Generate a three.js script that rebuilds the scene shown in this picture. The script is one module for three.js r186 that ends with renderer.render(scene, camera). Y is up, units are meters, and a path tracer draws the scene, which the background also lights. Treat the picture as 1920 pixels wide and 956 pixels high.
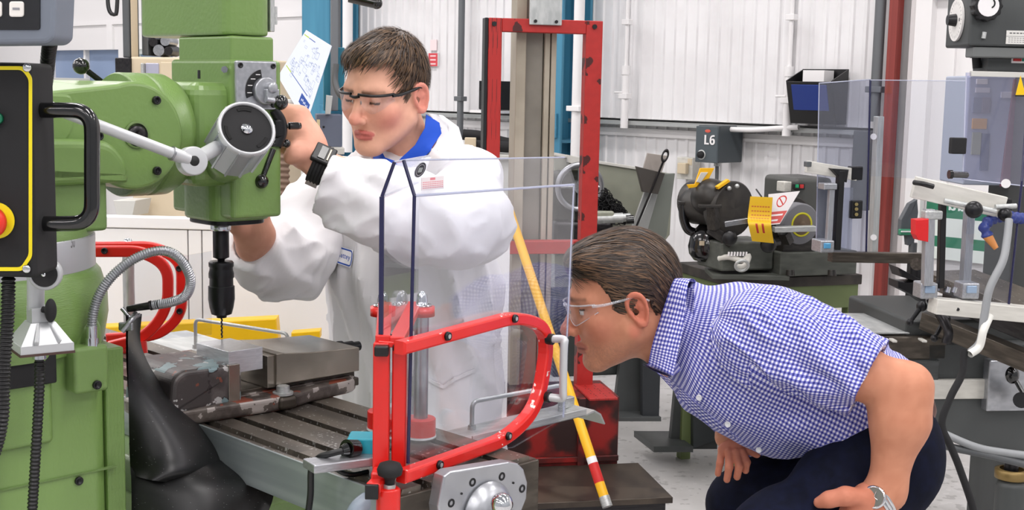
import * as THREE from 'three';
import { RoundedBoxGeometry } from 'three/addons/geometries/RoundedBoxGeometry.js';
import { mergeGeometries } from 'three/addons/utils/BufferGeometryUtils.js';
import { RectAreaLightUniformsLib } from 'three/addons/lights/RectAreaLightUniformsLib.js';
import { FontLoader } from 'three/addons/loaders/FontLoader.js';
import { TextGeometry } from 'three/addons/geometries/TextGeometry.js';

// ---------------------------------------------------------------- camera, exposure, lights
const V = (x, y, z) => new THREE.Vector3(x, y, z);
const scene = new THREE.Scene();
scene.background = new THREE.Color(0xe8ebef);
const FOC = 2400, EYE = 1.57, PITCH = Math.atan(FOC / 18400), ROLL = 0.02;
const camera = new THREE.PerspectiveCamera(2 * Math.atan(478 / FOC) * 180 / Math.PI, 1920 / 956, 0.05, 60);
camera.position.set(0, EYE, 0);
camera.rotation.order = 'XYZ';
camera.rotation.set(-PITCH, 0, ROLL);
camera.updateMatrixWorld(true);
const renderer = new THREE.WebGLRenderer({ antialias: true });
renderer.toneMapping = THREE.LinearToneMapping;
renderer.toneMappingExposure = 1.05;
renderer.shadowMap.enabled = true;
RectAreaLightUniformsLib.init();
const CEIL = 4.3;
const LIGHTS = [];                       // fluorescent fittings hung from the ceiling, in rows
for (const z of [-6.2, -3.1, 0, 3.1, 5.8, 8.3]) for (const x of [-9.4, -7, -4.4, -1.8]) LIGHTS.push([x, z]);   // along and across the long wall
const LAMP_POWER = 22;

// ---------------------------------------------------------------- layout helpers: a picture point at a known distance or on a known plane
function ray(px, py) { return V((px - 960) / FOC, -(py - 478) / FOC, -1).applyEuler(camera.rotation); }
const at = (px, py, d) => camera.position.clone().addScaledVector(ray(px, py), d);
function hit(px, py, p0, n) { const r = ray(px, py); return camera.position.clone().addScaledVector(r, p0.clone().sub(camera.position).dot(n) / r.dot(n)); }
class Frame {
  constructor(o, th) { this.o = o; this.th = th; this.X = V(Math.cos(th), 0, -Math.sin(th)); this.Y = V(0, 1, 0); this.Z = V(Math.sin(th), 0, Math.cos(th)); }
  w(x, y, z) { return this.o.clone().addScaledVector(this.X, x).addScaledVector(this.Y, y).addScaledVector(this.Z, z); }
  l(p) { const d = p.clone().sub(this.o); return V(d.dot(this.X), d.dot(this.Y), d.dot(this.Z)); }
  onx(a, b, c) { return this.l(hit(a, b, this.w(c, 0, 0), this.X)); }
  ony(a, b, c) { return this.l(hit(a, b, this.w(0, c, 0), this.Y)); }
  onz(a, b, c) { return this.l(hit(a, b, this.w(0, 0, c), this.Z)); }
  at(a, b, d) { return this.l(at(a, b, d)); }
}
// ---------------------------------------------------------------- random, noise, textures
function rng(s) { return () => { s |= 0; s = s + 0x6D2B79F5 | 0; let t = Math.imul(s ^ s >>> 15, 1 | s); t = t + Math.imul(t ^ t >>> 7, 61 | t) ^ t; return ((t ^ t >>> 14) >>> 0) / 4294967296; }; }
const hash3 = (x, y, z) => { let h = Math.imul(x, 374761393) ^ Math.imul(y, 668265263) ^ Math.imul(z, 1274126177); h = Math.imul(h ^ h >>> 13, 1274126177); return ((h ^ h >>> 16) >>> 0) / 4294967296; };
function vnoise(x, y, z = 0) {
  const xi = Math.floor(x), yi = Math.floor(y), zi = Math.floor(z); let u = x - xi, v = y - yi, w = z - zi;
  u = u * u * (3 - 2 * u); v = v * v * (3 - 2 * v); w = w * w * (3 - 2 * w);
  const L = (a, b, t) => a + (b - a) * t, h = (a, b, c) => hash3(xi + a, yi + b, zi + c);
  return L(L(L(h(0, 0, 0), h(1, 0, 0), u), L(h(0, 1, 0), h(1, 1, 0), u), v), L(L(h(0, 0, 1), h(1, 0, 1), u), L(h(0, 1, 1), h(1, 1, 1), u), v), w);
}
const fbm = (x, y, z = 0, o = 4) => { let s = 0, a = 0.5, n = 0; for (let i = 0; i < o; i++) { s += a * vnoise(x, y, z); n += a; a *= 0.5; x *= 2.03; y *= 2.03; z *= 2.03; } return s / n; };
const clamp = (x, a = 0, b = 1) => Math.min(b, Math.max(a, x));
const sstep = (a, b, x) => { const t = clamp((x - a) / (b - a)); return t * t * (3 - 2 * t); };
const mix = (a, b, t) => a + (b - a) * t;
const hex = h => [(h >> 16 & 255), (h >> 8 & 255), (h & 255)];
const mixc = (a, b, t) => [mix(a[0], b[0], t), mix(a[1], b[1], t), mix(a[2], b[2], t)];
function tex(n, fn, rx = 1, ry = 1, srgb = true) {           // fn(u, v) -> [r, g, b] 0..255
  const d = new Uint8Array(n * n * 4);
  for (let j = 0; j < n; j++) for (let i = 0; i < n; i++) { const c = fn(i / n, j / n), k = (j * n + i) * 4; d[k] = clamp(c[0], 0, 255); d[k + 1] = clamp(c[1], 0, 255); d[k + 2] = clamp(c[2], 0, 255); d[k + 3] = 255; }
  const t = new THREE.DataTexture(d, n, n); t.magFilter = THREE.LinearFilter; t.minFilter = THREE.LinearMipmapLinearFilter; t.generateMipmaps = true;
  t.wrapS = t.wrapT = THREE.RepeatWrapping; t.repeat.set(rx, ry); if (srgb) t.colorSpace = THREE.SRGBColorSpace; t.needsUpdate = true; return t;
}
const tile = (u, v, f, seed = 0, o = 4) => {                   // fbm that wraps
  const a = fbm(u * f, v * f, seed, o), b = fbm((u - 1) * f, v * f, seed, o), c = fbm(u * f, (v - 1) * f, seed, o), d = fbm((u - 1) * f, (v - 1) * f, seed, o);
  return mix(mix(a, b, u), mix(c, d, u), v);
};
function canvasTex(w, h, draw) { const c = document.createElement('canvas'); c.width = w; c.height = h; const g = c.getContext('2d'); draw(g, w, h); const t = new THREE.CanvasTexture(c); t.colorSpace = THREE.SRGBColorSpace; return t; }
const std = (color, rough = 0.6, metal = 0, extra = {}) => new THREE.MeshPhysicalMaterial({ color, roughness: rough, metalness: metal, ...extra });
function mottled(a, b, rough, metal, n, f, seed, extra = {}, power = 1) { return std(0xffffff, rough, metal, { map: tex(n, (u, v) => mixc(hex(a), hex(b), Math.pow(sstep(0.3, 0.7, tile(u, v, f, seed, 5)), power))), ...extra }); }
// ---------------------------------------------------------------- geometry helpers
function norm(g) { if (g.index) g = g.toNonIndexed(); for (const k of Object.keys(g.attributes)) if (!['position', 'normal', 'uv'].includes(k)) g.deleteAttribute(k); if (!g.attributes.uv) g.setAttribute('uv', new THREE.BufferAttribute(new Float32Array(g.attributes.position.count * 2), 2)); return g; }
function M(name, geo, mat, parent) {
  const g = Array.isArray(geo) ? (geo.length === 1 ? geo[0] : mergeGeometries(geo.map(norm))) : geo;
  const o = new THREE.Mesh(g, mat); o.name = name; o.castShadow = o.receiveShadow = true; (parent || scene).add(o); return o;
}
const used = {};
function numbered(n) { const k = used[n] = (used[n] ?? -1) + 1; return k ? n + '_' + String(k).padStart(3, '0') : n; }
function thing(name, label, category, pos = V(0, 0, 0), turn = 0, group) {
  const o = new THREE.Group(); o.name = numbered(name); o.position.copy(pos); o.rotation.y = turn; o.userData = { label, category }; if (group) o.userData.group = group; scene.add(o); return o;
}
function tag(o, label, category, group) { o.name = numbered(o.name); o.userData = { label, category }; if (group) o.userData.group = group; return o; }
function struct(name, geo, mat, parent) { const o = M(name, geo, mat, parent); if (!parent) o.userData.kind = 'structure'; return o; }
function B(w, h, d, x = 0, y = 0, z = 0, r = 0.003, s = 2) { r = Math.min(r, w * 0.49, h * 0.49, d * 0.49); const g = r > 0.0004 ? new RoundedBoxGeometry(w, h, d, s, r) : new THREE.BoxGeometry(w, h, d); g.translate(x, y, z); return g; }
const BB = (x0, x1, y0, y1, z0, z1, r = 0.003, s = 2) => B(Math.abs(x1 - x0), Math.abs(y1 - y0), Math.abs(z1 - z0), (x0 + x1) / 2, (y0 + y1) / 2, (z0 + z1) / 2, r, s);
const UP = V(0, 1, 0);
function orient(g, p, q) { const d = q.clone().sub(p).normalize(); g.applyQuaternion(new THREE.Quaternion().setFromUnitVectors(UP, d)); g.translate(p.x, p.y, p.z); return g; }
function C(p, q, r, r2 = r, seg = 20) { const L = p.distanceTo(q), g = new THREE.CylinderGeometry(r2, r, L, seg); g.translate(0, L / 2, 0); return orient(g, p, q); }
function LA(prof, seg = 32) { return new THREE.LatheGeometry(prof.map(a => new THREE.Vector2(Math.max(a[0], 1e-5), a[1])), seg); }
const LAt = (prof, p, q, seg = 32) => orient(LA(prof, seg), p, q);       // lathe with its axis from p towards q
const S = (r, p, sx = 1, sy = 1, sz = 1, a = 24, b = 16) => { const g = new THREE.SphereGeometry(r, a, b); g.scale(sx, sy, sz); g.translate(p.x, p.y, p.z); return g; };
function EX(pts, depth, bevel = 0.002, holes = [], seg = 2) {            // outline in xy, extruded along z from 0 to depth
  const s = new THREE.Shape(pts.map(a => new THREE.Vector2(a[0], a[1]))); for (const h of holes) s.holes.push(new THREE.Path(h.map(a => new THREE.Vector2(a[0], a[1]))));
  const b = Math.min(bevel, depth * 0.45);
  const g = new THREE.ExtrudeGeometry(s, b > 0 ? { depth: depth - 2 * b, bevelEnabled: true, bevelThickness: b, bevelSize: b, bevelOffset: -b, bevelSegments: seg, curveSegments: 8 } : { depth, bevelEnabled: false }); if (b > 0) g.translate(0, 0, b); return g;
}
const circ = (x, y, r, n = 20, a0 = 0, a1 = Math.PI * 2) => Array.from({ length: n }, (_, i) => { const a = a0 + (a1 - a0) * i / (a1 - a0 >= 6.28 ? n : n - 1); return [x + r * Math.cos(a), y + r * Math.sin(a)]; });
function fillet(pts, r, n = 6, closed = true) {                          // round the corners of a 2D polyline
  const out = [], L = pts.length;
  for (let i = 0; i < L; i++) {
    const p = pts[i]; if (!closed && (i === 0 || i === L - 1)) { out.push([p[0], p[1]]); continue; }
    const a = pts[(i + L - 1) % L], b = pts[(i + 1) % L], rr = p[2] ?? r; if (!rr) { out.push([p[0], p[1]]); continue; }
    const da = Math.hypot(a[0] - p[0], a[1] - p[1]), db = Math.hypot(b[0] - p[0], b[1] - p[1]), t = Math.min(rr, da * 0.49, db * 0.49);
    const A = [p[0] + (a[0] - p[0]) * t / da, p[1] + (a[1] - p[1]) * t / da], Bq = [p[0] + (b[0] - p[0]) * t / db, p[1] + (b[1] - p[1]) * t / db];
    for (let k = 0; k <= n; k++) { const s = k / n, u = 1 - s; out.push([u * u * A[0] + 2 * u * s * p[0] + s * s * Bq[0], u * u * A[1] + 2 * u * s * p[1] + s * s * Bq[1]]); }
  }
  return out;
}
function band(pts, w) {                                                   // outline of a strip of width w along an open 2D polyline
  const L = [], R = [];
  for (let i = 0; i < pts.length; i++) { const a = pts[Math.max(0, i - 1)], b = pts[Math.min(pts.length - 1, i + 1)]; let dx = b[0] - a[0], dy = b[1] - a[1]; const n = Math.hypot(dx, dy) || 1; dx /= n; dy /= n; L.push([pts[i][0] - dy * w / 2, pts[i][1] + dx * w / 2]); R.push([pts[i][0] + dy * w / 2, pts[i][1] - dx * w / 2]); }
  return L.concat(R.reverse());
}
function sweep(pts, rFn, n = 120, rad = 12, closed = false, tension = 0.5, kind = 'catmullrom') {
  const cv = new THREE.CatmullRomCurve3(pts, closed, kind, tension), fr = cv.computeFrenetFrames(n, closed), P = [], N = [], U = [], I = [];
  for (let i = 0; i <= n; i++) { const c = cv.getPointAt(i / n), r = typeof rFn === 'number' ? rFn : rFn(i / n); for (let j = 0; j <= rad; j++) { const a = j / rad * Math.PI * 2, nx = fr.normals[i].clone().multiplyScalar(Math.cos(a)).addScaledVector(fr.binormals[i], Math.sin(a)); P.push(c.x + nx.x * r, c.y + nx.y * r, c.z + nx.z * r); N.push(nx.x, nx.y, nx.z); U.push(i / n, j / rad); } }
  for (let i = 0; i < n; i++) for (let j = 0; j < rad; j++) { const a = i * (rad + 1) + j, b = a + rad + 1; I.push(a, a + 1, b, b, a + 1, b + 1); }
  const g = new THREE.BufferGeometry(); g.setAttribute('position', new THREE.Float32BufferAttribute(P, 3)); g.setAttribute('normal', new THREE.Float32BufferAttribute(N, 3)); g.setAttribute('uv', new THREE.Float32BufferAttribute(U, 2)); g.setIndex(I); if (typeof rFn !== 'number') g.computeVertexNormals(); return g;
}
const tube = (pts, r, n = 60, rad = 10) => sweep(pts, r, n, rad);
const rod = (pts, r, fr = 0.02, n = 80, rad = 10) => {                    // bent rod: straight runs with rounded corners
  const out = []; for (let i = 0; i < pts.length; i++) { if (i === 0 || i === pts.length - 1) { out.push(pts[i]); continue; } const p = pts[i], a = pts[i - 1].clone().sub(p), b = pts[i + 1].clone().sub(p), ta = Math.min(fr, a.length() * 0.45), tb = Math.min(fr, b.length() * 0.45); const A = p.clone().addScaledVector(a.normalize(), ta), Bq = p.clone().addScaledVector(b.normalize(), tb); for (let k = 0; k <= 6; k++) { const s = k / 6, u = 1 - s; out.push(V(0, 0, 0).addScaledVector(A, u * u).addScaledVector(p, 2 * u * s).addScaledVector(Bq, s * s)); } }
  const gs = []; const q = out; const fine = []; for (let i = 0; i < q.length - 1; i++) { const L = q[i].distanceTo(q[i + 1]), k = Math.max(1, Math.ceil(L / 0.03)); for (let j = 0; j < k; j++) fine.push(q[i].clone().lerp(q[i + 1], j / k)); } fine.push(q[q.length - 1]);
  return sweep(fine, r, Math.max(n, fine.length), rad, false, 0.5, 'centripetal');
};
const rib = (len, pitch, r0, r1) => t => { const k = (t * len / pitch) % 1; return mix(r0, r1, 0.5 - 0.5 * Math.cos(k * Math.PI * 2)); };
function hexBolt(p, d, r = 0.006, h = 0.005) { return C(p, p.clone().addScaledVector(d, h), r, r, 6); }
function capScrew(p, d, r = 0.006, h = 0.006) {          // socket-head screw: knurled head with a hex recess
  return [LAt([[0, 0], [r, 0], [r, h * 0.85], [r * 0.86, h], [r * 0.55, h], [r * 0.5, h * 0.4], [0, h * 0.4]], p, p.clone().add(d), 14)];
}
// isosurface mesher (surface nets) for bodies, cloth and castings
function surfaceNet(sdf, min, max, cell) {
  const nx = Math.ceil((max.x - min.x) / cell) + 1, ny = Math.ceil((max.y - min.y) / cell) + 1, nz = Math.ceil((max.z - min.z) / cell) + 1;
  const F = new Float32Array(nx * ny * nz), id = new Int32Array(nx * ny * nz).fill(-1), P = [], I = [];
  // coarse pass: skip blocks of 4 cells that are far from the surface
  const bs = 4; F.fill(1);
  for (let k = 0; k < nz; k += bs) for (let j = 0; j < ny; j += bs) for (let i = 0; i < nx; i += bs) {
    const dc = sdf(min.x + (i + bs / 2) * cell, min.y + (j + bs / 2) * cell, min.z + (k + bs / 2) * cell);
    const far = Math.abs(dc) > bs * cell * 1.6;
    for (let c = k; c < Math.min(nz, k + bs); c++) for (let b = j; b < Math.min(ny, j + bs); b++) for (let a = i; a < Math.min(nx, i + bs); a++) F[(c * ny + b) * nx + a] = far ? dc : sdf(min.x + a * cell, min.y + b * cell, min.z + c * cell);
  }
  const off = [0, 1, nx, nx + 1, nx * ny, nx * ny + 1, nx * ny + nx, nx * ny + nx + 1], E = [[0, 1], [2, 3], [4, 5], [6, 7], [0, 2], [1, 3], [4, 6], [5, 7], [0, 4], [1, 5], [2, 6], [3, 7]];
  for (let k = 0; k < nz - 1; k++) for (let j = 0; j < ny - 1; j++) for (let i = 0; i < nx - 1; i++) {
    const b = (k * ny + j) * nx + i; let m = 0; for (let q = 0; q < 8; q++) if (F[b + off[q]] < 0) m |= 1 << q; if (m === 0 || m === 255) continue;
    let x = 0, y = 0, z = 0, c = 0;
    for (const [p, q] of E) { const fa = F[b + off[p]], fb = F[b + off[q]]; if ((fa < 0) === (fb < 0)) continue; const t = fa / (fa - fb); x += mix(p & 1, q & 1, t); y += mix(p >> 1 & 1, q >> 1 & 1, t); z += mix(p >> 2 & 1, q >> 2 & 1, t); c++; }
    id[b] = P.length / 3; P.push(min.x + (i + x / c) * cell, min.y + (j + y / c) * cell, min.z + (k + z / c) * cell);
  }
  const quad = (a, b, c, d, f) => { if (a < 0 || b < 0 || c < 0 || d < 0) return; if (f) I.push(a, b, c, a, c, d); else I.push(a, c, b, a, d, c); };
  for (let k = 1; k < nz - 1; k++) for (let j = 1; j < ny - 1; j++) for (let i = 1; i < nx - 1; i++) {
    const b = (k * ny + j) * nx + i, s = F[b] < 0;
    if (s !== (F[b + 1] < 0)) quad(id[b - nx - nx * ny], id[b - nx * ny], id[b], id[b - nx], s);
    if (s !== (F[b + nx] < 0)) quad(id[b - 1 - nx * ny], id[b - 1], id[b], id[b - nx * ny], s);
    if (s !== (F[b + nx * ny] < 0)) quad(id[b - 1 - nx], id[b - nx], id[b], id[b - 1], s);
  }
  const g = new THREE.BufferGeometry(); g.setAttribute('position', new THREE.Float32BufferAttribute(P, 3)); g.setIndex(I); g.computeVertexNormals(); return g;
}
const smin = (a, b, k) => { const h = Math.max(k - Math.abs(a - b), 0) / k; return Math.min(a, b) - h * h * k * 0.25; };
const smax = (a, b, k) => -smin(-a, -b, k);
function caps(x, y, z, a, b, ra, rb) {                   // tapered capsule
  const bx = b.x - a.x, by = b.y - a.y, bz = b.z - a.z, px = x - a.x, py = y - a.y, pz = z - a.z; const t = clamp((px * bx + py * by + pz * bz) / (bx * bx + by * by + bz * bz + 1e-9));
  return Math.hypot(px - bx * t, py - by * t, pz - bz * t) - mix(ra, rb, t);
}
const ell = (x, y, z, c, rx, ry, rz) => { const a = (x - c.x) / rx, b = (y - c.y) / ry, d = (z - c.z) / rz, k = Math.hypot(a, b, d); return (k - 1) * Math.min(rx, ry, rz) * (k < 1 ? 1 : 1); };
function ellq(x, y, z, c, rx, ry, rz) { const a = x - c.x, b = y - c.y, d = z - c.z, k0 = Math.hypot(a / rx, b / ry, d / rz), k1 = Math.hypot(a / (rx * rx), b / (ry * ry), d / (rz * rz)); return k1 < 1e-9 ? -Math.min(rx, ry, rz) : k0 * (k0 - 1) / k1; }
function uvBox(g, s = 1) {                                 // box-projected uv in metres, for surfaces without their own
  const p = g.attributes.position, n = g.attributes.normal, u = new Float32Array(p.count * 2);
  for (let i = 0; i < p.count; i++) { const a = Math.abs(n.getX(i)), b = Math.abs(n.getY(i)), c = Math.abs(n.getZ(i)); let x, y; if (a >= b && a >= c) { x = p.getZ(i); y = p.getY(i); } else if (b >= c) { x = p.getX(i); y = p.getZ(i); } else { x = p.getX(i); y = p.getY(i); } u[i * 2] = x * s; u[i * 2 + 1] = y * s; }
  g.setAttribute('uv', new THREE.BufferAttribute(u, 2)); return g;
}
const U = (geo, s = 1) => { const g = Array.isArray(geo) ? (geo.length === 1 ? norm(geo[0]) : mergeGeometries(geo.map(norm))) : norm(geo); return uvBox(g, s); };
// ---------------------------------------------------------------- materials
const mat = {};
mat.white = std(0xeae8e8, 0.55); mat.white2 = std(0xe6e4e4, 0.5);
mat.clad = mottled(0xecebec, 0xe2e0e1, 0.45, 0, 128, 6, 3);
mat.floor = std(0xffffff, 0.55, 0, { map: tex(512, (u, v) => { let t = tile(u, v, 6, 1, 5), s = tile(u, v, 60, 7, 2); let c = mixc([178, 176, 174], [206, 204, 203], sstep(0.3, 0.7, t)); const k = s > 0.66 ? -26 : (s < 0.3 ? 8 : 0); return [c[0] + k, c[1] + k, c[2] + k]; }, 0.6, 0.6) });
mat.ceil = std(0xb9bdc2, 0.8); mat.farWall = std(0xa9adb1, 0.7);
mat.blue = mottled(0x4f93b0, 0x3f7f9c, 0.45, 0, 64, 5, 4);
mat.pipe = std(0x6a6d70, 0.5, 0.3); mat.galv = mottled(0xc8cac8, 0xaeb1b0, 0.42, 0.55, 128, 8, 5);
mat.redpost = mottled(0x8e3a33, 0x7b2f2a, 0.55, 0, 64, 5, 6);
mat.green = std(0x6f8d4b, 0.36, 0, { clearcoat: 0.35, clearcoatRoughness: 0.3, bumpMap: tex(256, (u, v) => { const k = 255 * tile(u, v, 40, 9, 3); return [k, k, k]; }, 5, 5, false), bumpScale: 0.0006 });
mat.greenDark = mat.green;
mat.black = std(0x0c0c0e, 0.4); mat.blackMatte = std(0x141416, 0.75); mat.blackGloss = std(0x0a0a0b, 0.16, 0, { clearcoat: 0.6, clearcoatRoughness: 0.1 });
mat.rubber = std(0xffffff, 0.42, 0, { map: tex(512, (u, v) => { const s = hash3(Math.floor(u * 512), Math.floor(v * 512), 5), d = tile(u, v, 5, 31, 5), n = tile(u, v, 70, 8, 2); let c = mixc([14, 14, 15], [34, 33, 33], sstep(0.45, 0.75, d)); if (s > 0.9985) c = [200, 200, 200]; else if (n > 0.72) c = [c[0] + 18, c[1] + 18, c[2] + 18]; return c; }, 2, 2), side: THREE.DoubleSide });
mat.steel = mottled(0xb6b7ba, 0x9b9da1, 0.3, 0.9, 128, 10, 11);
mat.alu = mottled(0xb9bbbf, 0xa7a9ae, 0.34, 0.75, 128, 14, 12);
mat.chrome = std(0xd8dadd, 0.12, 1);
mat.darkSteel = mottled(0x3e3c3d, 0x2b2a2c, 0.34, 0.75, 128, 10, 13);
mat.blackSteel = std(0x252527, 0.32, 0.55);
mat.vice = mottled(0x5d564d, 0x433d36, 0.38, 0.6, 128, 8, 14);
mat.viceGround = mottled(0xa39b90, 0x7d766c, 0.24, 0.8, 256, 12, 15);
mat.workpiece = std(0xffffff, 0.32, 0.75, { map: tex(256, (u, v) => { const l = tile(u * 0.15, v, 90, 17, 2) * 34 - 17; return [206 + l, 208 + l, 212 + l]; }, 6, 6) });
mat.peel = std(0xffffff, 0.42, 0.15, { map: tex(512, (u, v) => { const a = tile(u, v, 5, 21, 5), b = tile(u, v, 9, 22, 5), c = tile(u, v, 12, 25, 5); let k = mixc([92, 86, 84], [66, 61, 60], sstep(0.4, 0.6, b)); if (a > 0.525) k = mixc([104, 126, 130], [130, 150, 152], b); if (a > 0.508 && a <= 0.525) k = [48, 42, 42]; if (c > 0.65) k = [122, 70, 56]; if (c < 0.385) k = [176, 174, 172]; return k; }, 4.5, 4.5) });
mat.rusty = std(0xffffff, 0.45, 0.25, { map: tex(512, (u, v) => { const a = tile(u, v, 6, 41, 5), b = tile(u, v, 11, 42, 5); let k = mixc([94, 86, 80], [66, 58, 54], sstep(0.4, 0.6, b)); if (a > 0.53) k = mixc([140, 66, 44], [112, 60, 48], b); if (b < 0.39) k = [160, 152, 146]; return k; }, 5, 5) });
mat.tableTop = std(0xffffff, 0.36, 0.55, { map: tex(512, (u, v) => { const a = tile(u, v * 0.4, 8, 51, 5), s = tile(u, v, 80, 52, 2); let k = mixc([118, 110, 100], [86, 80, 74], sstep(0.35, 0.65, a)); if (s > 0.7) k = [190, 188, 184]; return k; }, 3, 3) });
mat.tableSide = mottled(0x9fa7a7, 0x8e9797, 0.4, 0.45, 128, 6, 53);
mat.red = std(0xd81c14, 0.34, 0, { clearcoat: 0.35, clearcoatRoughness: 0.25 });
mat.redChip = std(0xffffff, 0.36, 0, { map: tex(256, (u, v) => tile(u, v, 14, 61, 4) > 0.665 ? [232, 220, 214] : [216, 30, 22], 6, 6), clearcoat: 0.3 });
mat.redLift = std(0xffffff, 0.5, 0.05, { map: tex(256, (u, v) => { const a = tile(u, v, 7, 71, 5); return a > 0.63 ? [70, 22, 20] : mixc([160, 34, 30], [186, 44, 40], tile(u, v, 20, 72, 3)); }, 3, 3) });
mat.redWorn = std(0xffffff, 0.55, 0.05, { map: tex(256, (u, v) => { const a = tile(u, v, 4, 75, 5); return mixc([44, 20, 18], [150, 30, 26], sstep(0.42, 0.6, a)); }, 2.4, 2.4) });
mat.yellow = std(0xe2b10a, 0.4); mat.yellowBright = std(0xf0b618, 0.36);
mat.silver = std(0xb9bdc2, 0.38, 0.55); mat.silverPaint = std(0xc3c5c7, 0.4, 0.3);
mat.clear = new THREE.MeshPhysicalMaterial({ color: 0xf7f8fb, roughness: 0.02, transmission: 1, thickness: 0, ior: 1.49 });
mat.clearEdge = std(0x2a2a52, 0.25, 0, { transmission: 0.25, thickness: 0 });
mat.edgeLight = std(0xd8dcec, 0.2, 0, { transmission: 0.4, thickness: 0 });
mat.grey = std(0x55585a, 0.5); mat.greyMach = mottled(0x4a4d4d, 0x3f4242, 0.5, 0.05, 128, 6, 81);
mat.greyOlive = mottled(0x9c9e8e, 0x8b8e80, 0.5, 0.05, 128, 5, 82);
mat.beige = std(0xd2c2a6, 0.5); mat.lightGrey = std(0xc9c8c2, 0.45); mat.offwhite = mottled(0xd6d4cc, 0xc6c4bc, 0.45, 0.05, 128, 5, 83);
mat.teal = std(0x1fa3b8, 0.4);
mat.cableGrey = std(0x8d9092, 0.45); mat.cableWhite = std(0xd9d9d2, 0.4);
// ---------------------------------------------------------------- the building: a long clad wall seen at an angle, room closed on all sides
const WF = new Frame(V(0, 0, -8), Math.PI / 4);
const room = (x0, x1, y0, y1, z0, z1) => { const g = new THREE.BoxGeometry(x1 - x0, y1 - y0, z1 - z0); g.translate((x0 + x1) / 2, (y0 + y1) / 2, (z0 + z1) / 2); g.rotateY(WF.th); g.translate(WF.o.x, 0, WF.o.z); return g; };
const toRoom = g => { g.rotateY(WF.th); g.translate(WF.o.x, 0, WF.o.z); return g; };
const RAIL = 1.41, ZC = -1.85;
struct('floor', U(room(-11, 0.3, -0.2, 0, -9.2, 9.2), 1), mat.floor);
struct('ceiling', room(-11, 0.3, CEIL, CEIL + 0.15, -9.2, 9.2), mat.ceil);
struct('wall_front', room(-11.2, -11, 0, CEIL, -9.2, 9.2), mat.farWall);
struct('wall_left', room(-11, 0.3, 0, CEIL, -9.4, -9.2), mat.farWall);
struct('wall_right', room(-11, 0.3, 0, CEIL, 9.2, 9.4), mat.farWall);
const wb = struct('wall_back', room(0.12, 0.3, 0, CEIL, -9.2, 9.2), mat.white2);
function cladding(z0, z1, y0, y1, x) {                   // ribbed steel sheet, 75 mm ribs, facing the room (-x)
  const pts = []; const p = 0.075, n = Math.round((z1 - z0) / p);
  for (let i = 0; i < n; i++) { const z = z0 + i * p; for (const [a, b] of [[0, 0], [0.045, 0], [0.052, -0.009], [0.068, -0.009]]) pts.push([z + a, x + b]); }
  pts.push([z1, x], [z1, x + 0.03], [z0, x + 0.03]);
  const s = new THREE.Shape(pts.map(a => new THREE.Vector2(a[0], a[1]))); const g = new THREE.ExtrudeGeometry(s, { depth: y1 - y0, bevelEnabled: false });
  // shape (u = z, v = x), extrusion w = y
  const P = g.attributes.position; for (let i = 0; i < P.count; i++) { const u = P.getX(i), v = P.getY(i), w = P.getZ(i); P.setXYZ(i, v, y0 + w, u); } 
  const idx = norm(g); idx.computeVertexNormals(); return toRoom(uvBox(idx, 1));
}
for (const [a, b] of [[ZC, -0.5], [-0.5, 0.85], [0.85, 1.95], [1.95, 2.53]]) M('cladding_sheet', cladding(a, b, RAIL, CEIL, 0.02), mat.clad, wb);
for (const [a, b] of [[ZC, -0.5], [-0.5, 0.85], [0.85, 1.95], [1.95, 2.53]]) M('cladding_sheet', cladding(a, b, 0, RAIL - 0.03, 0.075), mat.clad, wb);
struct('trim_1', room(-0.03, 0.11, RAIL - 0.035, RAIL - 0.012, ZC, 2.53), mat.galv);
struct('trim_2', room(0.05, 0.1, RAIL - 0.1, RAIL - 0.055, ZC, 2.53), mat.white2);
for (const z of [0.86, 1.955]) M('cover_strip', room(-0.012, 0.012, RAIL, CEIL, z - 0.025, z + 0.025), mat.clad, wb);
// smooth lined part of the wall at the far left, with panels, windows and battens
M('wall_panel', room(-0.02, 0.12, 1.84, CEIL, -9.2, ZC - 0.02), mat.white2, wb); M('wall_panel', room(-0.02, 0.12, 0, 1.35, -9.2, ZC - 0.02), mat.white2, wb);
for (const [a, b] of [[-9.2, -6.4], [-4.98, -4.72], [-4.05, ZC - 0.02]]) M('wall_panel', room(-0.02, 0.12, 1.35, 1.84, a, b), mat.white2, wb);
const glassBlue = std(0x9db2d4, 0.12, 0, { transmission: 0.25, thickness: 0 });
const wn = struct('window_1', room(0.06, 0.075, 1.35, 1.84, -6.4, -4.98), glassBlue); M('window_frame', [room(0.02, 0.09, 1.35, 1.84, -5.72, -5.68), room(0.02, 0.09, 1.35, 1.84, -6.42, -6.38)], mat.white, wn);
const wn2 = struct('window_2', room(0.06, 0.075, 1.35, 1.84, -4.72, -4.05), glassBlue); M('window_frame', room(0.02, 0.09, 1.8, 1.84, -4.72, -4.05), mat.white, wn2);
for (const z of [-5.1, -3.05]) struct('trim_' + (z < -4 ? 3 : 4), room(-0.04, -0.018, 1.84, 2.06, z - 0.05, z + 0.05), mat.white);
struct('trim_5', room(-0.04, -0.018, 2.06, 2.1, -9, ZC - 0.02), mat.white);
tag(M('filing_cabinet', [toRoom(BB(-0.6, -0.1, 0.0, 1.58, -5.78, -5.35, 0.01)), toRoom(BB(-0.62, -0.6, 0.85, 1.5, -5.74, -5.39, 0.005)), toRoom(BB(-0.62, -0.6, 0.1, 0.8, -5.74, -5.39, 0.005))], mat.lightGrey), 'pale grey cabinet under the far window behind the black knob', 'cabinet');
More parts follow.
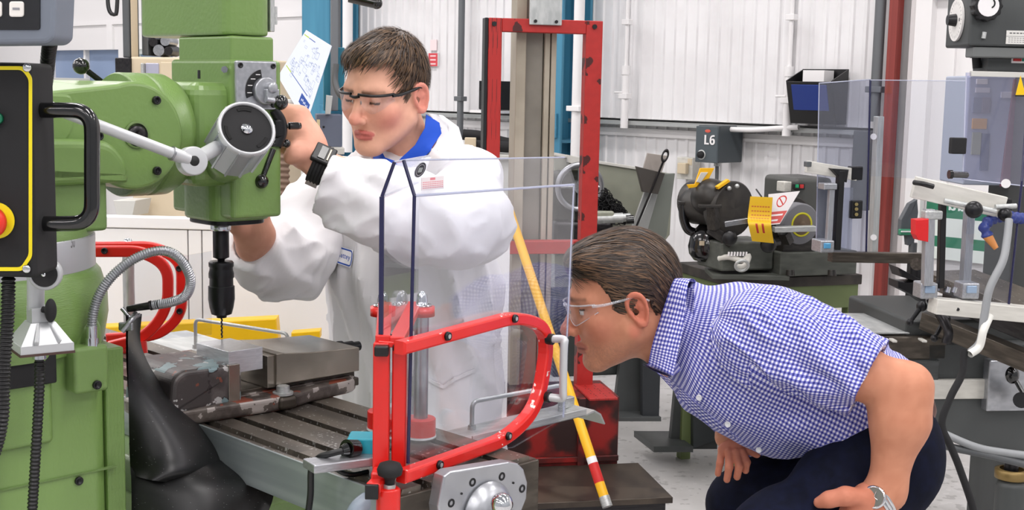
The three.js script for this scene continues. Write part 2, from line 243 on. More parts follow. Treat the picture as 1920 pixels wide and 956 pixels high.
// exit sign seen in the second window
{ const e = thing('exit_sign', 'small glowing green exit sign by the far left window', 'sign', WF.w(-0.06, 1.62, -4.5), WF.th);
  M('housing', B(0.03, 0.11, 0.3, 0.02, 0, 0, 0.004), mat.white, e); M('sign_face', B(0.006, 0.085, 0.27, 0.002, 0, 0, 0.001), std(0x16a878, 0.4, 0, { emissive: 0x16a878, emissiveIntensity: 0.5 }), e);
  M('arrow', [B(0.004, 0.016, 0.1, -0.003, 0, -0.02, 0), B(0.004, 0.05, 0.03, -0.003, 0, 0.05, 0)], mat.white, e);
  const pl = new THREE.PointLight(0x16a878, 0.05); pl.position.set(-0.06, 0, 0); pl.castShadow = true; e.add(pl); }
// lamps
const lampGlow = std(0xffffff, 0.5, 0, { emissive: 0xfffaf9, emissiveIntensity: 3 });
LIGHTS.forEach(([lx, lz], i) => {
  const o = thing('ceiling_light', 'long white fluorescent fitting hung under the ceiling', 'lamp', WF.w(lx, CEIL - 0.28, lz), WF.th, 'fluorescent fittings under the ceiling');
  M('housing', BB(-0.2, 0.2, 0.02, 0.1, -0.8, 0.8, 0.01), mat.white, o); M('diffuser', BB(-0.18, 0.18, 0, 0.025, -0.78, 0.78, 0.006), lampGlow, o);
  for (const z of [-0.6, 0.6]) M('suspension', [C(V(0, 0.1, z), V(0, 0.279, z), 0.004)], mat.silver, o);
  const l = new THREE.RectAreaLight(0xfffaf9, LAMP_POWER, 0.36, 1.56); l.position.set(0, -0.01, 0); l.rotation.x = -Math.PI / 2; o.add(l);
});
// blue stanchions (I sections) against the wall, with conduits
function stanchion(z, label) {
  const o = thing('steel_column', label, 'column', WF.w(-0.13, 0, z), WF.th);
  M('flange', BB(-0.13, -0.11, 0, CEIL, -0.16, 0.16, 0.004), mat.blue, o); M('flange', BB(0.105, 0.125, 0, CEIL, -0.16, 0.16, 0.004), mat.blue, o); M('web', BB(-0.11, 0.105, 0, CEIL, -0.008, 0.008, 0.002), mat.blue, o);
  M('bracket', [BB(-0.11, 0.1, RAIL - 0.15, RAIL - 0.13, -0.15, 0.15), BB(-0.145, -0.13, RAIL - 0.12, RAIL + 0.02, 0.06, 0.14)], mat.blue, o);
  return o;
}
stanchion(-1.72, 'blue painted steel column behind the young man\'s head');
stanchion(0.47, 'blue painted steel column behind the red lift frame');
const conduit = (px0, py0, px1, py1, dx, r, m, label, nm = 'conduit_pipe') => { const a = WF.onx(px0, py0, dx), b = WF.onx(px1, py1, dx); b.z = a.z; b.x = a.x; const o = thing(nm, label, 'pipe', WF.w(a.x, 0, a.z), WF.th); const t = Math.min(CEIL - 0.002, 4.29); M('pipe', C(V(0, b.y, 0), V(0, a.y > 1.9 ? t : a.y, 0), r), m, o); M('saddle_clip', [B(r * 2.6, 0.03, r * 3.2, 0, b.y + (1.75 - b.y) * 0.5, 0, 0.004)], m, o); return o; };
conduit(866, 0, 860, 260, -0.1, 0.021, mat.pipe, 'dark grey vertical pipe left of the red lift frame');
conduit(652, 0, 648, 285, -0.33, 0.034, mat.white, 'white vertical duct on the blue column beside the young man');
conduit(632, 0, 628, 180, -0.3, 0.025, mat.pipe, 'dark grey conduit left of the white duct', 'conduit_pipe');
conduit(1087, 0, 1082, 300, -0.31, 0.03, mat.white, 'white vertical duct on the column behind the red lift frame');
conduit(1652, 0, 1646, 228, -0.05, 0.026, mat.pipe, 'dark grey conduit beside the dark red post');
tag(M('steel_post', room(-0.08, -0.025, 0, CEIL, 2.56, 2.605), mat.redpost), 'dark red painted vertical steel post beside the white door', 'post');
// two white drop pipes on the cladding
for (const [px, yb, lb] of [[1170, 240, 'white drop pipe on the cladding next to the blue column'], [1474, 255, 'white drop pipe on the cladding left of the wall bin']]) {
  const a = WF.onx(px, yb, -0.055), o = thing('drop_pipe', lb, 'pipe', WF.w(-0.055, 0, a.z), WF.th);
  M('pipe', [C(V(0, a.y, 0), V(0, a.y + 0.33, 0), 0.022), C(V(0, a.y + 0.33, 0), V(0, CEIL - 0.01, 0), 0.012)], mat.white, o); M('joint', [C(V(0, a.y + 0.3, 0), V(0, a.y + 0.35, 0), 0.026)], mat.white, o); M('saddle_clip', [B(0.05, 0.03, 0.06, 0.0, a.y + 0.18, 0)], mat.white, o); M('saddle_clip', [B(0.04, 0.03, 0.05, 0.0, 1.95, 0)], mat.white, o); M('tap', [C(V(-0.02, a.y + 0.2, 0), V(-0.02, a.y + 0.2, -0.06), 0.006)], mat.white, o);
}
// door at the right
{ const zd0 = 2.66, zd1 = 3.9;
  M('wall_panel', room(-0.02, 0.12, 0, CEIL, 2.64, zd0 + 0.02), mat.white2, wb); M('wall_panel', room(-0.02, 0.12, 2.12, CEIL, zd0, zd1), mat.white2, wb); M('wall_panel', room(-0.02, 0.12, 0, CEIL, zd1, 9.2), mat.white2, wb);
  const d = struct('door_1', room(0.02, 0.07, 0, 2.02, zd0 + 0.1, zd1 - 0.1), mat.white);
  M('door_frame', [room(-0.05, 0.1, 0, 2.12, zd0 + 0.02, zd0 + 0.1), room(-0.05, 0.1, 0, 2.12, zd1 - 0.1, zd1), room(-0.05, 0.1, 2.03, 2.12, zd0 + 0.02, zd1)], mat.white, d);
  M('door_stile', room(0.0, 0.02, 0, 2.02, zd0 + 0.1, zd0 + 0.2), mat.white, d); M('door_stile', room(0.0, 0.02, 0, 2.02, zd1 - 0.2, zd1 - 0.1), mat.white, d); M('door_rail', room(0.0, 0.02, 1.92, 2.02, zd0 + 0.2, zd1 - 0.2), mat.white, d); M('door_rail', room(0.0, 0.02, 0, 0.2, zd0 + 0.2, zd1 - 0.2), mat.white, d);
  M('door_seam', room(0.0, 0.012, 0.2, 1.92, zd0 + 0.62, zd0 + 0.64), mat.lightGrey, d);
}
// ---------------------------------------------------------------- the green turret mill (local x along the ram, z along the table)
const MF = new Frame(V(-0.4732, 0, -2.0636), Math.PI / 4);
const mill = thing('milling_machine', 'large green turret milling machine with swivelling head and slotted table', 'machine', MF.o, MF.th);
const DZ = V(0, 0, 1), DX = V(1, 0, 0);
function basis(g, o, zd, yh = UP) { const z = zd.clone().normalize(), x = yh.clone().cross(z).normalize(), y = z.clone().cross(x); g.applyMatrix4(new THREE.Matrix4().makeBasis(x, y, z).setPosition(o)); return g; }
const rr = (x0, x1, y0, y1, r, n = 6) => fillet([[x0, y0], [x1, y0], [x1, y1], [x0, y1]], r, n);
const upright = g => { g.rotateX(-Math.PI / 2); return g; };   // outline (x, -z) raised along y
M('base', [BB(-0.85, 0.26, 0, 0.1, -0.3, 0.3, 0.02)], mat.green, mill);
M('column', [BB(-0.78, -0.288, 0.08, 1.252, -0.185, 0.172, 0.028, 4)], mat.green, mill);
M('column_way', [BB(-0.29, -0.262, 0.3, 1.2, -0.16, 0.165, 0.003)], mat.green, mill);
{ // access panel, raised pad and cover seam on the visible side
  const a = MF.onz(-60, 735, 0.172), b = MF.onz(97, 830, 0.172);
  M('raised_pad', [BB(a.x, b.x, 1.085, 1.22, 0.165, 0.182, 0.008, 3)], mat.green, mill);
  M('cover_seam', [BB(-0.6, -0.275 - 0.005, 1.031, 1.0335, 0.168, 0.1745, 0.0005)].map(g => g), mat.green, mill);
  const s = MF.onz(147, 901, 0.172); M('screw', capScrew(V(s.x, s.y, 0.172), DZ, 0.006, 0.004), mat.blackSteel, mill);
  const t = MF.onz(10, 600, 0.172); M('mounting_plate', [BB(t.x - 0.05, MF.onz(98, 700, 0.172).x, 1.168, 1.225, 0.17, 0.187, 0.003)], mat.blackMatte, mill);
}
M('turret_flange', [LA([[0.19, 1.2], [0.197, 1.24], [0.196, 1.272], [0.188, 1.3], [0.178, 1.312], [0, 1.312]], 64).translate(-0.42, 0, 0)], mat.green, mill);
const scaleTex = canvasTex(2048, 96, (g, w, h) => { g.fillStyle = '#c4c6c9'; g.fillRect(0, 0, w, h); g.fillStyle = '#333'; g.font = '17px sans-serif'; for (let i = 0; i < 72; i++) { const x = i * w / 72; g.fillRect(x, 0, 1.4, i % 6 ? 9 : 20); if (i % 6 === 0) g.fillText(String((i * 5) % 100), x - 8, 38); } });
M('degree_ring', [LA([[0.1785, 1.307], [0.181, 1.309], [0.181, 1.352], [0.1785, 1.354]], 64).translate(-0.42, 0, 0)], std(0xffffff, 0.35, 0.55, { map: scaleTex }), mill);
M('turret', [LA([[0.178, 1.35], [0.179, 1.368], [0.168, 1.382], [0.1, 1.388], [0, 1.388]], 64).translate(-0.42, 0, 0), BB(-0.42, -0.262, 1.36, 1.43, -0.06, 0.128, 0.006), BB(-0.62, -0.4, 1.36, 1.43, -0.12, 0.12, 0.01)], mat.green, mill);
{ const p = MF.onz(50, 453, 0.14); for (const [dx, dz] of [[0, 0], [-0.12, -0.02]]) M('clamp_bolt', [C(V(p.x + dx, 1.385, 0.1 + dz), V(p.x + dx, 1.405, 0.1 + dz), 0.0095), C(V(p.x + dx, 1.38, 0.1 + dz), V(p.x + dx, 1.387, 0.1 + dz), 0.014)], mat.blackSteel, mill); }
// ram: lower dovetail saddle and the long arm, as one casting
M('ram_saddle', [(() => { const g = EX(fillet([[-0.85, 1.427], [-0.236, 1.427], [-0.237, 1.455, 0.03], [-0.262, 1.487, 0.04], [-0.32, 1.49, 0.02], [-0.85, 1.49]], 0.004, 8), 0.29, 0.012, [], 4); g.translate(0, 0, -0.145); return g; })()], mat.green, mill);
const kx = -0.218, ky = 1.492, kr = 0.0765;
M('knuckle', [(() => { const pts = [[-0.85, 1.46], [kx - 0.07, 1.46]].concat(circ(kx, ky, kr, 40, -2.6, 1.9)).concat([[-0.262, 1.562], [-0.345, 1.553], [-0.85, 1.551]]); const g = EX(pts, 0.255, 0.006, [], 3); g.translate(0, 0, -0.127); return g; })()], mat.green, mill);
M('ram_side_cheek', [(() => { const g = EX(fillet([[-0.365, 1.49], [-0.33, 1.475], [-0.31, 1.5], [-0.31, 1.55], [-0.365, 1.551]], 0.012), 0.012, 0.004); g.translate(0, 0, 0.118); return g; })()], mat.green, mill);
for (const [a, b] of [[292, 188], [184, 255], [293, 320]]) { const p = MF.onz(a, b, 0.128); M('bolt', capScrew(V(p.x, p.y, 0.1275), DZ, 0.0062, 0.006), mat.blackSteel, mill); }
{ const p = MF.onz(256, 253, 0.128); M('pivot_recess', [LAt([[0.019, -0.002], [0.019, 0.002], [0.0165, 0.0028], [0.0155, 0.0005], [0.0135, 0.0005], [0.0125, 0.006], [0.006, 0.006], [0.005, 0.003], [0, 0.003]], V(p.x, p.y, 0.1275), V(p.x, p.y, 0.3), 32)], mat.darkSteel, mill); M('pivot_ring', [LAt([[0.0165, 0], [0.0195, 0.0005], [0.0195, 0.003], [0.0165, 0.003]], V(p.x, p.y, 0.1275), V(p.x, p.y, 0.3), 32)], mat.green, mill); }
{ // adapter drum between knuckle and head, axis along the ram
  M('swivel_drum', [LAt([[0, 0], [0.09, 0], [0.0925, 0.004], [0.0925, 0.036], [0.09, 0.039], [0.09, 0.041], [0.0925, 0.044], [0.092, 0.07], [0.084, 0.085], [0.06, 0.095], [0, 0.095]], V(-0.19, 1.489, 0.02), V(1, 1.489, 0.02), 56)], mat.green, mill);
  M('scale_plate', [(() => { const g = new THREE.CylinderGeometry(0.0935, 0.0935, 0.02, 16, 1, false, 0.25, 0.36); g.rotateZ(-Math.PI / 2); g.translate(-0.158, 1.489, 0.02); return g; })()], mat.grey, mill);
}
// head: gearbox block, quill housing, pulley covers
M('head_block', [upright(EX(rr(-0.04, 0.052, -0.1, 0.085, 0.012), 0.245, 0.006, [], 3)).translate(0, 1.36, 0), upright(EX(rr(-0.1, 0.0, -0.085, 0.065, 0.03), 0.16, 0.02, [], 4)).translate(0, 1.41, 0)], mat.greenDark, mill);
M('quill_housing', [upright(EX(rr(-0.052, 0.06, -0.072, 0.048, 0.04, 10), 0.075, 0.005, [], 3)).translate(0, 1.353, 0)], mat.greenDark, mill);
M('housing_lip', [upright(EX(rr(-0.046, 0.054, -0.066, 0.042, 0.038, 10), 0.012, 0.002)).translate(0, 1.346, 0)], mat.blackSteel, mill);
M('pulley_cover', [upright(EX(rr(-0.036, 0.042, -0.092, 0.064, 0.006), 0.054, 0.004, [], 3)).translate(0, 1.587, 0)], mat.greenDark, mill);
M('belt_guard', [upright(EX(rr(-0.04, 0.042, -0.092, 0.19, 0.03), 0.2, 0.005, [], 3)).translate(0, 1.642, 0)], mat.greenDark, mill);
M('motor', [LA([[0.075, 0], [0.082, 0.01], [0.082, 0.2], [0.06, 0.23], [0, 0.23]], 32).translate(0, 1.84, 0)], mat.greenDark, mill);
{ const a = MF.onz(514, 0, 0.05), pz = 0.05; M('cover_hinge', [BB(0.043, 0.052, 1.65, 1.72, 0.055, 0.08, 0.002), C(V(0.058, 1.662, 0.07), V(0.058, 1.69, 0.07), 0.004)], mat.galv, mill);
  const s = MF.onz(419, 130, 0.1); M('cap_nut', [hexBolt(V(-0.045, s.y, 0.088), V(-0.7, 0, 0.7), 0.0055, 0.004)], mat.chrome, mill);
  M('locking_nub', [C(V(-0.03, 1.575, 0.005), V(-0.03, 1.588, 0.005), 0.011)], mat.black, mill);
}
// speed plate with dial and lever on the near face of the head
{ const g = thing0('speed_selector', mill);
  const c = V(-0.0005, 1.566, 0.1); const w = 0.074;
  M('plate', [B(w, 0.075, 0.007, c.x, c.y, c.z + 0.0035, 0.003)], mat.alu, g);
  for (const [a, b] of [[-1, 1], [1, 1], [1, -1]]) M('screw', capScrew(V(c.x + a * w * 0.4, c.y + b * 0.03, c.z + 0.006), DZ, 0.0042, 0.003), mat.blackSteel, g);
  const arc = circ(c.x + 0.012, c.y - 0.008, 0.033, 16, 1.75, 3.5).concat(circ(c.x + 0.012, c.y - 0.008, 0.021, 16, 1.75, 3.5).reverse());
  M('speed_arc', EX(arc, 0.0016, 0.0004).translate(0, 0, c.z + 0.007), mat.black, g);
  for (let k = 0; k < 4; k++) { const a = 2 + k * 0.42; M('mark', [B(0.008, 0.0012, 0.0006, c.x + 0.012 + 0.027 * Math.cos(a), c.y - 0.008 + 0.027 * Math.sin(a), c.z + 0.0089, 0)], mat.white, g); }
  M('dial', [LAt([[0, 0], [0.021, 0], [0.021, 0.006], [0.019, 0.008], [0, 0.008]], V(c.x + 0.013, c.y - 0.008, c.z + 0.007), V(c.x + 0.013, c.y - 0.008, 1), 32)], mat.alu, g);
  const h = V(c.x + 0.018, c.y - 0.003, c.z + 0.012);
  M('lever_hub', [C(h, V(h.x, h.y, h.z + 0.012), 0.009), B(0.024, 0.02, 0.01, h.x + 0.001, h.y - 0.012, h.z + 0.006, 0.002)], mat.alu, g);
  const kb = MF.onz(526, 192, 0.128), ar = MF.onz(499, 186, 0.124); M('lever', [C(ar, kb, 0.0052, 0.0042), S(0.0085, V(h.x, h.y, h.z + 0.012), 1, 1, 0.4)], mat.alu, g); M('ball_knob', [S(0.0118, kb, 1, 1, 1, 28, 20)], mat.blackGloss, g);
}
// power feed unit with ribbed body and black end disc
{ const g = thing0('feed_unit', mill); const n = V(-0.25, 0.45, 0.87).normalize(), f = MF.onz(463, 241, 0.2);
  const put = geo => basis(geo, f, n);
  const poly = []; for (let i = 0; i < 12; i++) { const a = i / 12 * Math.PI * 2 + 0.13; for (const [da, r] of [[-0.035, 0.041], [-0.03, 0.0438], [0.03, 0.0438], [0.035, 0.041]]) poly.push([r * Math.cos(a + da), r * Math.sin(a + da)]); }
  M('ribbed_body', [put(EX(poly, 0.085, 0.0015).translate(0, 0, -0.085))], mat.silver, g);
  M('front_rim', [put((() => { const q = LA([[0.0375, -0.004], [0.0375, 0.001], [0.039, 0.003], [0.0415, 0.003], [0.043, -0.001], [0.043, -0.006]], 48); q.rotateX(Math.PI / 2); return q; })())], mat.silverPaint, g);
  M('end_disc', [put((() => { const q = LA([[0, -0.001], [0.0375, -0.001], [0.0375, -0.006], [0, -0.006]], 40); q.rotateX(Math.PI / 2); return q; })())], mat.blackMatte, g);
  for (const a0 of [1.2, 3.0, 5.1]) M('vent_slot', [put(EX(circ(0, 0, 0.033, 10, a0, a0 + 0.7).concat(circ(0, 0, 0.0285, 10, a0, a0 + 0.7).reverse()), 0.0015, 0.0004).translate(0, 0, -0.0012))], std(0x050506, 0.8), g);
  M('centre_screw', [put((() => { const q = LA([[0, 0.005], [0.004, 0.005], [0.0045, 0.003], [0.0085, 0.002], [0.0085, -0.001], [0, -0.001]], 24); q.rotateX(Math.PI / 2); return q; })())], mat.chrome, g);
  M('mounting_boss', [put((() => { const q = LA([[0, -0.085], [0.036, -0.085], [0.03, -0.135], [0, -0.135]], 32); q.rotateX(Math.PI / 2); return q; })())], mat.greenDark, g);
}
// quill feed handle: long silver arm, hub and stub
{ const g = thing0('feed_handle', mill); const hub = MF.onz(361, 302, 0.205), tip = MF.onz(40, 180, 0.2), st = MF.onz(408, 276, 0.17);
  const n = V(-0.2, 0.1, 0.97).normalize();
  M('hub', [LAt([[0, -0.016], [0.018, -0.016], [0.0205, -0.013], [0.0205, 0.005], [0.0185, 0.008], [0, 0.008]], hub, hub.clone().add(n), 32)], mat.silverPaint, g);
  M('hub_cap', [LAt([[0, 0.0095], [0.0065, 0.009], [0.0075, 0.0078], [0, 0.0075]], hub, hub.clone().add(n), 24)], mat.black, g);
  const q0 = hub.clone().lerp(tip, 0.1); M('arm', [C(hub.clone().lerp(tip, 0.03), hub.clone().lerp(tip, 0.13), 0.0095), C(q0, tip, 0.0078)], mat.silverPaint, g); M('stub', [C(hub, st, 0.0105)], mat.silverPaint, g); M('collar', [C(hub.clone().lerp(tip, 0.125), hub.clone().lerp(tip, 0.135), 0.0102)], mat.steel, g);
}
// black clutch levers at the right of the head
{ const g = thing0('clutch_lever', mill); const a = MF.onz(519, 215, 0.1), z = 0.1;
  const p = (x, y, zz = z) => MF.onz(x, y, zz);
  M('bracket', [sweep([p(512, 205), p(524, 226), p(526, 250), p(518, 275)], t => 0.008 + 0.003 * Math.sin(t * 3.1), 24, 10), B(0.018, 0.03, 0.02, p(520, 240).x, p(520, 240).y, z, 0.005)], mat.blackSteel, g);
  M('handle', [C(p(530, 237), p(541, 236, 0.105), 0.0035), LAt([[0, 0], [0.0055, 0.001], [0.006, 0.003], [0.006, 0.016], [0.005, 0.021], [0, 0.021]], p(540, 236, 0.105), p(562, 236, 0.11), 18)], mat.blackGloss, g);
  M('cross_pin', [C(p(505, 270), p(535, 270), 0.0045), S(0.007, p(537, 269))], mat.blackGloss, g);
  M('swing_lever', [C(p(512, 280), p(491, 335), 0.005, 0.0045), S(0.0115, p(490, 340))], mat.blackGloss, g);
}
{ const p = (x, y, zz = 0.075) => MF.onz(x, y, zz); M('oil_fitting', [C(p(452, 345), p(452, 367), 0.0042), C(p(446, 361), p(452, 361), 0.003)], mat.galv, mill); M('quill_lug', [BB(0.045, 0.062, p(510, 385).y, p(510, 366).y, 0.02, 0.075, 0.003)], mat.greenDark, mill); M('depth_rod', [C(p(497, 345), p(497, 402), 0.003)], mat.steel, mill); }
// lock lever with black ball on top of the ram
{ const a = MF.at(152, 124, 1.93), b = MF.at(190, 153, 1.96); M('lock_lever', [C(a, b.clone().add(b.clone().sub(a).multiplyScalar(0.6)), 0.0045)], mat.blackSteel, mill); M('ball_knob', [S(0.0125, a, 1, 1, 1, 28, 20)], mat.blackGloss, mill); }
{ const p = MF.onz(172, 690, 0.2); M('fitting_block', [BB(-0.352, -0.302, 1.15, 1.214, 0.16, 0.2, 0.006, 3)], mat.green, mill); const s = MF.onz(181, 721, 0.2); M('screw', capScrew(V(s.x, s.y, 0.2), DZ, 0.0062, 0.004), mat.blackSteel, mill); }
// knee, saddle, table
M('knee', [BB(-0.26, 0.16, 0.35, 0.93, -0.15, 0.14, 0.02)], mat.green, mill); M('saddle', [BB(-0.17, 0.15, 0.92, 0.985, -0.2, 0.19, 0.01)], mat.green, mill);
{ const x0 = -0.108, x1 = 0.165, yt = 1.05, yb = 0.985; const prof = [[x0, yb], [x1, yb], [x1, yt - 0.006], [x1 - 0.012, yt - 0.006], [x1 - 0.014, yt]];
  for (const s of [0.1, 0.028, -0.044]) prof.push([s + 0.008, yt], [s + 0.008, yt - 0.014], [s + 0.014, yt - 0.014], [s + 0.014, yt - 0.025], [s - 0.014, yt - 0.025], [s - 0.014, yt - 0.014], [s - 0.008, yt - 0.014], [s - 0.008, yt]);
  prof.push([x0 + 0.024, yt], [x0 + 0.022, yt - 0.007], [x0 + 0.01, yt - 0.007], [x0 + 0.008, yt - 0.001], [x0, yt - 0.001]);
  const g = EX(prof, 1.31, 0); g.translate(0, 0, -0.75); M('table', U(g, 1), mat.tableTop, mill);
  M('table_side', [BB(x0 - 0.002, x0 + 0.002, yb, yt - 0.0005, -0.75, 0.561, 0.001)], mat.tableSide, mill);
}
{ // end bracket with socket screws and chrome handwheel knob
  const P = [[822, 950], [833, 893], [845, 884], [955, 866], [972, 869], [983, 880], [990, 905], [988, 935], [972, 975], [900, 1005], [826, 985]].map(([a, b]) => { const q = MF.onz(a, b, 0.585); return [q.x, q.y]; });
  M('end_bracket', EX(P, 0.022, 0.003, [], 3).translate(0, 0, 0.563), mat.alu, mill); M('table_end', [BB(-0.11, 0.167, 0.962, 1.043, 0.558, 0.566, 0.002)], mat.vice, mill);
  for (const [a, b] of [[886, 904], [941, 893], [979, 916], [846, 943]]) { const q = MF.onz(a, b, 0.585); M('screw', capScrew(V(q.x, q.y, 0.583), DZ, 0.006, 0.003), mat.blackSteel, mill); }
  for (const [a, b] of [[962, 905], [865, 925]]) { const q = MF.onz(a, b, 0.585); M('dowel', [C(V(q.x, q.y, 0.583), V(q.x, q.y, 0.5865), 0.0016)], mat.black, mill); }
  const hb = MF.onz(925, 965, 0.6), kb = MF.onz(941, 945, 0.68); M('handwheel_hub', [LAt([[0, 0], [0.042, 0], [0.044, 0.006], [0.034, 0.018], [0.02, 0.024], [0, 0.024]], V(hb.x, hb.y, 0.585), V(hb.x, hb.y, 1), 36), C(V(hb.x, hb.y, 0.6), kb, 0.006)], mat.alu, mill); M('handwheel_knob', [S(0.0145, kb)], mat.chrome, mill);
}
function thing0(name, parent) { const o = new THREE.Group(); o.name = name; parent.add(o); return o; }
// patch surface from two boundary polylines with a bulge
function patch(A, Bp, bulge, dir, nu = 24, nv = 40) { const ca = new THREE.CatmullRomCurve3(A), cb = new THREE.CatmullRomCurve3(Bp), P = [], Uv = [], I = []; for (let j = 0; j <= nv; j++) { const a = ca.getPoint(j / nv), b = cb.getPoint(j / nv); for (let i = 0; i <= nu; i++) { const t = i / nu, k = bulge(t, j / nv), p = a.clone().lerp(b, t).addScaledVector(dir, k); P.push(p.x, p.y, p.z); Uv.push(t * a.distanceTo(b), j / nv * 0.4); } } for (let j = 0; j < nv; j++) for (let i = 0; i < nu; i++) { const a = j * (nu + 1) + i, b = a + nu + 1; I.push(a, b, a + 1, b, b + 1, a + 1); } const g = new THREE.BufferGeometry(); g.setAttribute('position', new THREE.Float32BufferAttribute(P, 3)); g.setAttribute('uv', new THREE.Float32BufferAttribute(Uv, 2)); g.setIndex(I); g.computeVertexNormals(); return g; }
const lift = (g, h) => { const g2 = g.clone(), p = g2.attributes.position, n = g2.attributes.normal; for (let i = 0; i < p.count; i++) p.setXYZ(i, p.getX(i) - n.getX(i) * h, p.getY(i) - n.getY(i) * h, p.getZ(i) - n.getZ(i) * h); return g2; };
{ const o = thing('way_cover', 'folded black rubber way cover hanging beside the green column', 'cover');
  const d = camera.position.clone().sub(at(300, 800, 1.9)).normalize();
  const g1 = patch([[240, 590, 1.83], [240, 650, 1.83], [241, 740, 1.84], [243, 850, 1.85], [245, 890, 1.86]].map(a => at(...a)), [[266, 588, 1.9], [265, 647, 1.92], [312, 734, 1.96], [386, 806, 1.97], [419, 848, 1.95], [400, 889, 1.9], [330, 905, 1.87]].map(a => at(...a)), (t, v) => 0.06 * Math.sin(Math.PI * t) * sstep(0.1, 0.8, v) - 0.015 * Math.sin(Math.PI * t) * (1 - v) , d);
  const g2 = patch([[242, 830, 1.9], [246, 900, 1.84], [247, 1000, 1.84]].map(a => at(...a)), [[440, 868, 1.93], [512, 915, 1.9], [480, 1010, 1.86]].map(a => at(...a)), (t, v) => 0.05 * Math.sin(Math.PI * Math.min(1, t * 1.1)) * (0.5 + v * 0.5), d);
  M('upper_fold', [g1, lift(g1, 0.003)], mat.rubber, o); M('lower_fold', [g2, lift(g2, 0.003)], mat.rubber, o);
  const q = [[428, 872, 1.93], [448, 866, 1.95], [514, 893, 1.92], [509, 914, 1.9]].map(a => at(...a)); const pg = new THREE.BufferGeometry(); 
  M('clamp_plate', [patch([q[0], q[0].clone().lerp(q[1], 0.5), q[1]], [q[3], q[3].clone().lerp(q[2], 0.5), q[2]], () => 0, d, 4, 4), lift(patch([q[0], q[0].clone().lerp(q[1], 0.5), q[1]], [q[3], q[3].clone().lerp(q[2], 0.5), q[2]], () => 0, d, 4, 4), -0.003)], std(0x9fb4b8, 0.5, 0.1), o);
  for (const [a, b] of [[470, 889], [499, 899]]) { const s = at(a, b, 1.905); M('screw', [S(0.004, s)], mat.blackSteel, o); }
  const c = [[258, 582, 1.86], [236, 596, 1.82], [222, 640, 1.8]].map(a => at(...a)); M('clip', [tube([at(228, 578, 1.84), at(246, 596, 1.84), at(262, 590, 1.85)], 0.003, 20, 8), B(0.02, 0.012, 0.006, ...at(236, 612, 1.82).toArray(), 0.002), tube([at(228, 622, 1.815), at(246, 600, 1.82), at(254, 588, 1.84)], 0.004, 20, 8)], mat.steel, o);
}
// flexible metal coolant hose
{ const o = thing('coolant_hose', 'bent flexible metal coolant hose rising from the green block', 'hose');
  const L = [[172, 640, 1.735], [172, 618, 1.735], [174, 590, 1.735], [186, 553, 1.738], [213, 515, 1.742], [258, 482, 1.75], [305, 470, 1.76], [338, 486, 1.78], [357, 522, 1.8], [349, 553, 1.82], [322, 566, 1.83], [288, 572, 1.835]].map(a => at(...a));
  M('flexible_pipe', sweep(L.slice(1), rib(0.42, 0.0045, 0.0058, 0.0073), 700, 12), mat.steel, o);
  M('nozzle', [C(L[11].clone().lerp(L[10], 0.3), at(240, 579, 1.845), 0.0062, 0.0048), C(at(285, 572, 1.836), at(281, 573, 1.836), 0.0072)], mat.darkSteel, o);
  M('hex_fitting', [C(at(172, 650, 1.735), at(172, 634, 1.735), 0.0098, 0.0095, 6), C(at(172, 634, 1.735), at(172, 612, 1.735), 0.0072)], mat.chrome, o);
}
// drill chuck and bit held in the spindle
{ const o = thing('drill_chuck', 'black drill chuck with a thin bit held in the mill spindle', 'chuck', MF.w(0, 0, 0), MF.th); const Y = y => MF.onz(416, y, 0).y;
  M('spindle_nose', [LA([[0, Y(408)], [0.0165, Y(408)], [0.0165, Y(430)], [0.0155, Y(432)], [0, Y(432)]], 32)], mat.chrome, o);
  M('arbor', [LA([[0, Y(431)], [0.013, Y(431)], [0.013, Y(482)], [0.009, Y(484)], [0.006, Y(486)], [0.0055, Y(494)], [0, Y(494)]], 32)], mat.darkSteel, o);
  M('chuck_body', [LA([[0, Y(489)], [0.018, Y(489)], [0.0202, Y(492)], [0.0202, Y(499)], [0.0188, Y(500)], [0.0188, Y(505)], [0.0205, Y(512)], [0.0205, Y(520)], [0.019, Y(521)], [0.0193, Y(535)]], 40)], mat.blackSteel, o);
  M('chuck_sleeve', [LA([[0.019, Y(535)], [0.0212, Y(536)], [0.0215, Y(560)], [0.0195, Y(575)], [0.0165, Y(588)], [0.012, Y(590)], [0.0085, Y(590)], [0.008, Y(595)], [0, Y(595)]], 40)], mat.blackSteel, o);
  M('drill_bit', [sweep(Array.from({ length: 40 }, (_, i) => V(0.0006 * Math.cos(i * 0.9), Y(592) + (Y(634) - Y(592)) * i / 39, 0.0006 * Math.sin(i * 0.9))), t => t > 0.96 ? 0.0014 * (1 - t) / 0.04 + 0.0002 : 0.0014, 160, 8)], mat.darkSteel, o);
}
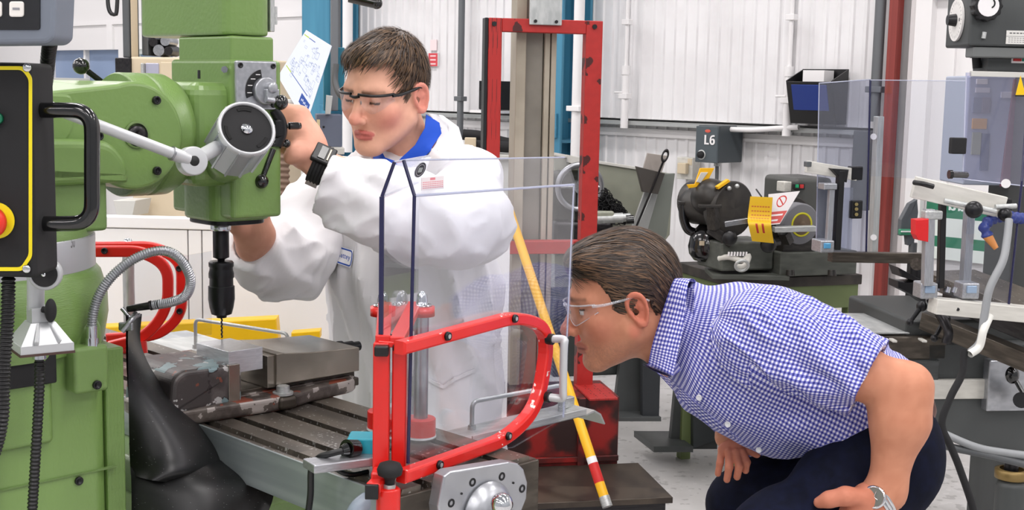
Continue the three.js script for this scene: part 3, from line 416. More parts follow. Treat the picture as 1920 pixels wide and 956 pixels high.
// machine vice and workpiece
{ const o = thing('machine_vice', 'worn grey machine vice with flaking paint bolted to the mill table', 'vice', MF.w(0, 0, 0), MF.th);
  const fj = EX(fillet([[-0.158, 1.07], [-0.03, 1.07], [-0.03, 1.128], [-0.045, 1.134, 0.004], [-0.135, 1.137, 0.018], [-0.152, 1.125, 0.01]], 0.006, 6), 0.142, 0.008, [], 4).translate(0, 0, -0.035); M('fixed_jaw', U(fj), mat.peel, o);
  M('jaw_plate', U(BB(-0.056, -0.036, 1.074, 1.134, -0.035, 0.1085, 0.001)), mat.viceGround, o);
  M('slide_bed', U([BB(-0.06, 0.21, 1.07, 1.084, -0.01, 0.083, 0.002), BB(-0.06, 0.21, 1.06, 1.074, -0.02, 0.095, 0.002)]), mat.vice, o);
  const mj = EX(fillet([[0.036, 1.087], [0.205, 1.087], [0.205, 1.128, 0.002], [0.1, 1.133, 0.02], [0.054, 1.138, 0.01], [0.05, 1.139], [0.036, 1.139]], 0.0015, 3), 0.142, 0.0015).translate(0, 0, -0.04); M('moving_jaw', U(mj), mat.viceGround, o);
  M('moving_jaw_plate', U([BB(0.022, 0.038, 1.084, 1.1365, -0.04, 0.098, 0.001)]), mat.viceGround, o); M('screw_hole', [C(V(0.02, 1.117, 0.06), V(0.0225, 1.117, 0.06), 0.004)], mat.black, o);
  const bs = upright(EX(fillet([[-0.165, -0.105, 0.02], [-0.05, -0.118, 0.01], [0.02, -0.125, 0.02], [0.06, -0.125, 0.02], [0.1, -0.11, 0.02], [0.215, -0.1, 0.04], [0.225, 0.02, 0.04], [0.1, 0.04], [-0.165, 0.035, 0.02]], 0.012, 6), 0.026, 0.008, [], 4)).translate(0, 1.05, 0); M('base', U(bs), mat.rusty, o);
  M('neck', U(BB(-0.13, 0.2, 1.066, 1.078, -0.02, 0.09, 0.004)), mat.rusty, o);
  const bp = V(0.042, 1.074, 0.112); M('clamp_bolt', [C(bp, V(bp.x, bp.y + 0.004, bp.z), 0.0165), C(V(bp.x, bp.y + 0.004, bp.z), V(bp.x, bp.y + 0.014, bp.z), 0.011, 0.0105, 6)], mat.galv, o); M('clamp_lug', U([BB(bp.x - 0.018, bp.x + 0.018, 1.051, 1.074, bp.z - 0.02, bp.z + 0.018, 0.008, 3)]), mat.vice, o);
  M('lead_screw', [C(V(0.2, 1.112, 0.03), V(0.245, 1.112, 0.03), 0.011), C(V(0.245, 1.112, 0.03), V(0.26, 1.112, 0.03), 0.0085), C(V(0.215, 1.112, 0.03), V(0.222, 1.112, 0.03), 0.014)], mat.blackSteel, o);
}
tag(M('workpiece', U(BB(-0.051, 0.012, 1.118, 1.1535, 0.006, 0.1, 0.0006)).rotateY(MF.th).translate(MF.o.x, 0, MF.o.z), mat.workpiece), 'bright aluminium block clamped in the vice under the drill', 'workpiece');
// ---------------------------------------------------------------- people
function prims(list, k) {                                  // smooth union of tapered capsules: [a, b, ra, rb]
  return (x, y, z) => { let d = 1e3; for (const p of list) d = smin(d, caps(x, y, z, p[0], p[1], p[2], p[3]), k); return d; };
}
function boundsOf(list, pad = 0.04) { const b = new THREE.Box3(); for (const p of list) for (const [c, r] of [[p[0], p[2]], [p[1], p[3]]]) { b.expandByPoint(c.clone().subScalar(r + pad)); b.expandByPoint(c.clone().addScalar(r + pad)); } return b; }
const netBox = (sdf, b, cell) => surfaceNet(sdf, b.min, b.max, cell);
function tint(g, fn) { const p = g.attributes.position, c = new Float32Array(p.count * 3), col = new THREE.Color(); for (let i = 0; i < p.count; i++) { const k = fn(p.getX(i), p.getY(i), p.getZ(i)); col.setRGB(k[0] / 255, k[1] / 255, k[2] / 255, THREE.SRGBColorSpace); c[i * 3] = col.r; c[i * 3 + 1] = col.g; c[i * 3 + 2] = col.b; } g.setAttribute('color', new THREE.BufferAttribute(c, 3)); return g; }
function normC(g) { if (g.index) g = g.toNonIndexed(); for (const k of Object.keys(g.attributes)) if (!['position', 'normal', 'color'].includes(k)) g.deleteAttribute(k); return g; }
function cast(sdf, px, py, d0, d1, lim = 140) { const r = ray(px, py), c = camera.position; let t = d0; for (let i = 0; i < lim; i++) { const v = sdf(c.x + r.x * t, c.y + r.y * t, c.z + r.z * t); if (v < 0.0004) break; t += Math.max(v * 0.6, 0.0005); if (t > d1) { t = d1; break; } } return c.clone().addScaledVector(r, t); }
function drape(sdf, A, Bq, d0, d1, off, thick, nu = 10, nv = 20) {     // cloth laid on a surface between two outlines
  const interp = (L, t) => { const k = t * (L.length - 1), i = Math.min(L.length - 2, Math.floor(k)), f = k - i; return [mix(L[i][0], L[i + 1][0], f), mix(L[i][1], L[i + 1][1], f)]; };
  const P = [], I = [], Uv = []; const cam = camera.position;
  for (let j = 0; j <= nv; j++) for (let i = 0; i <= nu; i++) { const a = interp(A, j / nv), b = interp(Bq, j / nv), p = cast(sdf, mix(a[0], b[0], i / nu), mix(a[1], b[1], i / nu), d0, d1); p.addScaledVector(cam.clone().sub(p).normalize(), typeof off === 'function' ? off(i / nu, j / nv) : off); P.push(p.x, p.y, p.z); Uv.push(i / nu, 1 - j / nv); }
  for (let it = 0; it < 2; it++) { const Q = P.slice(); for (let j = 1; j < nv; j++) for (let i = 1; i < nu; i++) for (let c = 0; c < 3; c++) { const k = (a, b) => Q[(b * (nu + 1) + a) * 3 + c]; P[(j * (nu + 1) + i) * 3 + c] = 0.4 * k(i, j) + 0.15 * (k(i - 1, j) + k(i + 1, j) + k(i, j - 1) + k(i, j + 1)); } }
  for (let j = 0; j < nv; j++) for (let i = 0; i < nu; i++) { const a = j * (nu + 1) + i, b = a + nu + 1; I.push(a, b, a + 1, b, b + 1, a + 1); }
  const g = new THREE.BufferGeometry(); g.setAttribute('position', new THREE.Float32BufferAttribute(P, 3)); g.setAttribute('uv', new THREE.Float32BufferAttribute(Uv, 2)); g.setIndex(I); g.computeVertexNormals();
  const n = g.attributes.normal, c0 = cam.clone().sub(V(P[0], P[1], P[2])); let s = 0; for (let i = 0; i < n.count; i++) s += n.getX(i) * c0.x + n.getY(i) * c0.y + n.getZ(i) * c0.z; const back = lift(g, s > 0 ? thick : -thick);
  // rim
  const rim = [], q = back.attributes.position, W = nu + 1; const edge = []; for (let i = 0; i < nu; i++) edge.push(i); for (let j = 0; j < nv; j++) edge.push(j * W + nu); for (let i = nu; i > 0; i--) edge.push(nv * W + i); for (let j = nv; j > 0; j--) edge.push(j * W);
  for (let k = 0; k < edge.length; k++) { const a = edge[k], b = edge[(k + 1) % edge.length]; const f = (at, i) => [at.getX(i), at.getY(i), at.getZ(i)]; const pp = g.attributes.position; rim.push(...f(pp, a), ...f(pp, b), ...f(q, a), ...f(q, a), ...f(pp, b), ...f(q, b)); }
  const r = new THREE.BufferGeometry(); r.setAttribute('position', new THREE.Float32BufferAttribute(rim, 3)); r.computeVertexNormals(); r.setAttribute('uv', new THREE.Float32BufferAttribute(new Float32Array(rim.length / 3 * 2), 2));
  return [g, back, r];
}
// head in its own frame: x to the person's left, y up, z out of the face; origin at eye level
const HP = (x, y, z) => V(x, y, z);
const hc = { cran: HP(0, 0.03, -0.01), face: HP(0, -0.03, 0.026), j0: HP(0.05, -0.05, 0.0), j1: HP(0.016, -0.1, 0.064), chin: HP(0, -0.104, 0.072), ck: HP(0.041, -0.024, 0.058), b0: HP(0.01, 0.021, 0.084), b1: HP(0.045, 0.019, 0.066), n0: HP(0, 0.006, 0.088), n1: HP(0, -0.03, 0.109), nt: HP(0, -0.037, 0.112), al: HP(0.0115, -0.041, 0.0995), so: HP(0.031, -0.001, 0.0935), ey: HP(0.031, -0.002, 0.0735), u0: HP(0, -0.067, 0.0945), u1: HP(0.021, -0.0715, 0.083), l0: HP(0, -0.0785, 0.0925), l1: HP(0.017, -0.0775, 0.0845), s0: HP(0, -0.0728, 0.101), s1: HP(0.024, -0.0735, 0.088), ear: HP(0.079, -0.008, -0.012), con: HP(0.0885, -0.006, -0.006), lobe: HP(0.075, -0.034, -0.004), ph: HP(0, -0.06, 0.1) };
function headSDF(x, y, z, o) {
  const ax = Math.abs(x); let d = ellq(x, y, z, hc.cran, 0.0745, 0.09, 0.097);
  d = smin(d, ellq(x, y, z, hc.face, 0.059, 0.084, 0.066), 0.03);
  d = smin(d, caps(ax, y, z, hc.j0, hc.j1, o.jaw ?? 0.024, 0.018), 0.028); d = smin(d, ellq(x, y, z, hc.chin, 0.02, 0.0165, 0.0185), 0.02);
  d = smin(d, Math.hypot(ax - hc.ck.x, y - hc.ck.y, z - hc.ck.z) - 0.0225, 0.028); d = smin(d, caps(ax, y, z, hc.b0, hc.b1, 0.0095, 0.009), 0.016);
  d = smax(d, -ellq(ax, y, z, hc.so, 0.0185, 0.0105, 0.0125), 0.014);
  d = smin(d, Math.hypot(ax - hc.ey.x, y - hc.ey.y, z - hc.ey.z) - 0.0132, 0.004);
  d = smin(d, caps(x, y, z, hc.n0, hc.n1, 0.0078, 0.0095), 0.014); d = smin(d, Math.hypot(x, y - hc.nt.y, z - hc.nt.z) - 0.0115, 0.008); d = smin(d, Math.hypot(ax - hc.al.x, y - hc.al.y, z - hc.al.z) - 0.0078, 0.007);
  const lk = o.lip0 ?? 1; d = smin(d, caps(ax, y, z, hc.u0, hc.u1, 0.0055 * lk, 0.004 * lk), 0.007); d = smin(d, caps(ax, y, z, hc.l0, hc.l1, 0.006 * lk, 0.0045 * lk), 0.007);
  d = smax(d, -caps(ax, y, z, hc.s0, hc.s1, o.mouth ?? 0.0022, 0.0015), 0.003);
  // ear: tilted rim with a hollow
  { const dy = y - hc.ear.y, dz = z - hc.ear.z, t = 0.22, ey = dy * Math.cos(t) + dz * Math.sin(t), ez = -dy * Math.sin(t) + dz * Math.cos(t), ex = ax - 0.0775 + ez * 0.36;
const R = Math.hypot(ey / 0.029, ez / (0.0155 + 0.0045 * clamp(ey / 0.03, -1, 1))), rd = (R - 1) * 0.0185; let e = Math.hypot(rd, ex - 0.0045) - 0.0038; e = smin(e, Math.max(rd, Math.abs(ex + 0.0005) - 0.002), 0.004); e = smin(e, Math.hypot(ey + 0.004, ez - 0.0135, ex - 0.003) - 0.0048, 0.004); e = smin(e, Math.hypot(ey + 0.026, ez - 0.006, ex - 0.001) - 0.0062, 0.006); e = smin(e, Math.hypot((ey - 0.004) / 1.6, ez + 0.006, ex - 0.001) - 0.0042, 0.004); d = smin(d, e, 0.005); d = smax(d, -(Math.hypot(ey + 0.003, (ez - 0.0055), ex + 0.004) - 0.0065), 0.003); }
  return d;
}
function skinTone(x, y, z, o) {                             // colour of the skin, lips, brows and eyes in head coordinates
  const ax = Math.abs(x); let c = o.skin.slice(); const n = fbm(x * 90, y * 90, z * 90, 3) - 0.5; c = [c[0] + n * 18, c[1] + n * 18, c[2] + n * 16];
  const bl = Math.exp(-((ax - 0.045) ** 2 + (y + 0.035) ** 2 + (z - 0.06) ** 2) / 0.0007); c = mixc(c, o.blush, bl * (o.blushAmt ?? 0.5)); const nb = Math.exp(-((x) ** 2 + (y + 0.037) ** 2 + (z - 0.115) ** 2) / 0.0003); c = mixc(c, o.blush, nb * 0.45);
  c = mixc(c, o.blush, 0.45 * sstep(0.073, 0.08, ax) * sstep(0.02, 0.008, z));
  const lip = Math.min(caps(ax, y, z, hc.u0, hc.u1, 0.0055, 0.004), caps(ax, y, z, hc.l0, hc.l1, 0.006, 0.0045)); c = mixc(c, o.lip, sstep(0.0022, 0.0002, lip)); const sl = caps(ax, y, z, hc.s0, hc.s1, (o.mouth ?? 0.0022) * 0.8, 0.001); c = mixc(c, [96, 38, 34], sstep(0.002, 0.0002, sl));
  const by = o.browY ?? 0.021, bw = caps(ax, y, z, HP(0.013, by, 0.092), HP(0.049, by + 0.0005, 0.072), 0.0045, 0.003); c = mixc(c, o.hair, sstep(0.003, -0.002, bw) * (0.55 + 0.5 * fbm(ax * 300, y * 500, z * 100, 2)));
  const ed = Math.hypot(ax - hc.ey.x, y - hc.ey.y, z - hc.ey.z); if (ed < 0.0152) { const ly = y - hc.ey.y - 0.0005, lx = ax - hc.ey.x; const up = o.closed ? -0.0035 : 0.0042, lo = -0.0055; if (z > hc.ey.z + 0.004) { if (ly < up && ly > lo && Math.abs(lx) < 0.0125) { c = [214, 204, 198]; if (Math.hypot(lx + (o.gx ?? 0), ly + (o.closed ? 0.003 : 0)) < 0.0052) c = [62, 52, 48]; } if (Math.abs(ly - up) < 0.0016 && Math.abs(lx) < 0.0135) c = [70, 48, 40]; } }
  if (o.stubble) { const k = sstep(-0.05, -0.075, y) * sstep(-0.02, 0.03, z) * (0.16 + 0.3 * (hash3(Math.round(x * 900), Math.round(y * 900), Math.round(z * 900)) - 0.4)); c = mixc(c, [120, 92, 82], clamp(k, 0, 0.35) * o.stubble); }
  return c;
}
function hairline(pts) { return z => { for (let i = 0; i < pts.length - 1; i++) if (z <= pts[i + 1][0]) { const t = sstep(0, 1, (z - pts[i][0]) / (pts[i + 1][0] - pts[i][0])); return mix(pts[i][1], pts[i + 1][1], clamp(t)); } return pts[pts.length - 1][1]; }; }
class Head {
  constructor(pos, fwd, up, scale) { const f = fwd.clone().normalize(), l = up.clone().cross(f).normalize(), u = f.clone().cross(l); this.m = new THREE.Matrix4().makeBasis(l, u, f).scale(V(scale, scale, scale)).setPosition(pos); this.inv = this.m.clone().invert(); this.s = scale; this.tmp = V(0, 0, 0); }
  w(x, y, z) { return V(x, y, z).applyMatrix4(this.m); }
  sdf(fn) { const e = this.inv.elements, s = this.s; return (x, y, z) => fn(e[0] * x + e[4] * y + e[8] * z + e[12], e[1] * x + e[5] * y + e[9] * z + e[13], e[2] * x + e[6] * y + e[10] * z + e[14]) * s; }
}
function makeHead(H, o, neckEnd) {
  const ne = neckEnd.clone().applyMatrix4(H.inv), n0 = HP(0, -0.045, -0.03);
  const f = (x, y, z) => { let d = headSDF(x, y, z, o); return smin(d, caps(x, y, z, n0, ne, o.neck0 ?? 0.05, o.neck1 ?? 0.06), 0.025); };
  const b = new THREE.Box3(HP(-0.105, -0.14, -0.125), HP(0.105, 0.135, 0.14)); b.expandByPoint(ne.clone().subScalar(0.075)); b.expandByPoint(ne.clone().addScalar(0.075));
  const g = netBox(f, b, 0.0026); tint(g, (x, y, z) => skinTone(x, y, z, o)); g.applyMatrix4(H.m); return { geo: normC(g), sdf: H.sdf(f) };
}
function makeHair(H, o, parent) {
  const hl = hairline(o.line), cc = HP(0, 0.033, -0.014);
  const strand = (x, y, z) => { const a = Math.atan2(x, y + 0.02) + (o.twist ?? 0) * z; const w = fbm(x * 20, y * 20, z * 20, 2); return fbm(a * (o.freq ?? 34) + w * 2.5, z * 9 + w, y * 6, 3) - 0.5; };
  const f = (x, y, z) => { const s = strand(x, y, z); let d = ellq(x, y, z, cc, o.r[0], o.r[1], o.r[2]); for (const e of o.extra || []) d = smin(d, ellq(x, y, z, e[0], e[1], e[2], e[3]), 0.025); d -= s * (o.amp ?? 0.009); const fray = s * 0.022; d = smax(d, hl(z) + fray - y, 0.006); const ax = Math.abs(x); d = smax(d, -(ellq(ax, y, z, HP(0.084, -0.012, -0.012), 0.022, 0.034, 0.022)), 0.004); return d; };
  const g = netBox(f, new THREE.Box3(HP(-0.11, -0.1, -0.135), HP(0.11, 0.16, 0.125)), 0.0023);
  tint(g, (x, y, z) => { const s = strand(x, y, z) + 0.5, q = fbm(Math.atan2(x, y + 0.02) * 90, z * 16, y * 12, 2); return mixc(o.dark, o.light, clamp(sstep(0.3, 0.75, s) * 0.65 + (q - 0.5) * 0.9)); });
  // combed strands lying on the hair mass
  const fb = (x, y, z) => { let d = ellq(x, y, z, cc, o.r[0], o.r[1], o.r[2]); for (const e of o.extra || []) d = smin(d, ellq(x, y, z, e[0], e[1], e[2], e[3]), 0.025); return d; };
  const R = rng(o.seed ?? 5), P = [], N = [], Cc = [], src = g.attributes.position, col = new THREE.Color();
  for (let k = 0; k < (o.count ?? 5200); k++) {
    const i = Math.floor(R() * src.count); let p = V(src.getX(i), src.getY(i), src.getZ(i)); if (p.y < hl(p.z) + 0.004 || fb(p.x, p.y, p.z) < -0.012) continue; const n = V(0, 0, 0), st = []; const len = (o.len ?? 0.03) * (0.6 + 0.8 * R()), steps = 7, w0 = 0.0007 + 0.0007 * R(), h1 = (o.lift ?? 0.003) * (0.3 + R()); const jx = (R() - 0.5) * 0.5, jy = (R() - 0.5) * 0.5, jz = (R() - 0.5) * 0.5;
    for (let q = 0; q <= steps; q++) { const e = 0.001, v = fb(p.x, p.y, p.z); n.set(fb(p.x + e, p.y, p.z) - v, fb(p.x, p.y + e, p.z) - v, fb(p.x, p.y, p.z + e) - v).normalize(); const t = q / steps; const h = 0.0012 + h1 * t; p.addScaledVector(n, h - v); const f = o.flow(p.x, p.y, p.z).add(V(jx, jy, jz)); f.addScaledVector(n, -f.dot(n)).normalize(); const side = n.clone().cross(f).multiplyScalar(w0 * (1 - t * t)); st.push([p.clone().sub(side), p.clone().add(side), n.clone()]); p = p.clone().addScaledVector(f, len / steps); }
    const c = mixc(o.dark, o.light, clamp(Math.pow(R(), 1.5) * 1.15)); col.setRGB(c[0] / 255, c[1] / 255, c[2] / 255, THREE.SRGBColorSpace);
    for (let q = 0; q < steps; q++) for (const [a, b] of [[q, 0], [q + 1, 0], [q, 1], [q + 1, 0], [q + 1, 1], [q, 1]]) { const v = st[a][b], m = st[a][2]; P.push(v.x, v.y, v.z); N.push(m.x, m.y, m.z); Cc.push(col.r, col.g, col.b); }
  }
  const sg = new THREE.BufferGeometry(); sg.setAttribute('position', new THREE.Float32BufferAttribute(P, 3)); sg.setAttribute('normal', new THREE.Float32BufferAttribute(N, 3)); sg.setAttribute('color', new THREE.Float32BufferAttribute(Cc, 3));
  const all = mergeGeometries([normC(g), sg]); all.applyMatrix4(H.m); return M('hair', all, std(0xffffff, 0.48, 0, { vertexColors: true, side: THREE.DoubleSide }), parent);
}
const skinMat = std(0xffffff, 0.5, 0, { vertexColors: true, sheen: 0.15, specularIntensity: 0.4 });
function limb(list, k, cell, tone, pad) { const f = prims(list, k), g = netBox(f, boundsOf(list, pad ?? 0.02), cell); tint(g, (x, y, z) => { const n = fbm(x * 70, y * 70, z * 70, 3) - 0.5; return [tone[0] + n * 22, tone[1] + n * 22, tone[2] + n * 20]; }); return normC(g); }
const A3 = L => L.map(a => at(...a));
function fingers(chains) { const out = []; for (const [pts, r0, r1] of chains) { const q = A3(pts); for (let i = 0; i < q.length - 1; i++) out.push([q[i], q[i + 1], mix(r0, r1, i / (q.length - 1)), mix(r0, r1, (i + 1) / (q.length - 1))]); } return out; }
const ridge = (x, y, z) => { const a = 1 - Math.abs(2 * vnoise(x, y, z) - 1), b = 1 - Math.abs(2 * vnoise(x * 2.1 + 7, y * 2.1, z * 2.1) - 1); return a * a * 0.75 + b * b * 0.25; };      // creases
// ---------------- the older man bending forward
const ging = tex(64, (u, v) => { const a = (u * 1 % 1) < 0.5, b = (v * 1 % 1) < 0.5, n = (hash3(u * 64 | 0, v * 64 | 0, 3) - 0.5) * 14; const c = a && b ? [44, 48, 142] : (a || b ? [128, 130, 202] : [236, 234, 246]); return [c[0] + n, c[1] + n, c[2] + n]; }, 1 / 0.0068, 1 / 0.0068);
const shirtMat = std(0xffffff, 0.75, 0, { map: ging, sheen: 0.2, side: THREE.DoubleSide });
const navy = mottled(0x12162a, 0x0d101e, 0.85, 0, 128, 20, 91, { specularIntensity: 0.25 });
const OM = { c: [198, 138, 112] };
{ const P = thing('person', 'man in a blue gingham short-sleeved shirt bending forward with hands on knees', 'person');
  const opt = { skin: [196, 134, 106], blush: [205, 104, 88], lip: [178, 108, 92], hair: [58, 42, 34], blushAmt: 0.45, stubble: 0.8, gx: 0.002, jaw: 0.027, neck0: 0.056, neck1: 0.06 };
  const H = new Head(at(1167, 561, 2.35), V(-0.978, -0.2, 0.1), V(-0.2, 0.978, 0.02), 1.0); OM.H = H;
  const hd = makeHead(H, opt, at(1272, 650, 2.37)); OM.head = hd.sdf;
  // body under the clothes, arms and hands
  const sh = at(1440, 635, 2.16), el = at(1696, 728, 2.08), wr = at(1662, 922, 2.1), rsh = at(1440, 640, 2.56), rel = at(1500, 790, 2.62), rwr = at(1366, 818, 2.42);
  const arm = limb([[sh, sh.clone().lerp(el, 0.55), 0.06, 0.049], [sh.clone().lerp(el, 0.55), el, 0.049, 0.036], [el, el.clone().lerp(wr, 0.3).add(V(0.004, 0, 0)), 0.034, 0.0435], [el.clone().lerp(wr, 0.3), wr, 0.043, 0.027], [wr, at(1615, 948, 2.1), 0.026, 0.026], [at(1708, 722, 2.075), at(1706, 732, 2.075), 0.026, 0.026]], 0.03, 0.006, opt.skin);
  const hl = limb([[wr, at(1630, 940, 2.1), 0.026, 0.028], [at(1630, 940, 2.1), at(1600, 968, 2.1), 0.03, 0.028], [at(1640, 955, 2.1), at(1605, 985, 2.12), 0.028, 0.024]].concat(fingers([[[[1618, 932, 2.08], [1585, 930, 2.07], [1555, 936, 2.075], [1536, 942, 2.085]], 0.016, 0.0095], [[[1600, 965, 2.1], [1570, 985, 2.1], [1548, 1012, 2.11]], 0.0105, 0.008], [[[1608, 980, 2.11], [1585, 1010, 2.12], [1570, 1035, 2.13]], 0.0105, 0.008], [[[1620, 985, 2.13], [1603, 1020, 2.14], [1594, 1045, 2.15]], 0.01, 0.008], [[[1632, 982, 2.15], [1622, 1010, 2.16], [1618, 1030, 2.17]], 0.009, 0.007]])), 0.012, 0.0032, mixc(opt.skin, opt.blush, 0.25));
  const ra = limb([[rsh, rel, 0.05, 0.038], [rel, rwr, 0.04, 0.027]], 0.03, 0.008, opt.skin);
  const hr = limb([[rwr, at(1376, 834, 2.405), 0.022, 0.017], [at(1370, 832, 2.405), at(1356, 842, 2.4), 0.016, 0.01], [at(1374, 832, 2.405), at(1367, 848, 2.4), 0.016, 0.011], [at(1380, 832, 2.4), at(1388, 848, 2.395), 0.015, 0.011]].concat(fingers([[[[1390, 834, 2.4], [1408, 845, 2.39], [1419, 852, 2.39]], 0.0092, 0.007], [[[1391, 846, 2.388], [1400, 866, 2.38], [1398, 882, 2.385]], 0.0082, 0.0066], [[[1380, 848, 2.385], [1386, 874, 2.375], [1382, 894, 2.38]], 0.0084, 0.0068], [[[1367, 847, 2.388], [1367, 876, 2.378], [1363, 899, 2.383]], 0.0082, 0.0066], [[[1354, 842, 2.4], [1350, 868, 2.392], [1346, 888, 2.397]], 0.0075, 0.006]])), 0.0028, 0.0024, mixc(opt.skin, opt.blush, 0.3));
  const tA = at(1275, 617, 2.365), tB = at(1692, 812, 2.34), hip = at(1690, 860, 2.34);
  const trunk = limb([[tA.clone().lerp(tB, 0.12), tA.clone().lerp(tB, 0.85), 0.07, 0.07], [sh, rsh, 0.05, 0.05], [at(1560, 745, 2.3), at(1560, 745, 2.42), 0.07, 0.07]], 0.06, 0.016, opt.skin);
  M('body', mergeGeometries([hd.geo, arm, hl, ra, hr, trunk]), skinMat, P);
  makeHair(H, { line: [[-0.12, -0.05], [-0.085, -0.062], [-0.05, -0.04], [-0.03, 0.012], [-0.012, 0.026], [0.006, 0.02], [0.014, -0.012], [0.026, -0.012], [0.036, 0.03], [0.055, 0.058], [0.075, 0.064], [0.1, 0.066]], r: [0.0805, 0.0985, 0.1], extra: [[HP(0, 0.086, 0.045), 0.055, 0.032, 0.05]], dark: [32, 24, 19], light: [112, 84, 60], freq: 60, amp: 0.005, len: 0.05, lift: 0.003, seed: 8, flow: (x, y, z) => V(x * 4 + 0.1, -0.45 + y * 3 - (z < -0.04 ? 0.9 : 0), -1) }, P);
  // torso of the shirt in its own axes: s along the spine, p towards the back, q towards his left
  const ax = tB.clone().sub(tA), L = ax.length(); ax.normalize(); const q = V(0.02, 0, 1).addScaledVector(ax, -ax.z).normalize(), p = q.clone().cross(ax).normalize().multiplyScalar(1); if (p.y < 0) p.negate();
  const tab = (t, s) => { const k = clamp(s / L * (t.length - 1), 0, t.length - 1), i = Math.min(t.length - 2, Math.floor(k)), f = k - i, u = f * f * (3 - 2 * f); return mix(t[i], t[i + 1], u); };
  const RP = [0.088, 0.128, 0.143, 0.147, 0.143, 0.128, 0.108], RQ = [0.09, 0.165, 0.19, 0.185, 0.182, 0.18, 0.172], CP = [0.004, -0.004, 0.0, 0.002, 0.004, 0.002, -0.004];
  const loc = (x, y, z) => { const a = x - tA.x, b = y - tA.y, c = z - tA.z; return [a * ax.x + b * ax.y + c * ax.z, a * p.x + b * p.y + c * p.z, a * q.x + b * q.y + c * q.z]; };
  // hem plane
  const h0 = at(1478, 893, 2.2), h1 = at(1752, 765, 2.2), hd1 = h1.clone().sub(h0).normalize(), hn = hd1.clone().cross(V(0, 0, 1)).normalize(); if (hn.y > 0) hn.negate(); const hk = hn.dot(h0);
  const folds = (s, b, c) => { const w = fbm(s * 9, b * 9, c * 9, 3) * 0.5; const m1 = sstep(0.12, 0.42, s); return 0.012 * m1 * Math.sin((b * 0.85 + s * 0.35 + w * 0.12) * 95) * sstep(0.3, 0.7, fbm(s * 7 + 3, b * 12, c * 7, 2)) + 0.012 * (fbm(s * 8, b * 20, c * 12, 3) - 0.5) + 0.016 * (ridge(s * 6 + b * 5, b * 17 - s * 8, c * 5) - 0.35) * m1; };
  const torso = (x, y, z) => { const [s, b, c] = loc(x, y, z); const rp = tab(RP, s), rq = tab(RQ, s), cp = tab(CP, s); let d = (Math.hypot((b - cp) / rp, c / rq) - 1) * Math.min(rp, rq) * 0.92; d = smax(d, -s - 0.022, 0.012); d = smax(d, s - L - 0.09, 0.03); d = smin(d, caps(x, y, z, sh, rsh, 0.075, 0.075), 0.07); d -= folds(s, b, c); d = smax(d, hn.x * x + hn.y * y + hn.z * z - hk, 0.008); return d; };
  const tb = new THREE.Box3(); for (const s of [-0.03, L * 0.3, L + 0.12]) for (const b of [-0.19, 0.19]) for (const c of [-0.27, 0.27]) tb.expandByPoint(tA.clone().addScaledVector(ax, s).addScaledVector(p, b).addScaledVector(q, c));
  const gt = netBox(torso, tb, 0.0075);
  { const pos = gt.attributes.position, uv = new Float32Array(pos.count * 2); for (let i = 0; i < pos.count; i++) { const [s, b, c] = loc(pos.getX(i), pos.getY(i), pos.getZ(i)); const an = Math.atan2(b, c); uv[i * 2] = an * 0.155 + s * 0.05; uv[i * 2 + 1] = s + b * 0.1; } gt.setAttribute('uv', new THREE.BufferAttribute(uv, 2)); }
  const shirt = M('shirt', gt, shirtMat, P); OM.torso = torso;
  // sleeve
  const s0 = at(1432, 628, 2.165), s1 = at(1640, 708, 2.1), sd = s1.clone().sub(s0), SL = sd.length(); sd.normalize(); const e1 = at(1650, 660, 2.1).sub(at(1592, 765, 2.1)).normalize(), sn = sd.clone().addScaledVector(e1, -sd.dot(e1)).normalize(), scut = sn.dot(at(1628, 708, 2.1));
  const su = UP.clone().addScaledVector(sd, -UP.dot(sd)).normalize(), sv = sd.clone().cross(su);
  const sl0 = (x, y, z) => { const a = x - s0.x, b = y - s0.y, c = z - s0.z, t = a * sd.x + b * sd.y + c * sd.z, an = Math.atan2(a * su.x + b * su.y + c * su.z, a * sv.x + b * sv.y + c * sv.z); const f = 0.008 * Math.sin(an * 5 + t * 42 + 3 * fbm(t * 12, an * 2, 1, 2)) * sstep(-0.02, 0.08, t) + 0.008 * (fbm(t * 16 + 4, an * 2.6, 2, 3) - 0.5) + 0.015 * (ridge(t * 9, an * 2.2 + t * 10, 3) - 0.35); return caps(x, y, z, s0, s1, 0.083, 0.064) - f; };
  const sleeveF = (x, y, z) => { let d = sl0(x, y, z); d = smax(d, sn.x * x + sn.y * y + sn.z * z - scut, 0.004); const inn = Math.max(d + 0.004, 0); const core = sl0(x, y, z) + 0.0095, cutIn = sn.x * x + sn.y * y + sn.z * z - (scut - 0.035); return smax(d, -Math.max(core, -cutIn), 0.002); };
  const gs = netBox(sleeveF, boundsOf([[s0, s1, 0.09, 0.09]], 0.03), 0.0042);
  { const pos = gs.attributes.position, uv = new Float32Array(pos.count * 2); for (let i = 0; i < pos.count; i++) { const a = pos.getX(i) - s0.x, b = pos.getY(i) - s0.y, c = pos.getZ(i) - s0.z, t = a * sd.x + b * sd.y + c * sd.z, an = Math.atan2(a * sv.x + b * sv.y + c * sv.z, -(a * su.x + b * su.y + c * su.z)); uv[i * 2] = Math.atan2(a * su.x + b * su.y + c * su.z, a * sv.x + b * sv.y + c * sv.z) * 0.075; uv[i * 2 + 1] = t; } gs.setAttribute('uv', new THREE.BufferAttribute(uv, 2)); }
  M('sleeve', gs, shirtMat, shirt);
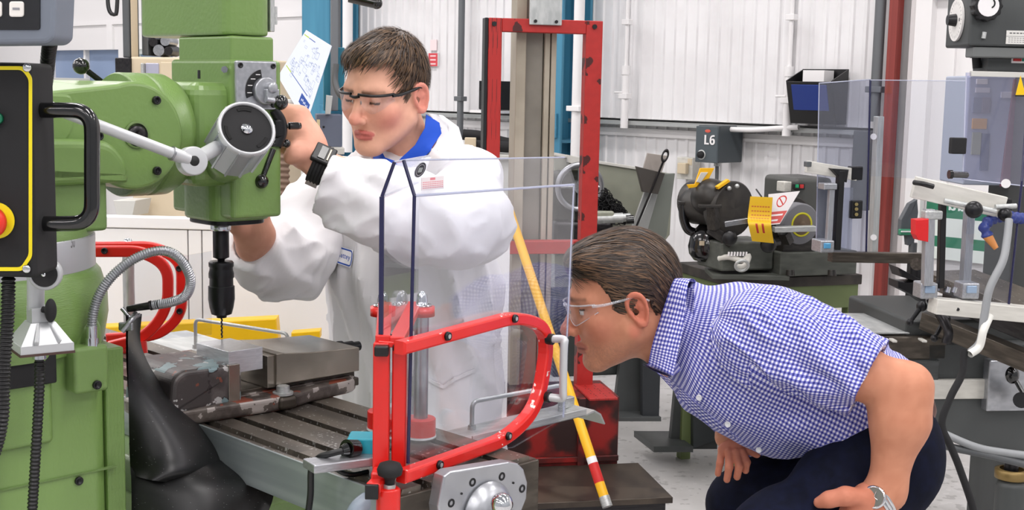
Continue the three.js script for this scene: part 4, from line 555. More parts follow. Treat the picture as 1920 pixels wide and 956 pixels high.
  // collar: a folded band round the neck with a pointed front
  { const u = [[1262, 527], [1240, 590], [1222, 650], [1216, 680]], v = [[1290, 533], [1283, 600], [1272, 660], [1262, 704]];
    const uu = u.map(([a, b]) => at(a, b, 2.285)), vv = v.map(([a, b]) => at(a, b, 2.25)); uu.unshift(at(1272, 530, 2.37)); vv.unshift(at(1305, 528, 2.37)); uu.unshift(at(1262, 545, 2.45)); vv.unshift(at(1290, 545, 2.47));
    const g = patch(uu, vv, (t, w) => 0.01 * Math.sin(Math.PI * t), V(0, 0.2, 1), 10, 40); { const uv = g.attributes.uv; for (let i = 0; i < uv.count; i++) uv.setXY(i, uv.getX(i), uv.getY(i) * 0.62); } g.computeVertexNormals();
    M('collar', [g, lift(g, 0.0025)], shirtMat, shirt);
    const g2 = patch([[1216, 678], [1210, 683], [1205, 680]].map(([a, b]) => at(a, b, 2.36)), [[1262, 705], [1245, 700], [1225, 692]].map(([a, b]) => at(a, b, 2.3)), () => 0, V(0, 0, 1), 6, 8); M('collar', [g2, lift(g2, 0.0025)], shirtMat, shirt);
    const nb = patch([[1268, 535], [1250, 600], [1232, 660], [1214, 684]].map(([a, b]) => at(a, b, 2.31)), [[1300, 540], [1300, 620], [1290, 680], [1262, 705]].map(([a, b]) => at(a, b, 2.28)), () => 0, V(0, 0, 1), 6, 20); M('collar_stand', [nb, lift(nb, 0.002)], shirtMat, shirt); }
  // placket and buttons down the front
  { const A = [[1226, 692], [1290, 762], [1370, 838], [1440, 878], [1478, 890]], Bq = [[1246, 700], [1312, 762], [1390, 828], [1452, 868], [1488, 888]]; for (const g of [drape(torso, A, Bq, 2.0, 2.6, 0.003, 0.003, 5, 60)]) { const uv = g[0].attributes.uv; for (let i = 0; i < uv.count; i++) uv.setXY(i, uv.getX(i) * 0.025, uv.getY(i) * 0.32); M('placket', g, shirtMat, shirt); }
    for (const [a, b] of [[1312, 744], [1366, 794], [1424, 842]]) { const c = cast(torso, a, b, 2.0, 2.6), n = camera.position.clone().sub(c).normalize().add(V(-0.3, -0.4, 0)).normalize(); M('button', [LAt([[0, 0.0045], [0.0035, 0.0045], [0.0045, 0.006], [0.0055, 0.005], [0.0055, 0.001], [0, 0.001]], c, c.clone().add(n), 18)], std(0xe4e4ea, 0.3), shirt); } }
  // trousers
  const lh = at(1648, 880, 2.24), rh = at(1630, 862, 2.45), lk = at(1450, 1030, 2.13), rk = at(1408, 952, 2.5), la = V(lk.x + 0.12, 0.1, lk.z), raF = V(rk.x + 0.1, 0.1, rk.z);
  const trP = [[lh, lk, 0.1, 0.075], [rh, rk, 0.098, 0.072], [lk, la, 0.074, 0.055], [rk, raF, 0.074, 0.055], [at(1662, 832, 2.26), at(1662, 832, 2.42), 0.088, 0.088], [at(1630, 812, 2.27), at(1630, 812, 2.42), 0.08, 0.08]];
  const trF0 = prims(trP, 0.06), trF = (x, y, z) => trF0(x, y, z) - 0.006 * Math.sin((x * 0.5 + y * 0.9) * 60 + 6 * fbm(x * 8, y * 8, z * 8, 2)) * sstep(0.35, 0.75, fbm(x * 6, y * 6, z * 6 + 5, 2));
  const gtr = netBox(trF, boundsOf(trP, 0.03), 0.009); M('trousers', uvBox(gtr, 4), navy, P);
  { const bp = [[1752, 768, 2.28], [1745, 800, 2.2], [1700, 830, 2.17]]; M('belt', sweep([[1748, 752, 2.34], [1752, 772, 2.26], [1742, 792, 2.2], [1715, 812, 2.15]].map(a => at(...a)), 0.004, 24, 8), std(0x4a2a20, 0.5), P); }
  for (const k of [la, raF]) { const sg = surfaceNet((x, y, z) => smax(smin(caps(x, y, z, V(k.x + 0.05, 0.045, k.z), V(k.x - 0.16, 0.035, k.z), 0.042, 0.036), caps(x, y, z, V(k.x, 0.05, k.z), V(k.x, 0.12, k.z), 0.042, 0.045), 0.03), -y + 0.001, 0.004), V(k.x - 0.26, -0.02, k.z - 0.1), V(k.x + 0.15, 0.2, k.z + 0.1), 0.01); M('shoe', sg, mat.blackMatte, P); }
  // wrist watch
  { const w = thing('wrist_watch', 'steel wrist watch with grey dial on the bending man\'s wrist', 'watch'); const c = at(1641, 932, 2.075), axw = at(1668, 915, 2.1).sub(at(1620, 945, 2.1)).normalize(), n = V(-0.55, 0.25, 0.8).normalize();
    M('case', [LAt([[0, 0], [0.0175, 0], [0.019, 0.002], [0.019, 0.0065], [0.0165, 0.008], [0.0155, 0.007]], c, c.clone().add(n), 32)], mat.chrome, w); M('dial', [LAt([[0, 0.0068], [0.0158, 0.0068], [0.0158, 0.006]], c, c.clone().add(n), 32)], std(0x74766f, 0.4, 0.3), w);
    M('hand', [C(c.clone().addScaledVector(n, 0.0075), c.clone().addScaledVector(n, 0.0075).add(V(0.003, 0.01, 0.001)), 0.0006)], mat.chrome, w); M('hand', [C(c.clone().addScaledVector(n, 0.0075), c.clone().addScaledVector(n, 0.0075).add(V(0.005, -0.003, 0.004)), 0.0006)], mat.chrome, w);
    const bc = at(1650, 931, 2.1), a1 = n.clone().addScaledVector(axw, -n.dot(axw)).normalize(), a2 = axw.clone().cross(a1); const ring = Array.from({ length: 40 }, (_, i) => bc.clone().addScaledVector(a1, 0.0315 * Math.cos(i / 40 * 6.2832)).addScaledVector(a2, 0.0315 * Math.sin(i / 40 * 6.2832)));
    M('strap', [0, 1, 2].map(k => sweep(ring.map(v => v.clone().addScaledVector(axw, (k - 1) * 0.0055)), 0.0031, 80, 6, true)), mat.chrome, w); }
  // safety glasses
  { const w = thing('safety_glasses', 'clear wraparound safety glasses worn by the bending man', 'glasses'); lensesFor(H, w, 'clear'); }
}
function lensesFor(H, w, kind) {
  const frameM = kind === 'clear' ? new THREE.MeshPhysicalMaterial({ color: 0xeef0f4, roughness: 0.08, transmission: 0.75, thickness: 0 }) : mat.black;
  const lm = new THREE.MeshPhysicalMaterial({ color: 0xf4f6fa, roughness: 0.02, transmission: 1, thickness: 0, ior: 1.5 });
  for (const s of [1, -1]) {
    const A = [], Bq = []; for (let i = 0; i <= 8; i++) { const t = i / 8, x = mix(0.009, 0.066, t), z = 0.108 - 0.02 * t * t - 0.026 * Math.pow(t, 5); A.push(H.w(s * x, 0.016 - 0.003 * t, z - 0.002)); Bq.push(H.w(s * mix(0.012, 0.064, t), -0.026 + 0.012 * Math.abs(t - 0.45) * 1.2 + 0.016 * Math.pow(t, 4) + 0.01 * Math.pow(1 - t, 4), z - 0.006)); }
    const g = patch(A, Bq, (t, v) => 0.004 * Math.sin(Math.PI * t), V(0, 0, 0.3), 8, 16); M('lens', g, lm, w);
    const rim = Bq.concat([H.w(s * 0.067, -0.004, 0.064)]); if (kind === 'clear') { M('lens_rim', sweep(rim, 0.0009, 50, 6), frameM, w); M('brow_bar', sweep(A, 0.0016, 50, 6), frameM, w); } else { M('brow_bar', sweep(A.map(a => a.clone()), 0.0026, 50, 8), frameM, w); }
    const tp = [H.w(s * 0.066, 0.011, 0.066), H.w(s * 0.0745, 0.011, 0.045), H.w(s * 0.08, 0.014, 0.01), H.w(s * 0.082, 0.016, -0.012), H.w(s * 0.08, 0.004, -0.035)];
    M('temple', [(() => { const g2 = sweep(tp, t => kind === 'clear' ? 0.0028 - 0.001 * t : 0.0029, 40, 8); return g2; })()], frameM, w);
  }
  M('bridge', sweep([H.w(0.011, 0.012, 0.106), H.w(0, 0.01, 0.1075), H.w(-0.011, 0.012, 0.106)], kind === 'clear' ? 0.0016 : 0.0028, 16, 8), frameM, w);
  for (const s of [1, -1]) M('nose_pad', [S(0.0026, H.w(s * 0.0105, -0.002, 0.1), 0.6, 1.4, 1, 12, 8)], std(0xb9a9a0, 0.3, 0, { transmission: 0.4 }), w);
}
// ---------------- the young man in the white coat
const coatMat = std(0xe4e3e6, 0.7, 0, { sheen: 0.2, side: THREE.DoubleSide, bumpMap: tex(128, (u, v) => { const k = 128 + 60 * Math.sin(u * 128 * 1.57) * Math.sin(v * 128 * 1.57); return [k, k, k]; }, 6, 6, false), bumpScale: 0.0002 });
{ const P = thing('person', 'young man in white lab coat and safety glasses reaching to the mill head', 'person');
  const opt = { skin: [226, 172, 148], blush: [214, 112, 102], lip: [196, 112, 104], hair: [74, 54, 40], blushAmt: 0.62, closed: true, browY: 0.0175, mouth: 0.0052, lip0: 0.75, neck0: 0.049, neck1: 0.056, jaw: 0.022 };
  const H = new Head(at(723, 172, 2.3), V(-0.5, -0.2, 0.84), V(-0.04, 0.98, 0.22), 0.855);
  const hd = makeHead(H, opt, at(778, 322, 2.38));
  const lsh = at(868, 352, 2.31), lel = at(858, 425, 2.11), lwr = at(597, 308, 2.075), rsh = at(628, 372, 2.5), rel = at(545, 498, 2.38), rwr = at(472, 462, 2.23);
  const la = limb([[lsh, lel, 0.05, 0.04], [lel, lel.clone().lerp(lwr, 0.4), 0.04, 0.039], [lel.clone().lerp(lwr, 0.4), lwr, 0.039, 0.026]], 0.03, 0.007, opt.skin);
  const lh = limb([[lwr, at(572, 262, 2.075), 0.026, 0.028], [at(578, 270, 2.075), at(560, 222, 2.08), 0.026, 0.021], [at(566, 275, 2.08), at(546, 240, 2.085), 0.024, 0.02], [at(568, 290, 2.07), at(552, 268, 2.075), 0.022, 0.018]].concat(fingers([[[[560, 217, 2.075], [535, 210, 2.08], [517, 218, 2.09], [512, 232, 2.1]], 0.0115, 0.008], [[[552, 234, 2.075], [528, 230, 2.075], [513, 240, 2.09]], 0.0115, 0.009], [[[548, 252, 2.075], [526, 251, 2.075], [514, 260, 2.09]], 0.011, 0.009], [[[547, 270, 2.075], [531, 270, 2.075], [520, 277, 2.085]], 0.0105, 0.008], [[[575, 285, 2.05], [556, 286, 2.045], [543, 296, 2.05]], 0.0125, 0.0095]])), 0.014, 0.0034, mixc(opt.skin, opt.blush, 0.12));
  const ra = limb([[rsh, rel, 0.048, 0.038], [rel, rwr, 0.038, 0.028]], 0.03, 0.008, opt.skin);
  const rh = limb([[rwr, at(480, 440, 2.21), 0.028, 0.029], [at(480, 440, 2.21), at(474, 412, 2.2), 0.032, 0.026], [at(468, 440, 2.21), at(452, 415, 2.18), 0.024, 0.018]].concat(fingers([[[[470, 412, 2.19], [452, 405, 2.17], [438, 408, 2.16]], 0.0115, 0.009], [[[476, 405, 2.2], [462, 393, 2.18], [446, 394, 2.16]], 0.0115, 0.009], [[[484, 403, 2.2], [474, 388, 2.19], [458, 384, 2.17]], 0.011, 0.008], [[[490, 408, 2.21], [486, 392, 2.2], [474, 382, 2.19]], 0.01, 0.008], [[[460, 440, 2.2], [446, 425, 2.17], [440, 412, 2.15]], 0.0125, 0.0095]])), 0.014, 0.0034, mixc(opt.skin, [150, 90, 70], 0.25));
  const tA = at(762, 325, 2.41), tB = at(785, 900, 2.58), ax = tB.clone().sub(tA), L = ax.length(); ax.normalize();
  const pelvis = at(785, 800, 2.52), trunk = limb([[tA, pelvis, 0.09, 0.1], [lsh, rsh, 0.05, 0.05]], 0.06, 0.018, opt.skin);
  M('body', mergeGeometries([hd.geo, la, lh, ra, rh, trunk]), skinMat, P);
  makeHair(H, { line: [[-0.12, -0.04], [-0.085, -0.05], [-0.05, -0.025], [-0.03, 0.014], [-0.012, 0.026], [0.006, 0.024], [0.012, -0.004], [0.024, -0.004], [0.036, 0.034], [0.05, 0.074], [0.075, 0.074], [0.1, 0.07]], r: [0.0785, 0.0985, 0.1], extra: [[HP(-0.006, 0.074, 0.04), 0.06, 0.034, 0.046]], dark: [44, 33, 26], light: [126, 97, 70], freq: 60, amp: 0.006, twist: 3, len: 0.025, lift: 0.005, count: 6000, seed: 3, flow: (x, y, z) => V(x * 6 - 0.35, -0.5 - (z < -0.05 ? 0.6 : 0) - Math.abs(x) * 6, 0.25 + (z + 0.05) * 9) }, P);
  // coat
  const q = V(0.72, 0, 0.69).addScaledVector(ax, -(0.72 * ax.x + 0.69 * ax.z)).normalize(), p = ax.clone().cross(q).normalize(); if (p.z < 0) p.negate();
  const tab = (t, s) => { const k = clamp(s / L * (t.length - 1), 0, t.length - 1), i = Math.min(t.length - 2, Math.floor(k)), f = k - i, u = f * f * (3 - 2 * f); return mix(t[i], t[i + 1], u); };
  const RP = [0.075, 0.115, 0.135, 0.135, 0.13, 0.135, 0.145, 0.155], RQ = [0.1, 0.185, 0.19, 0.185, 0.182, 0.186, 0.195, 0.205];
  const loc = (x, y, z) => { const a = x - tA.x, b = y - tA.y, c = z - tA.z; return [a * ax.x + b * ax.y + c * ax.z, a * p.x + b * p.y + c * p.z, a * q.x + b * q.y + c * q.z]; };
  const torso = (x, y, z) => { const [s, b, c] = loc(x, y, z); const rp = tab(RP, s), rq = tab(RQ, s); let d = (Math.hypot(b / rp, c / rq) - 1) * Math.min(rp, rq) * 0.95; d = smax(d, -s - 0.03, 0.03); d = smax(d, s - L - 0.1, 0.01); d = smin(d, caps(x, y, z, lsh, rsh, 0.066, 0.066), 0.06); const an = Math.atan2(b, c), w = fbm(s * 5, an * 1.5, 3, 3); d -= 0.0085 * sstep(0.12, 0.4, s) * Math.sin(an * 9 + w * 9 + s * 4) * sstep(0.35, 0.65, fbm(s * 4 + 7, an * 2, 1, 2)) + 0.01 * (fbm(s * 9, an * 3.5, 2, 3) - 0.5) + 0.024 * (ridge(s * 4.5 + an * 0.8, an * 3.2 + s * 3, 5) - 0.35); return d; };
  const bx = new THREE.Box3(); for (const s of [-0.06, L + 0.13]) for (const b of [-0.2, 0.2]) for (const c of [-0.29, 0.29]) bx.expandByPoint(tA.clone().addScaledVector(ax, s).addScaledVector(p, b).addScaledVector(q, c));
  const coat = M('lab_coat', uvBox(netBox(torso, bx, 0.0085), 4), coatMat, P);
  // sleeves with open cuffs
  function sleeve(list, cutP, cutN, amp, seed, k = 0.05) {
    const f0 = prims(list, k), kk = cutN.dot(cutP);
    const base = (x, y, z) => { const n1 = fbm(x * 11 + seed, y * 11, z * 11, 3), n2 = fbm(x * 5 + seed, y * 5 + 3, z * 5, 2); const fold = amp * Math.sin((x * 0.75 + y * 0.95 - z * 0.5 + n1 * 0.10) * 78 + seed) * sstep(0.3, 0.7, n2) + amp * 1.9 * (n1 - 0.5); const rg = ridge(x * 8 + y * 5 + seed, y * 13 - x * 7, z * 9) - 0.35; return f0(x, y, z) - fold * 0.6 - amp * 4.2 * rg; };
    const f = (x, y, z) => { const b = base(x, y, z), pl = cutN.x * x + cutN.y * y + cutN.z * z - kk; let d = smax(b, pl, 0.003); return smax(d, -Math.max(b + 0.0125, -(pl + 0.06)), 0.002); };
    return uvBox(netBox(f, boundsOf(list, 0.035), 0.0048), 4);
  }
  const lc = at(604, 345, 2.06), lm = at(720, 385, 2.07), cutL = at(604, 345, 2.06).sub(at(760, 405, 2.07)).normalize(), ce = at(625, 288, 2.06).sub(at(583, 402, 2.06)).normalize(), cl = cutL.addScaledVector(ce, -cutL.dot(ce)).normalize();
  M('sleeve', sleeve([[at(872, 348, 2.32), at(874, 412, 2.17), 0.07, 0.066], [at(874, 412, 2.17), at(850, 428, 2.1), 0.066, 0.06], [at(850, 428, 2.1), lm, 0.06, 0.055], [lm, at(560, 330, 2.055), 0.055, 0.047]], lc, cl, 0.005, 1.3), coatMat, coat);
  const rc = at(468, 455, 2.24), rcN = at(468, 455, 2.24).sub(at(520, 500, 2.33)), rce = at(500, 418, 2.25).sub(at(441, 492, 2.23)).normalize(); const rn = rcN.addScaledVector(rce, -rcN.dot(rce)).normalize();
  M('sleeve', sleeve([[at(632, 372, 2.5), at(585, 430, 2.44), 0.075, 0.068], [at(585, 430, 2.44), at(552, 496, 2.37), 0.068, 0.058], [at(552, 496, 2.37), at(500, 478, 2.29), 0.056, 0.052], [at(500, 478, 2.29), at(440, 430, 2.2), 0.05, 0.046]], rc, rn, 0.0055, 4.1), coatMat, coat);
  // shirt collar, coat collar and lapels lying on the chest
  const neckCyl = prims([[at(762, 300, 2.37), at(772, 250, 2.36), 0.062, 0.06]], 0.02), chest = (x, y, z) => smin(torso(x, y, z), neckCyl(x, y, z), 0.02);
  const polo = std(0x1450c8, 0.75, 0, { sheen: 0.3, side: THREE.DoubleSide });
  const shirt = M('polo_collar', drape(chest, [[799, 214], [797, 240], [778, 272], [752, 296], [738, 312]], [[824, 230], [828, 250], [806, 282], [786, 300], [765, 318]], 2.1, 2.5, (u, v) => 0.006 + 0.006 * u, 0.002, 8, 16), polo, P);
  M('polo_collar', drape(chest, [[697, 284], [700, 300], [706, 320], [716, 338]], [[716, 286], [724, 298], [736, 310], [744, 326]], 2.1, 2.5, 0.007, 0.002, 6, 12), polo, P);
  M('polo_front', drape(chest, [[712, 292], [714, 316], [722, 345]], [[748, 304], [756, 322], [762, 345]], 2.1, 2.5, 0.004, 0.002, 6, 12), polo, P);
  M('lapel', drape(chest, [[802, 212], [828, 240], [818, 268], [798, 298], [768, 335]], [[830, 216], [860, 238], [872, 280], [858, 306], [806, 345]], 2.05, 2.5, (u, v) => 0.009 + 0.007 * Math.sin(Math.PI * u), 0.003, 10, 20), coatMat, coat);
  M('lapel', drape(chest, [[694, 282], [698, 302], [706, 325], [716, 345]], [[664, 292], [656, 312], [668, 336], [704, 352]], 2.05, 2.5, (u, v) => 0.009 + 0.006 * Math.sin(Math.PI * u), 0.003, 10, 20), coatMat, coat);
  // name badge, pocket edge, front edge
  const bt = canvasTex(512, 256, (g, w, h) => { g.fillStyle = '#f4f4f8'; g.fillRect(0, 0, w, h); g.strokeStyle = '#1d4fae'; g.lineWidth = 22; g.beginPath(); g.moveTo(0, 20); g.lineTo(w - 60, 20); g.quadraticCurveTo(w - 20, 20, w - 20, 60); g.lineTo(w - 20, h - 60); g.quadraticCurveTo(w - 20, h - 20, w - 60, h - 20); g.lineTo(0, h - 20); g.stroke(); g.fillStyle = '#1d4fae'; g.font = 'bold 92px sans-serif'; g.fillText('rry Battey', 8, 155); });
  M('name_badge', [drape(torso, [[621, 457], [622, 473], [622, 490]], [[662, 469], [661, 486], [657, 502]], 2.1, 2.7, 0.004, 0.001, 8, 6)[0]], std(0xffffff, 0.7, 0, { map: bt }), coat);
  M('pocket_edge', drape(torso, [[798, 705], [815, 716], [832, 722], [852, 708], [890, 692]].map(a => a), [[798, 711], [815, 722], [832, 729], [852, 715], [890, 698]], 2.1, 2.8, 0.005, 0.003, 2, 24), coatMat, coat);
  // legs and shoes under the coat
  const fl = V(pelvis.x + 0.09, 0.1, pelvis.z + 0.07), fr = V(pelvis.x - 0.09, 0.1, pelvis.z - 0.07), trP = [[V(pelvis.x + 0.08, 0.85, pelvis.z + 0.06), fl, 0.09, 0.06], [V(pelvis.x - 0.08, 0.85, pelvis.z - 0.06), fr, 0.09, 0.06]];
  M('trousers', uvBox(netBox(prims(trP, 0.03), boundsOf(trP, 0.02), 0.014), 4), navy, P);
  for (const k of [fl, fr]) M('shoe', surfaceNet((x, y, z) => smax(smin(caps(x, y, z, V(k.x + 0.03, 0.045, k.z - 0.03), V(k.x - 0.12, 0.035, k.z + 0.12), 0.042, 0.036), caps(x, y, z, V(k.x, 0.05, k.z), V(k.x, 0.12, k.z), 0.042, 0.045), 0.03), -y + 0.001, 0.004), V(k.x - 0.2, -0.02, k.z - 0.12), V(k.x + 0.12, 0.2, k.z + 0.2), 0.011), mat.blackMatte, P);
  { const w = thing('safety_glasses', 'safety glasses with black brow bar worn by the young man', 'glasses'); lensesFor(H, w, 'black'); }
  { const w = thing('digital_watch', 'black digital watch on the young man\'s raised wrist', 'watch'); const c = at(600, 308, 2.075), dir = lwr.clone().sub(lel).normalize(), n = V(0.25, 0.55, 0.75).addScaledVector(dir, -V(0.25, 0.55, 0.75).dot(dir)).normalize(), sd = dir.clone().cross(n);
    const ring = Array.from({ length: 36 }, (_, i) => c.clone().addScaledVector(n, 0.0275 * Math.cos(i / 36 * 6.2832)).addScaledVector(sd, 0.031 * Math.sin(i / 36 * 6.2832)));
    M('strap', [-1, -0.33, 0.33, 1].map(k => sweep(ring.map(v => v.clone().addScaledVector(dir, k * 0.0085)), 0.004, 72, 6, true)), mat.blackMatte, w);
    const cc = c.clone().addScaledVector(n, 0.03); M('case', [basis(B(0.034, 0.036, 0.011, 0, 0, 0, 0.003), cc, n, dir)], mat.black, w); M('screen', [basis(B(0.024, 0.012, 0.002, 0, 0.002, 0.0062, 0.0005), cc, n, dir)], std(0x2c2e2c, 0.2, 0.2), w); M('bezel_line', [basis(B(0.022, 0.0025, 0.002, 0, -0.008, 0.0062, 0.0005), cc, n, dir)], std(0xb7a98a, 0.3, 0.6), w); M('buckle', [basis(B(0.02, 0.02, 0.005, 0, 0, 0, 0.001), c.clone().addScaledVector(n, -0.012).addScaledVector(sd, -0.03), sd.clone().negate(), dir)], mat.chrome, w); }
}
// ---------------------------------------------------------------- clear swing guard on red frames, at the near end of the table
const px2 = (F, L, z) => L.map(([a, b, r]) => { const q = F.onz(a, b, z); return r ? [q.x, q.y, r] : [q.x, q.y]; });
{ const o = thing('swing_guard', 'clear bent swing guard on a bright red tubular frame at the table end', 'guard');
  const G = new Frame(at(752, 900, 1.66), 58 * Math.PI / 180); G.o.y = 0;
  const put = g => { g.rotateY(G.th); g.translate(G.o.x, 0, G.o.z); return g; };
  // right leaf: U frame, shield with a bent top, handle
  const path = fillet(px2(G, [[748, 652], [972, 592, 0.05], [1030, 618, 0.05], [1008, 762, 0.06], [950, 822, 0.05], [752, 893]], 0), 0.04, 8, false);
  M('leaf_frame', U(put(EX(band(path, 0.0175), 0.019, 0.003).translate(0, 0, -0.0095))), mat.redChip, o);
  const zs = -0.014, sh = px2(G, [[777, 367], [1076, 346], [1056, 782], [960, 838], [765, 868]], zs);
  M('shield', put(EX(sh, 0.004, 0).translate(0, 0, zs)), mat.clear, o);
  const q0 = G.onz(777, 367, zs), q1 = G.onz(1076, 346, zs), fl = [V(q0.x, q0.y, zs), V(q1.x, q1.y, zs), V(q1.x, q1.y + 0.042, zs - 0.018), V(q0.x, q0.y + 0.045, zs - 0.018)];
  const quadG = (L, t) => { const n = L[1].clone().sub(L[0]).cross(L[3].clone().sub(L[0])).normalize().multiplyScalar(t); const P = L.concat(L.map(v => v.clone().add(n))); const idx = [0, 1, 2, 0, 2, 3, 4, 6, 5, 4, 7, 6, 0, 4, 5, 0, 5, 1, 1, 5, 6, 1, 6, 2, 2, 6, 7, 2, 7, 3, 3, 7, 4, 3, 4, 0]; const g = new THREE.BufferGeometry(); g.setAttribute('position', new THREE.Float32BufferAttribute(P.flatMap(v => v.toArray()), 3)); g.setIndex(idx); const h = g.toNonIndexed(); h.computeVertexNormals(); h.setAttribute('uv', new THREE.BufferAttribute(new Float32Array(h.attributes.position.count * 2), 2)); return h; };
  M('shield_top', put(quadG(fl, 0.004)), mat.clear, o);
  const b0 = G.onz(765, 868, zs), b1 = G.onz(1056, 782, zs);
  M('shield_edge', [put(C(fl[0], V(b0.x, b0.y, zs), 0.0024, 0.0024, 8))], mat.clearEdge, o); M('shield_edge', [put(C(fl[0], fl[3], 0.0024, 0.0024, 8))], mat.clearEdge, o);
  M('shield_edge', [put(C(fl[1], V(b1.x, b1.y, zs), 0.0014, 0.0014, 8))], mat.edgeLight, o); M('bend_line', [put(C(fl[0], fl[1], 0.0018, 0.0018, 8))], mat.edgeLight, o); M('shield_edge', [put(C(fl[3], fl[2], 0.0012, 0.0012, 8))], mat.edgeLight, o);
  for (const [a, b] of [[838, 630], [964, 597], [952, 817], [823, 871]]) { const q = G.onz(a, b, 0.0095); M('bolt', [put(LAt([[0, 0.0025], [0.0035, 0.0025], [0.0035, 0.0045], [0.0055, 0.0045], [0.0062, 0.002], [0.0062, 0], [0, 0]], V(q.x, q.y, 0.0095), V(q.x, q.y, 1), 16))], mat.blackSteel, o); M('bolt_core', [put(hexBolt(V(q.x, q.y, 0.0115), DZ, 0.0034, 0.0028))], mat.galv, o); }
  { const a = G.onz(1020, 634, 0.0), b = G.onz(1052, 640, 0.03), c = G.onz(1050, 742, 0.03), d = G.onz(1014, 742, 0.0); M('handle', put(rod([V(a.x, a.y, 0.009), V(a.x + 0.004, b.y + 0.004, 0.035), V(b.x, b.y - 0.004, 0.035), V(c.x, c.y + 0.004, 0.035), V(d.x + 0.01, d.y - 0.002, 0.035), V(d.x, d.y, 0.009)], 0.0062, 0.02)), mat.silverPaint, o); for (const k of [a, d]) M('handle_ferrule', [put(C(V(k.x, k.y, 0.006), V(k.x, k.y, 0.016), 0.0085))], mat.black, o); }
  { const q = G.onz(775, 318, zs - 0.012); const t = canvasTex(128, 128, (g, w, h) => { g.fillStyle = '#9a9ca4'; g.fillRect(0, 0, w, h); g.fillStyle = '#23242a'; g.beginPath(); g.arc(64, 64, 60, 0, 7); g.fill(); g.strokeStyle = '#c9ccd4'; g.lineWidth = 4; g.beginPath(); g.arc(64, 64, 46, 0, 7); g.stroke(); g.fillStyle = '#9aa09f'; g.fillRect(44, 40, 40, 52); }); M('round_sticker', [put((() => { const g = new THREE.CylinderGeometry(0.011, 0.011, 0.0008, 28); g.rotateX(Math.PI / 2); g.rotateX(0.4); g.translate(q.x + 0.003, q.y, zs - 0.003); return g; })())], std(0xffffff, 0.5, 0, { map: t }), o); 
    const wt = canvasTex(256, 96, (g, w, h) => { g.fillStyle = '#f3ecee'; g.fillRect(0, 0, w, h); g.fillStyle = '#e8909a'; g.fillRect(96, 6, 60, 18); for (let i = 0; i < 4; i++) for (let k = 0; k < 12; k++) g.fillRect(12 + k * 20, 34 + i * 14, 15, 7); }); const a = G.onz(812, 352, zs); M('warning_label', [put(B(0.05, 0.017, 0.0008, a.x, a.y + 0.006, zs - 0.0008, 0))], std(0xffffff, 0.6, 0, { map: wt, transmission: 0.25 }), o); }
  // left leaf, seen almost edge on
  const A = at(716, 400, 1.655), G2 = new Frame(V(A.x, 0, A.z), 84 * Math.PI / 180), put2 = g => { g.rotateY(G2.th); g.translate(G2.o.x, 0, G2.o.z); return g; };
  const yb = at(690, 880, 1.655).y, yt = at(718, 368, 1.655).y; M('shield', [put2(BB(0, 0.26, yb, yt, -0.002, 0.002, 0))], mat.clear, o); M('shield_edge', [put2(BB(-0.0025, 0.0025, yb, yt, -0.003, 0.003, 0.0005))], mat.clearEdge, o);
  const fl2 = [V(0, yt, 0), V(0.26, yt, 0), V(0.26, yt + 0.04, 0.016), V(0, yt + 0.045, 0.016)]; M('shield_top', [put2(quadG(fl2, 0.004))], mat.clear, o); M('shield_edge', [put2(C(fl2[0], fl2[3], 0.0024, 0.0024, 8))], mat.clearEdge, o); M('shield_edge', [put2(C(fl2[3], fl2[2], 0.0012, 0.0012, 8))], mat.edgeLight, o); M('bend_line', [put2(C(fl2[0], fl2[1], 0.0012, 0.0012, 8))], mat.edgeLight, o);
  // hinge tubes, arms, posts
  const up = (px, y0, y1, d, w) => { const a = at(px, y0, d), b = at(px, y1, d); return B(w, a.y - b.y, w, a.x, (a.y + b.y) / 2, a.z, 0.0025).applyMatrix4(new THREE.Matrix4()); };
  M('hinge_tube', [up(716, 640, 892, 1.675, 0.021)], mat.red, o); M('hinge_tube', [up(750, 640, 888, 1.685, 0.019)], mat.red, o); M('tube_cap', [up(716, 647, 667, 1.662, 0.0185)], mat.black, o); M('tube_cap', [up(746, 645, 658, 1.672, 0.013)], mat.black, o);
  const barAB = (a, b, w, h) => { const L = a.distanceTo(b), g = B(w, h, L, 0, 0, L / 2, 0.002); return basis(g, a, b.clone().sub(a)); };
  M('arm', [barAB(at(718, 637, 1.67), at(722, 573, 1.9), 0.02, 0.012)], mat.red, o); M('arm', [barAB(at(744, 640, 1.67), at(778, 572, 1.9), 0.02, 0.012)], mat.red, o); M('arm_plate', [barAB(at(706, 640, 1.68), at(765, 645, 1.69), 0.03, 0.008)], mat.red, o); M('arm_screw', capScrew(at(728, 633, 1.68), UP, 0.005, 0.005), mat.blackSteel, o);
  for (const [x, yb2, d] of [[718, 835, 1.92], [791, 812, 1.88]]) { const t = at(x, 578, d), b = at(x, yb2, d); b.x = t.x; b.z = t.z; b.y = x > 750 ? 1.058 : 1.06; const y0 = 1.0502;
    M('post', [C(V(t.x, y0 + 0.005, t.z), V(t.x, t.y + 0.006, t.z), 0.0105)], mat.steel, o); M('post_cap', [LA([[0, 0.022], [0.004, 0.021], [0.0075, 0.016], [0.0085, 0.008], [0.0085, 0.002], [0.0145, 0.002], [0.0145, -0.001], [0, -0.001]], 24).translate(t.x, t.y + 0.004, t.z)], mat.chrome, o); M('post_collar', [LA([[0, 0.003], [0.019, 0.003], [0.019, -0.011], [0, -0.011]], 24).translate(t.x, t.y, t.z)], mat.red, o); M('base_puck', [LA([[0, 0.032], [0.021, 0.032], [0.0225, 0.0305], [0.0225, 0.006], [0.0215, 0.005], [0, 0.005]], 32).translate(t.x, y0, t.z)], mat.red, o); M('base_washer', [LA([[0, 0.006], [0.0235, 0.006], [0.0235, 0.0], [0, 0.0]], 32).translate(t.x, y0, t.z)], mat.galv, o); }
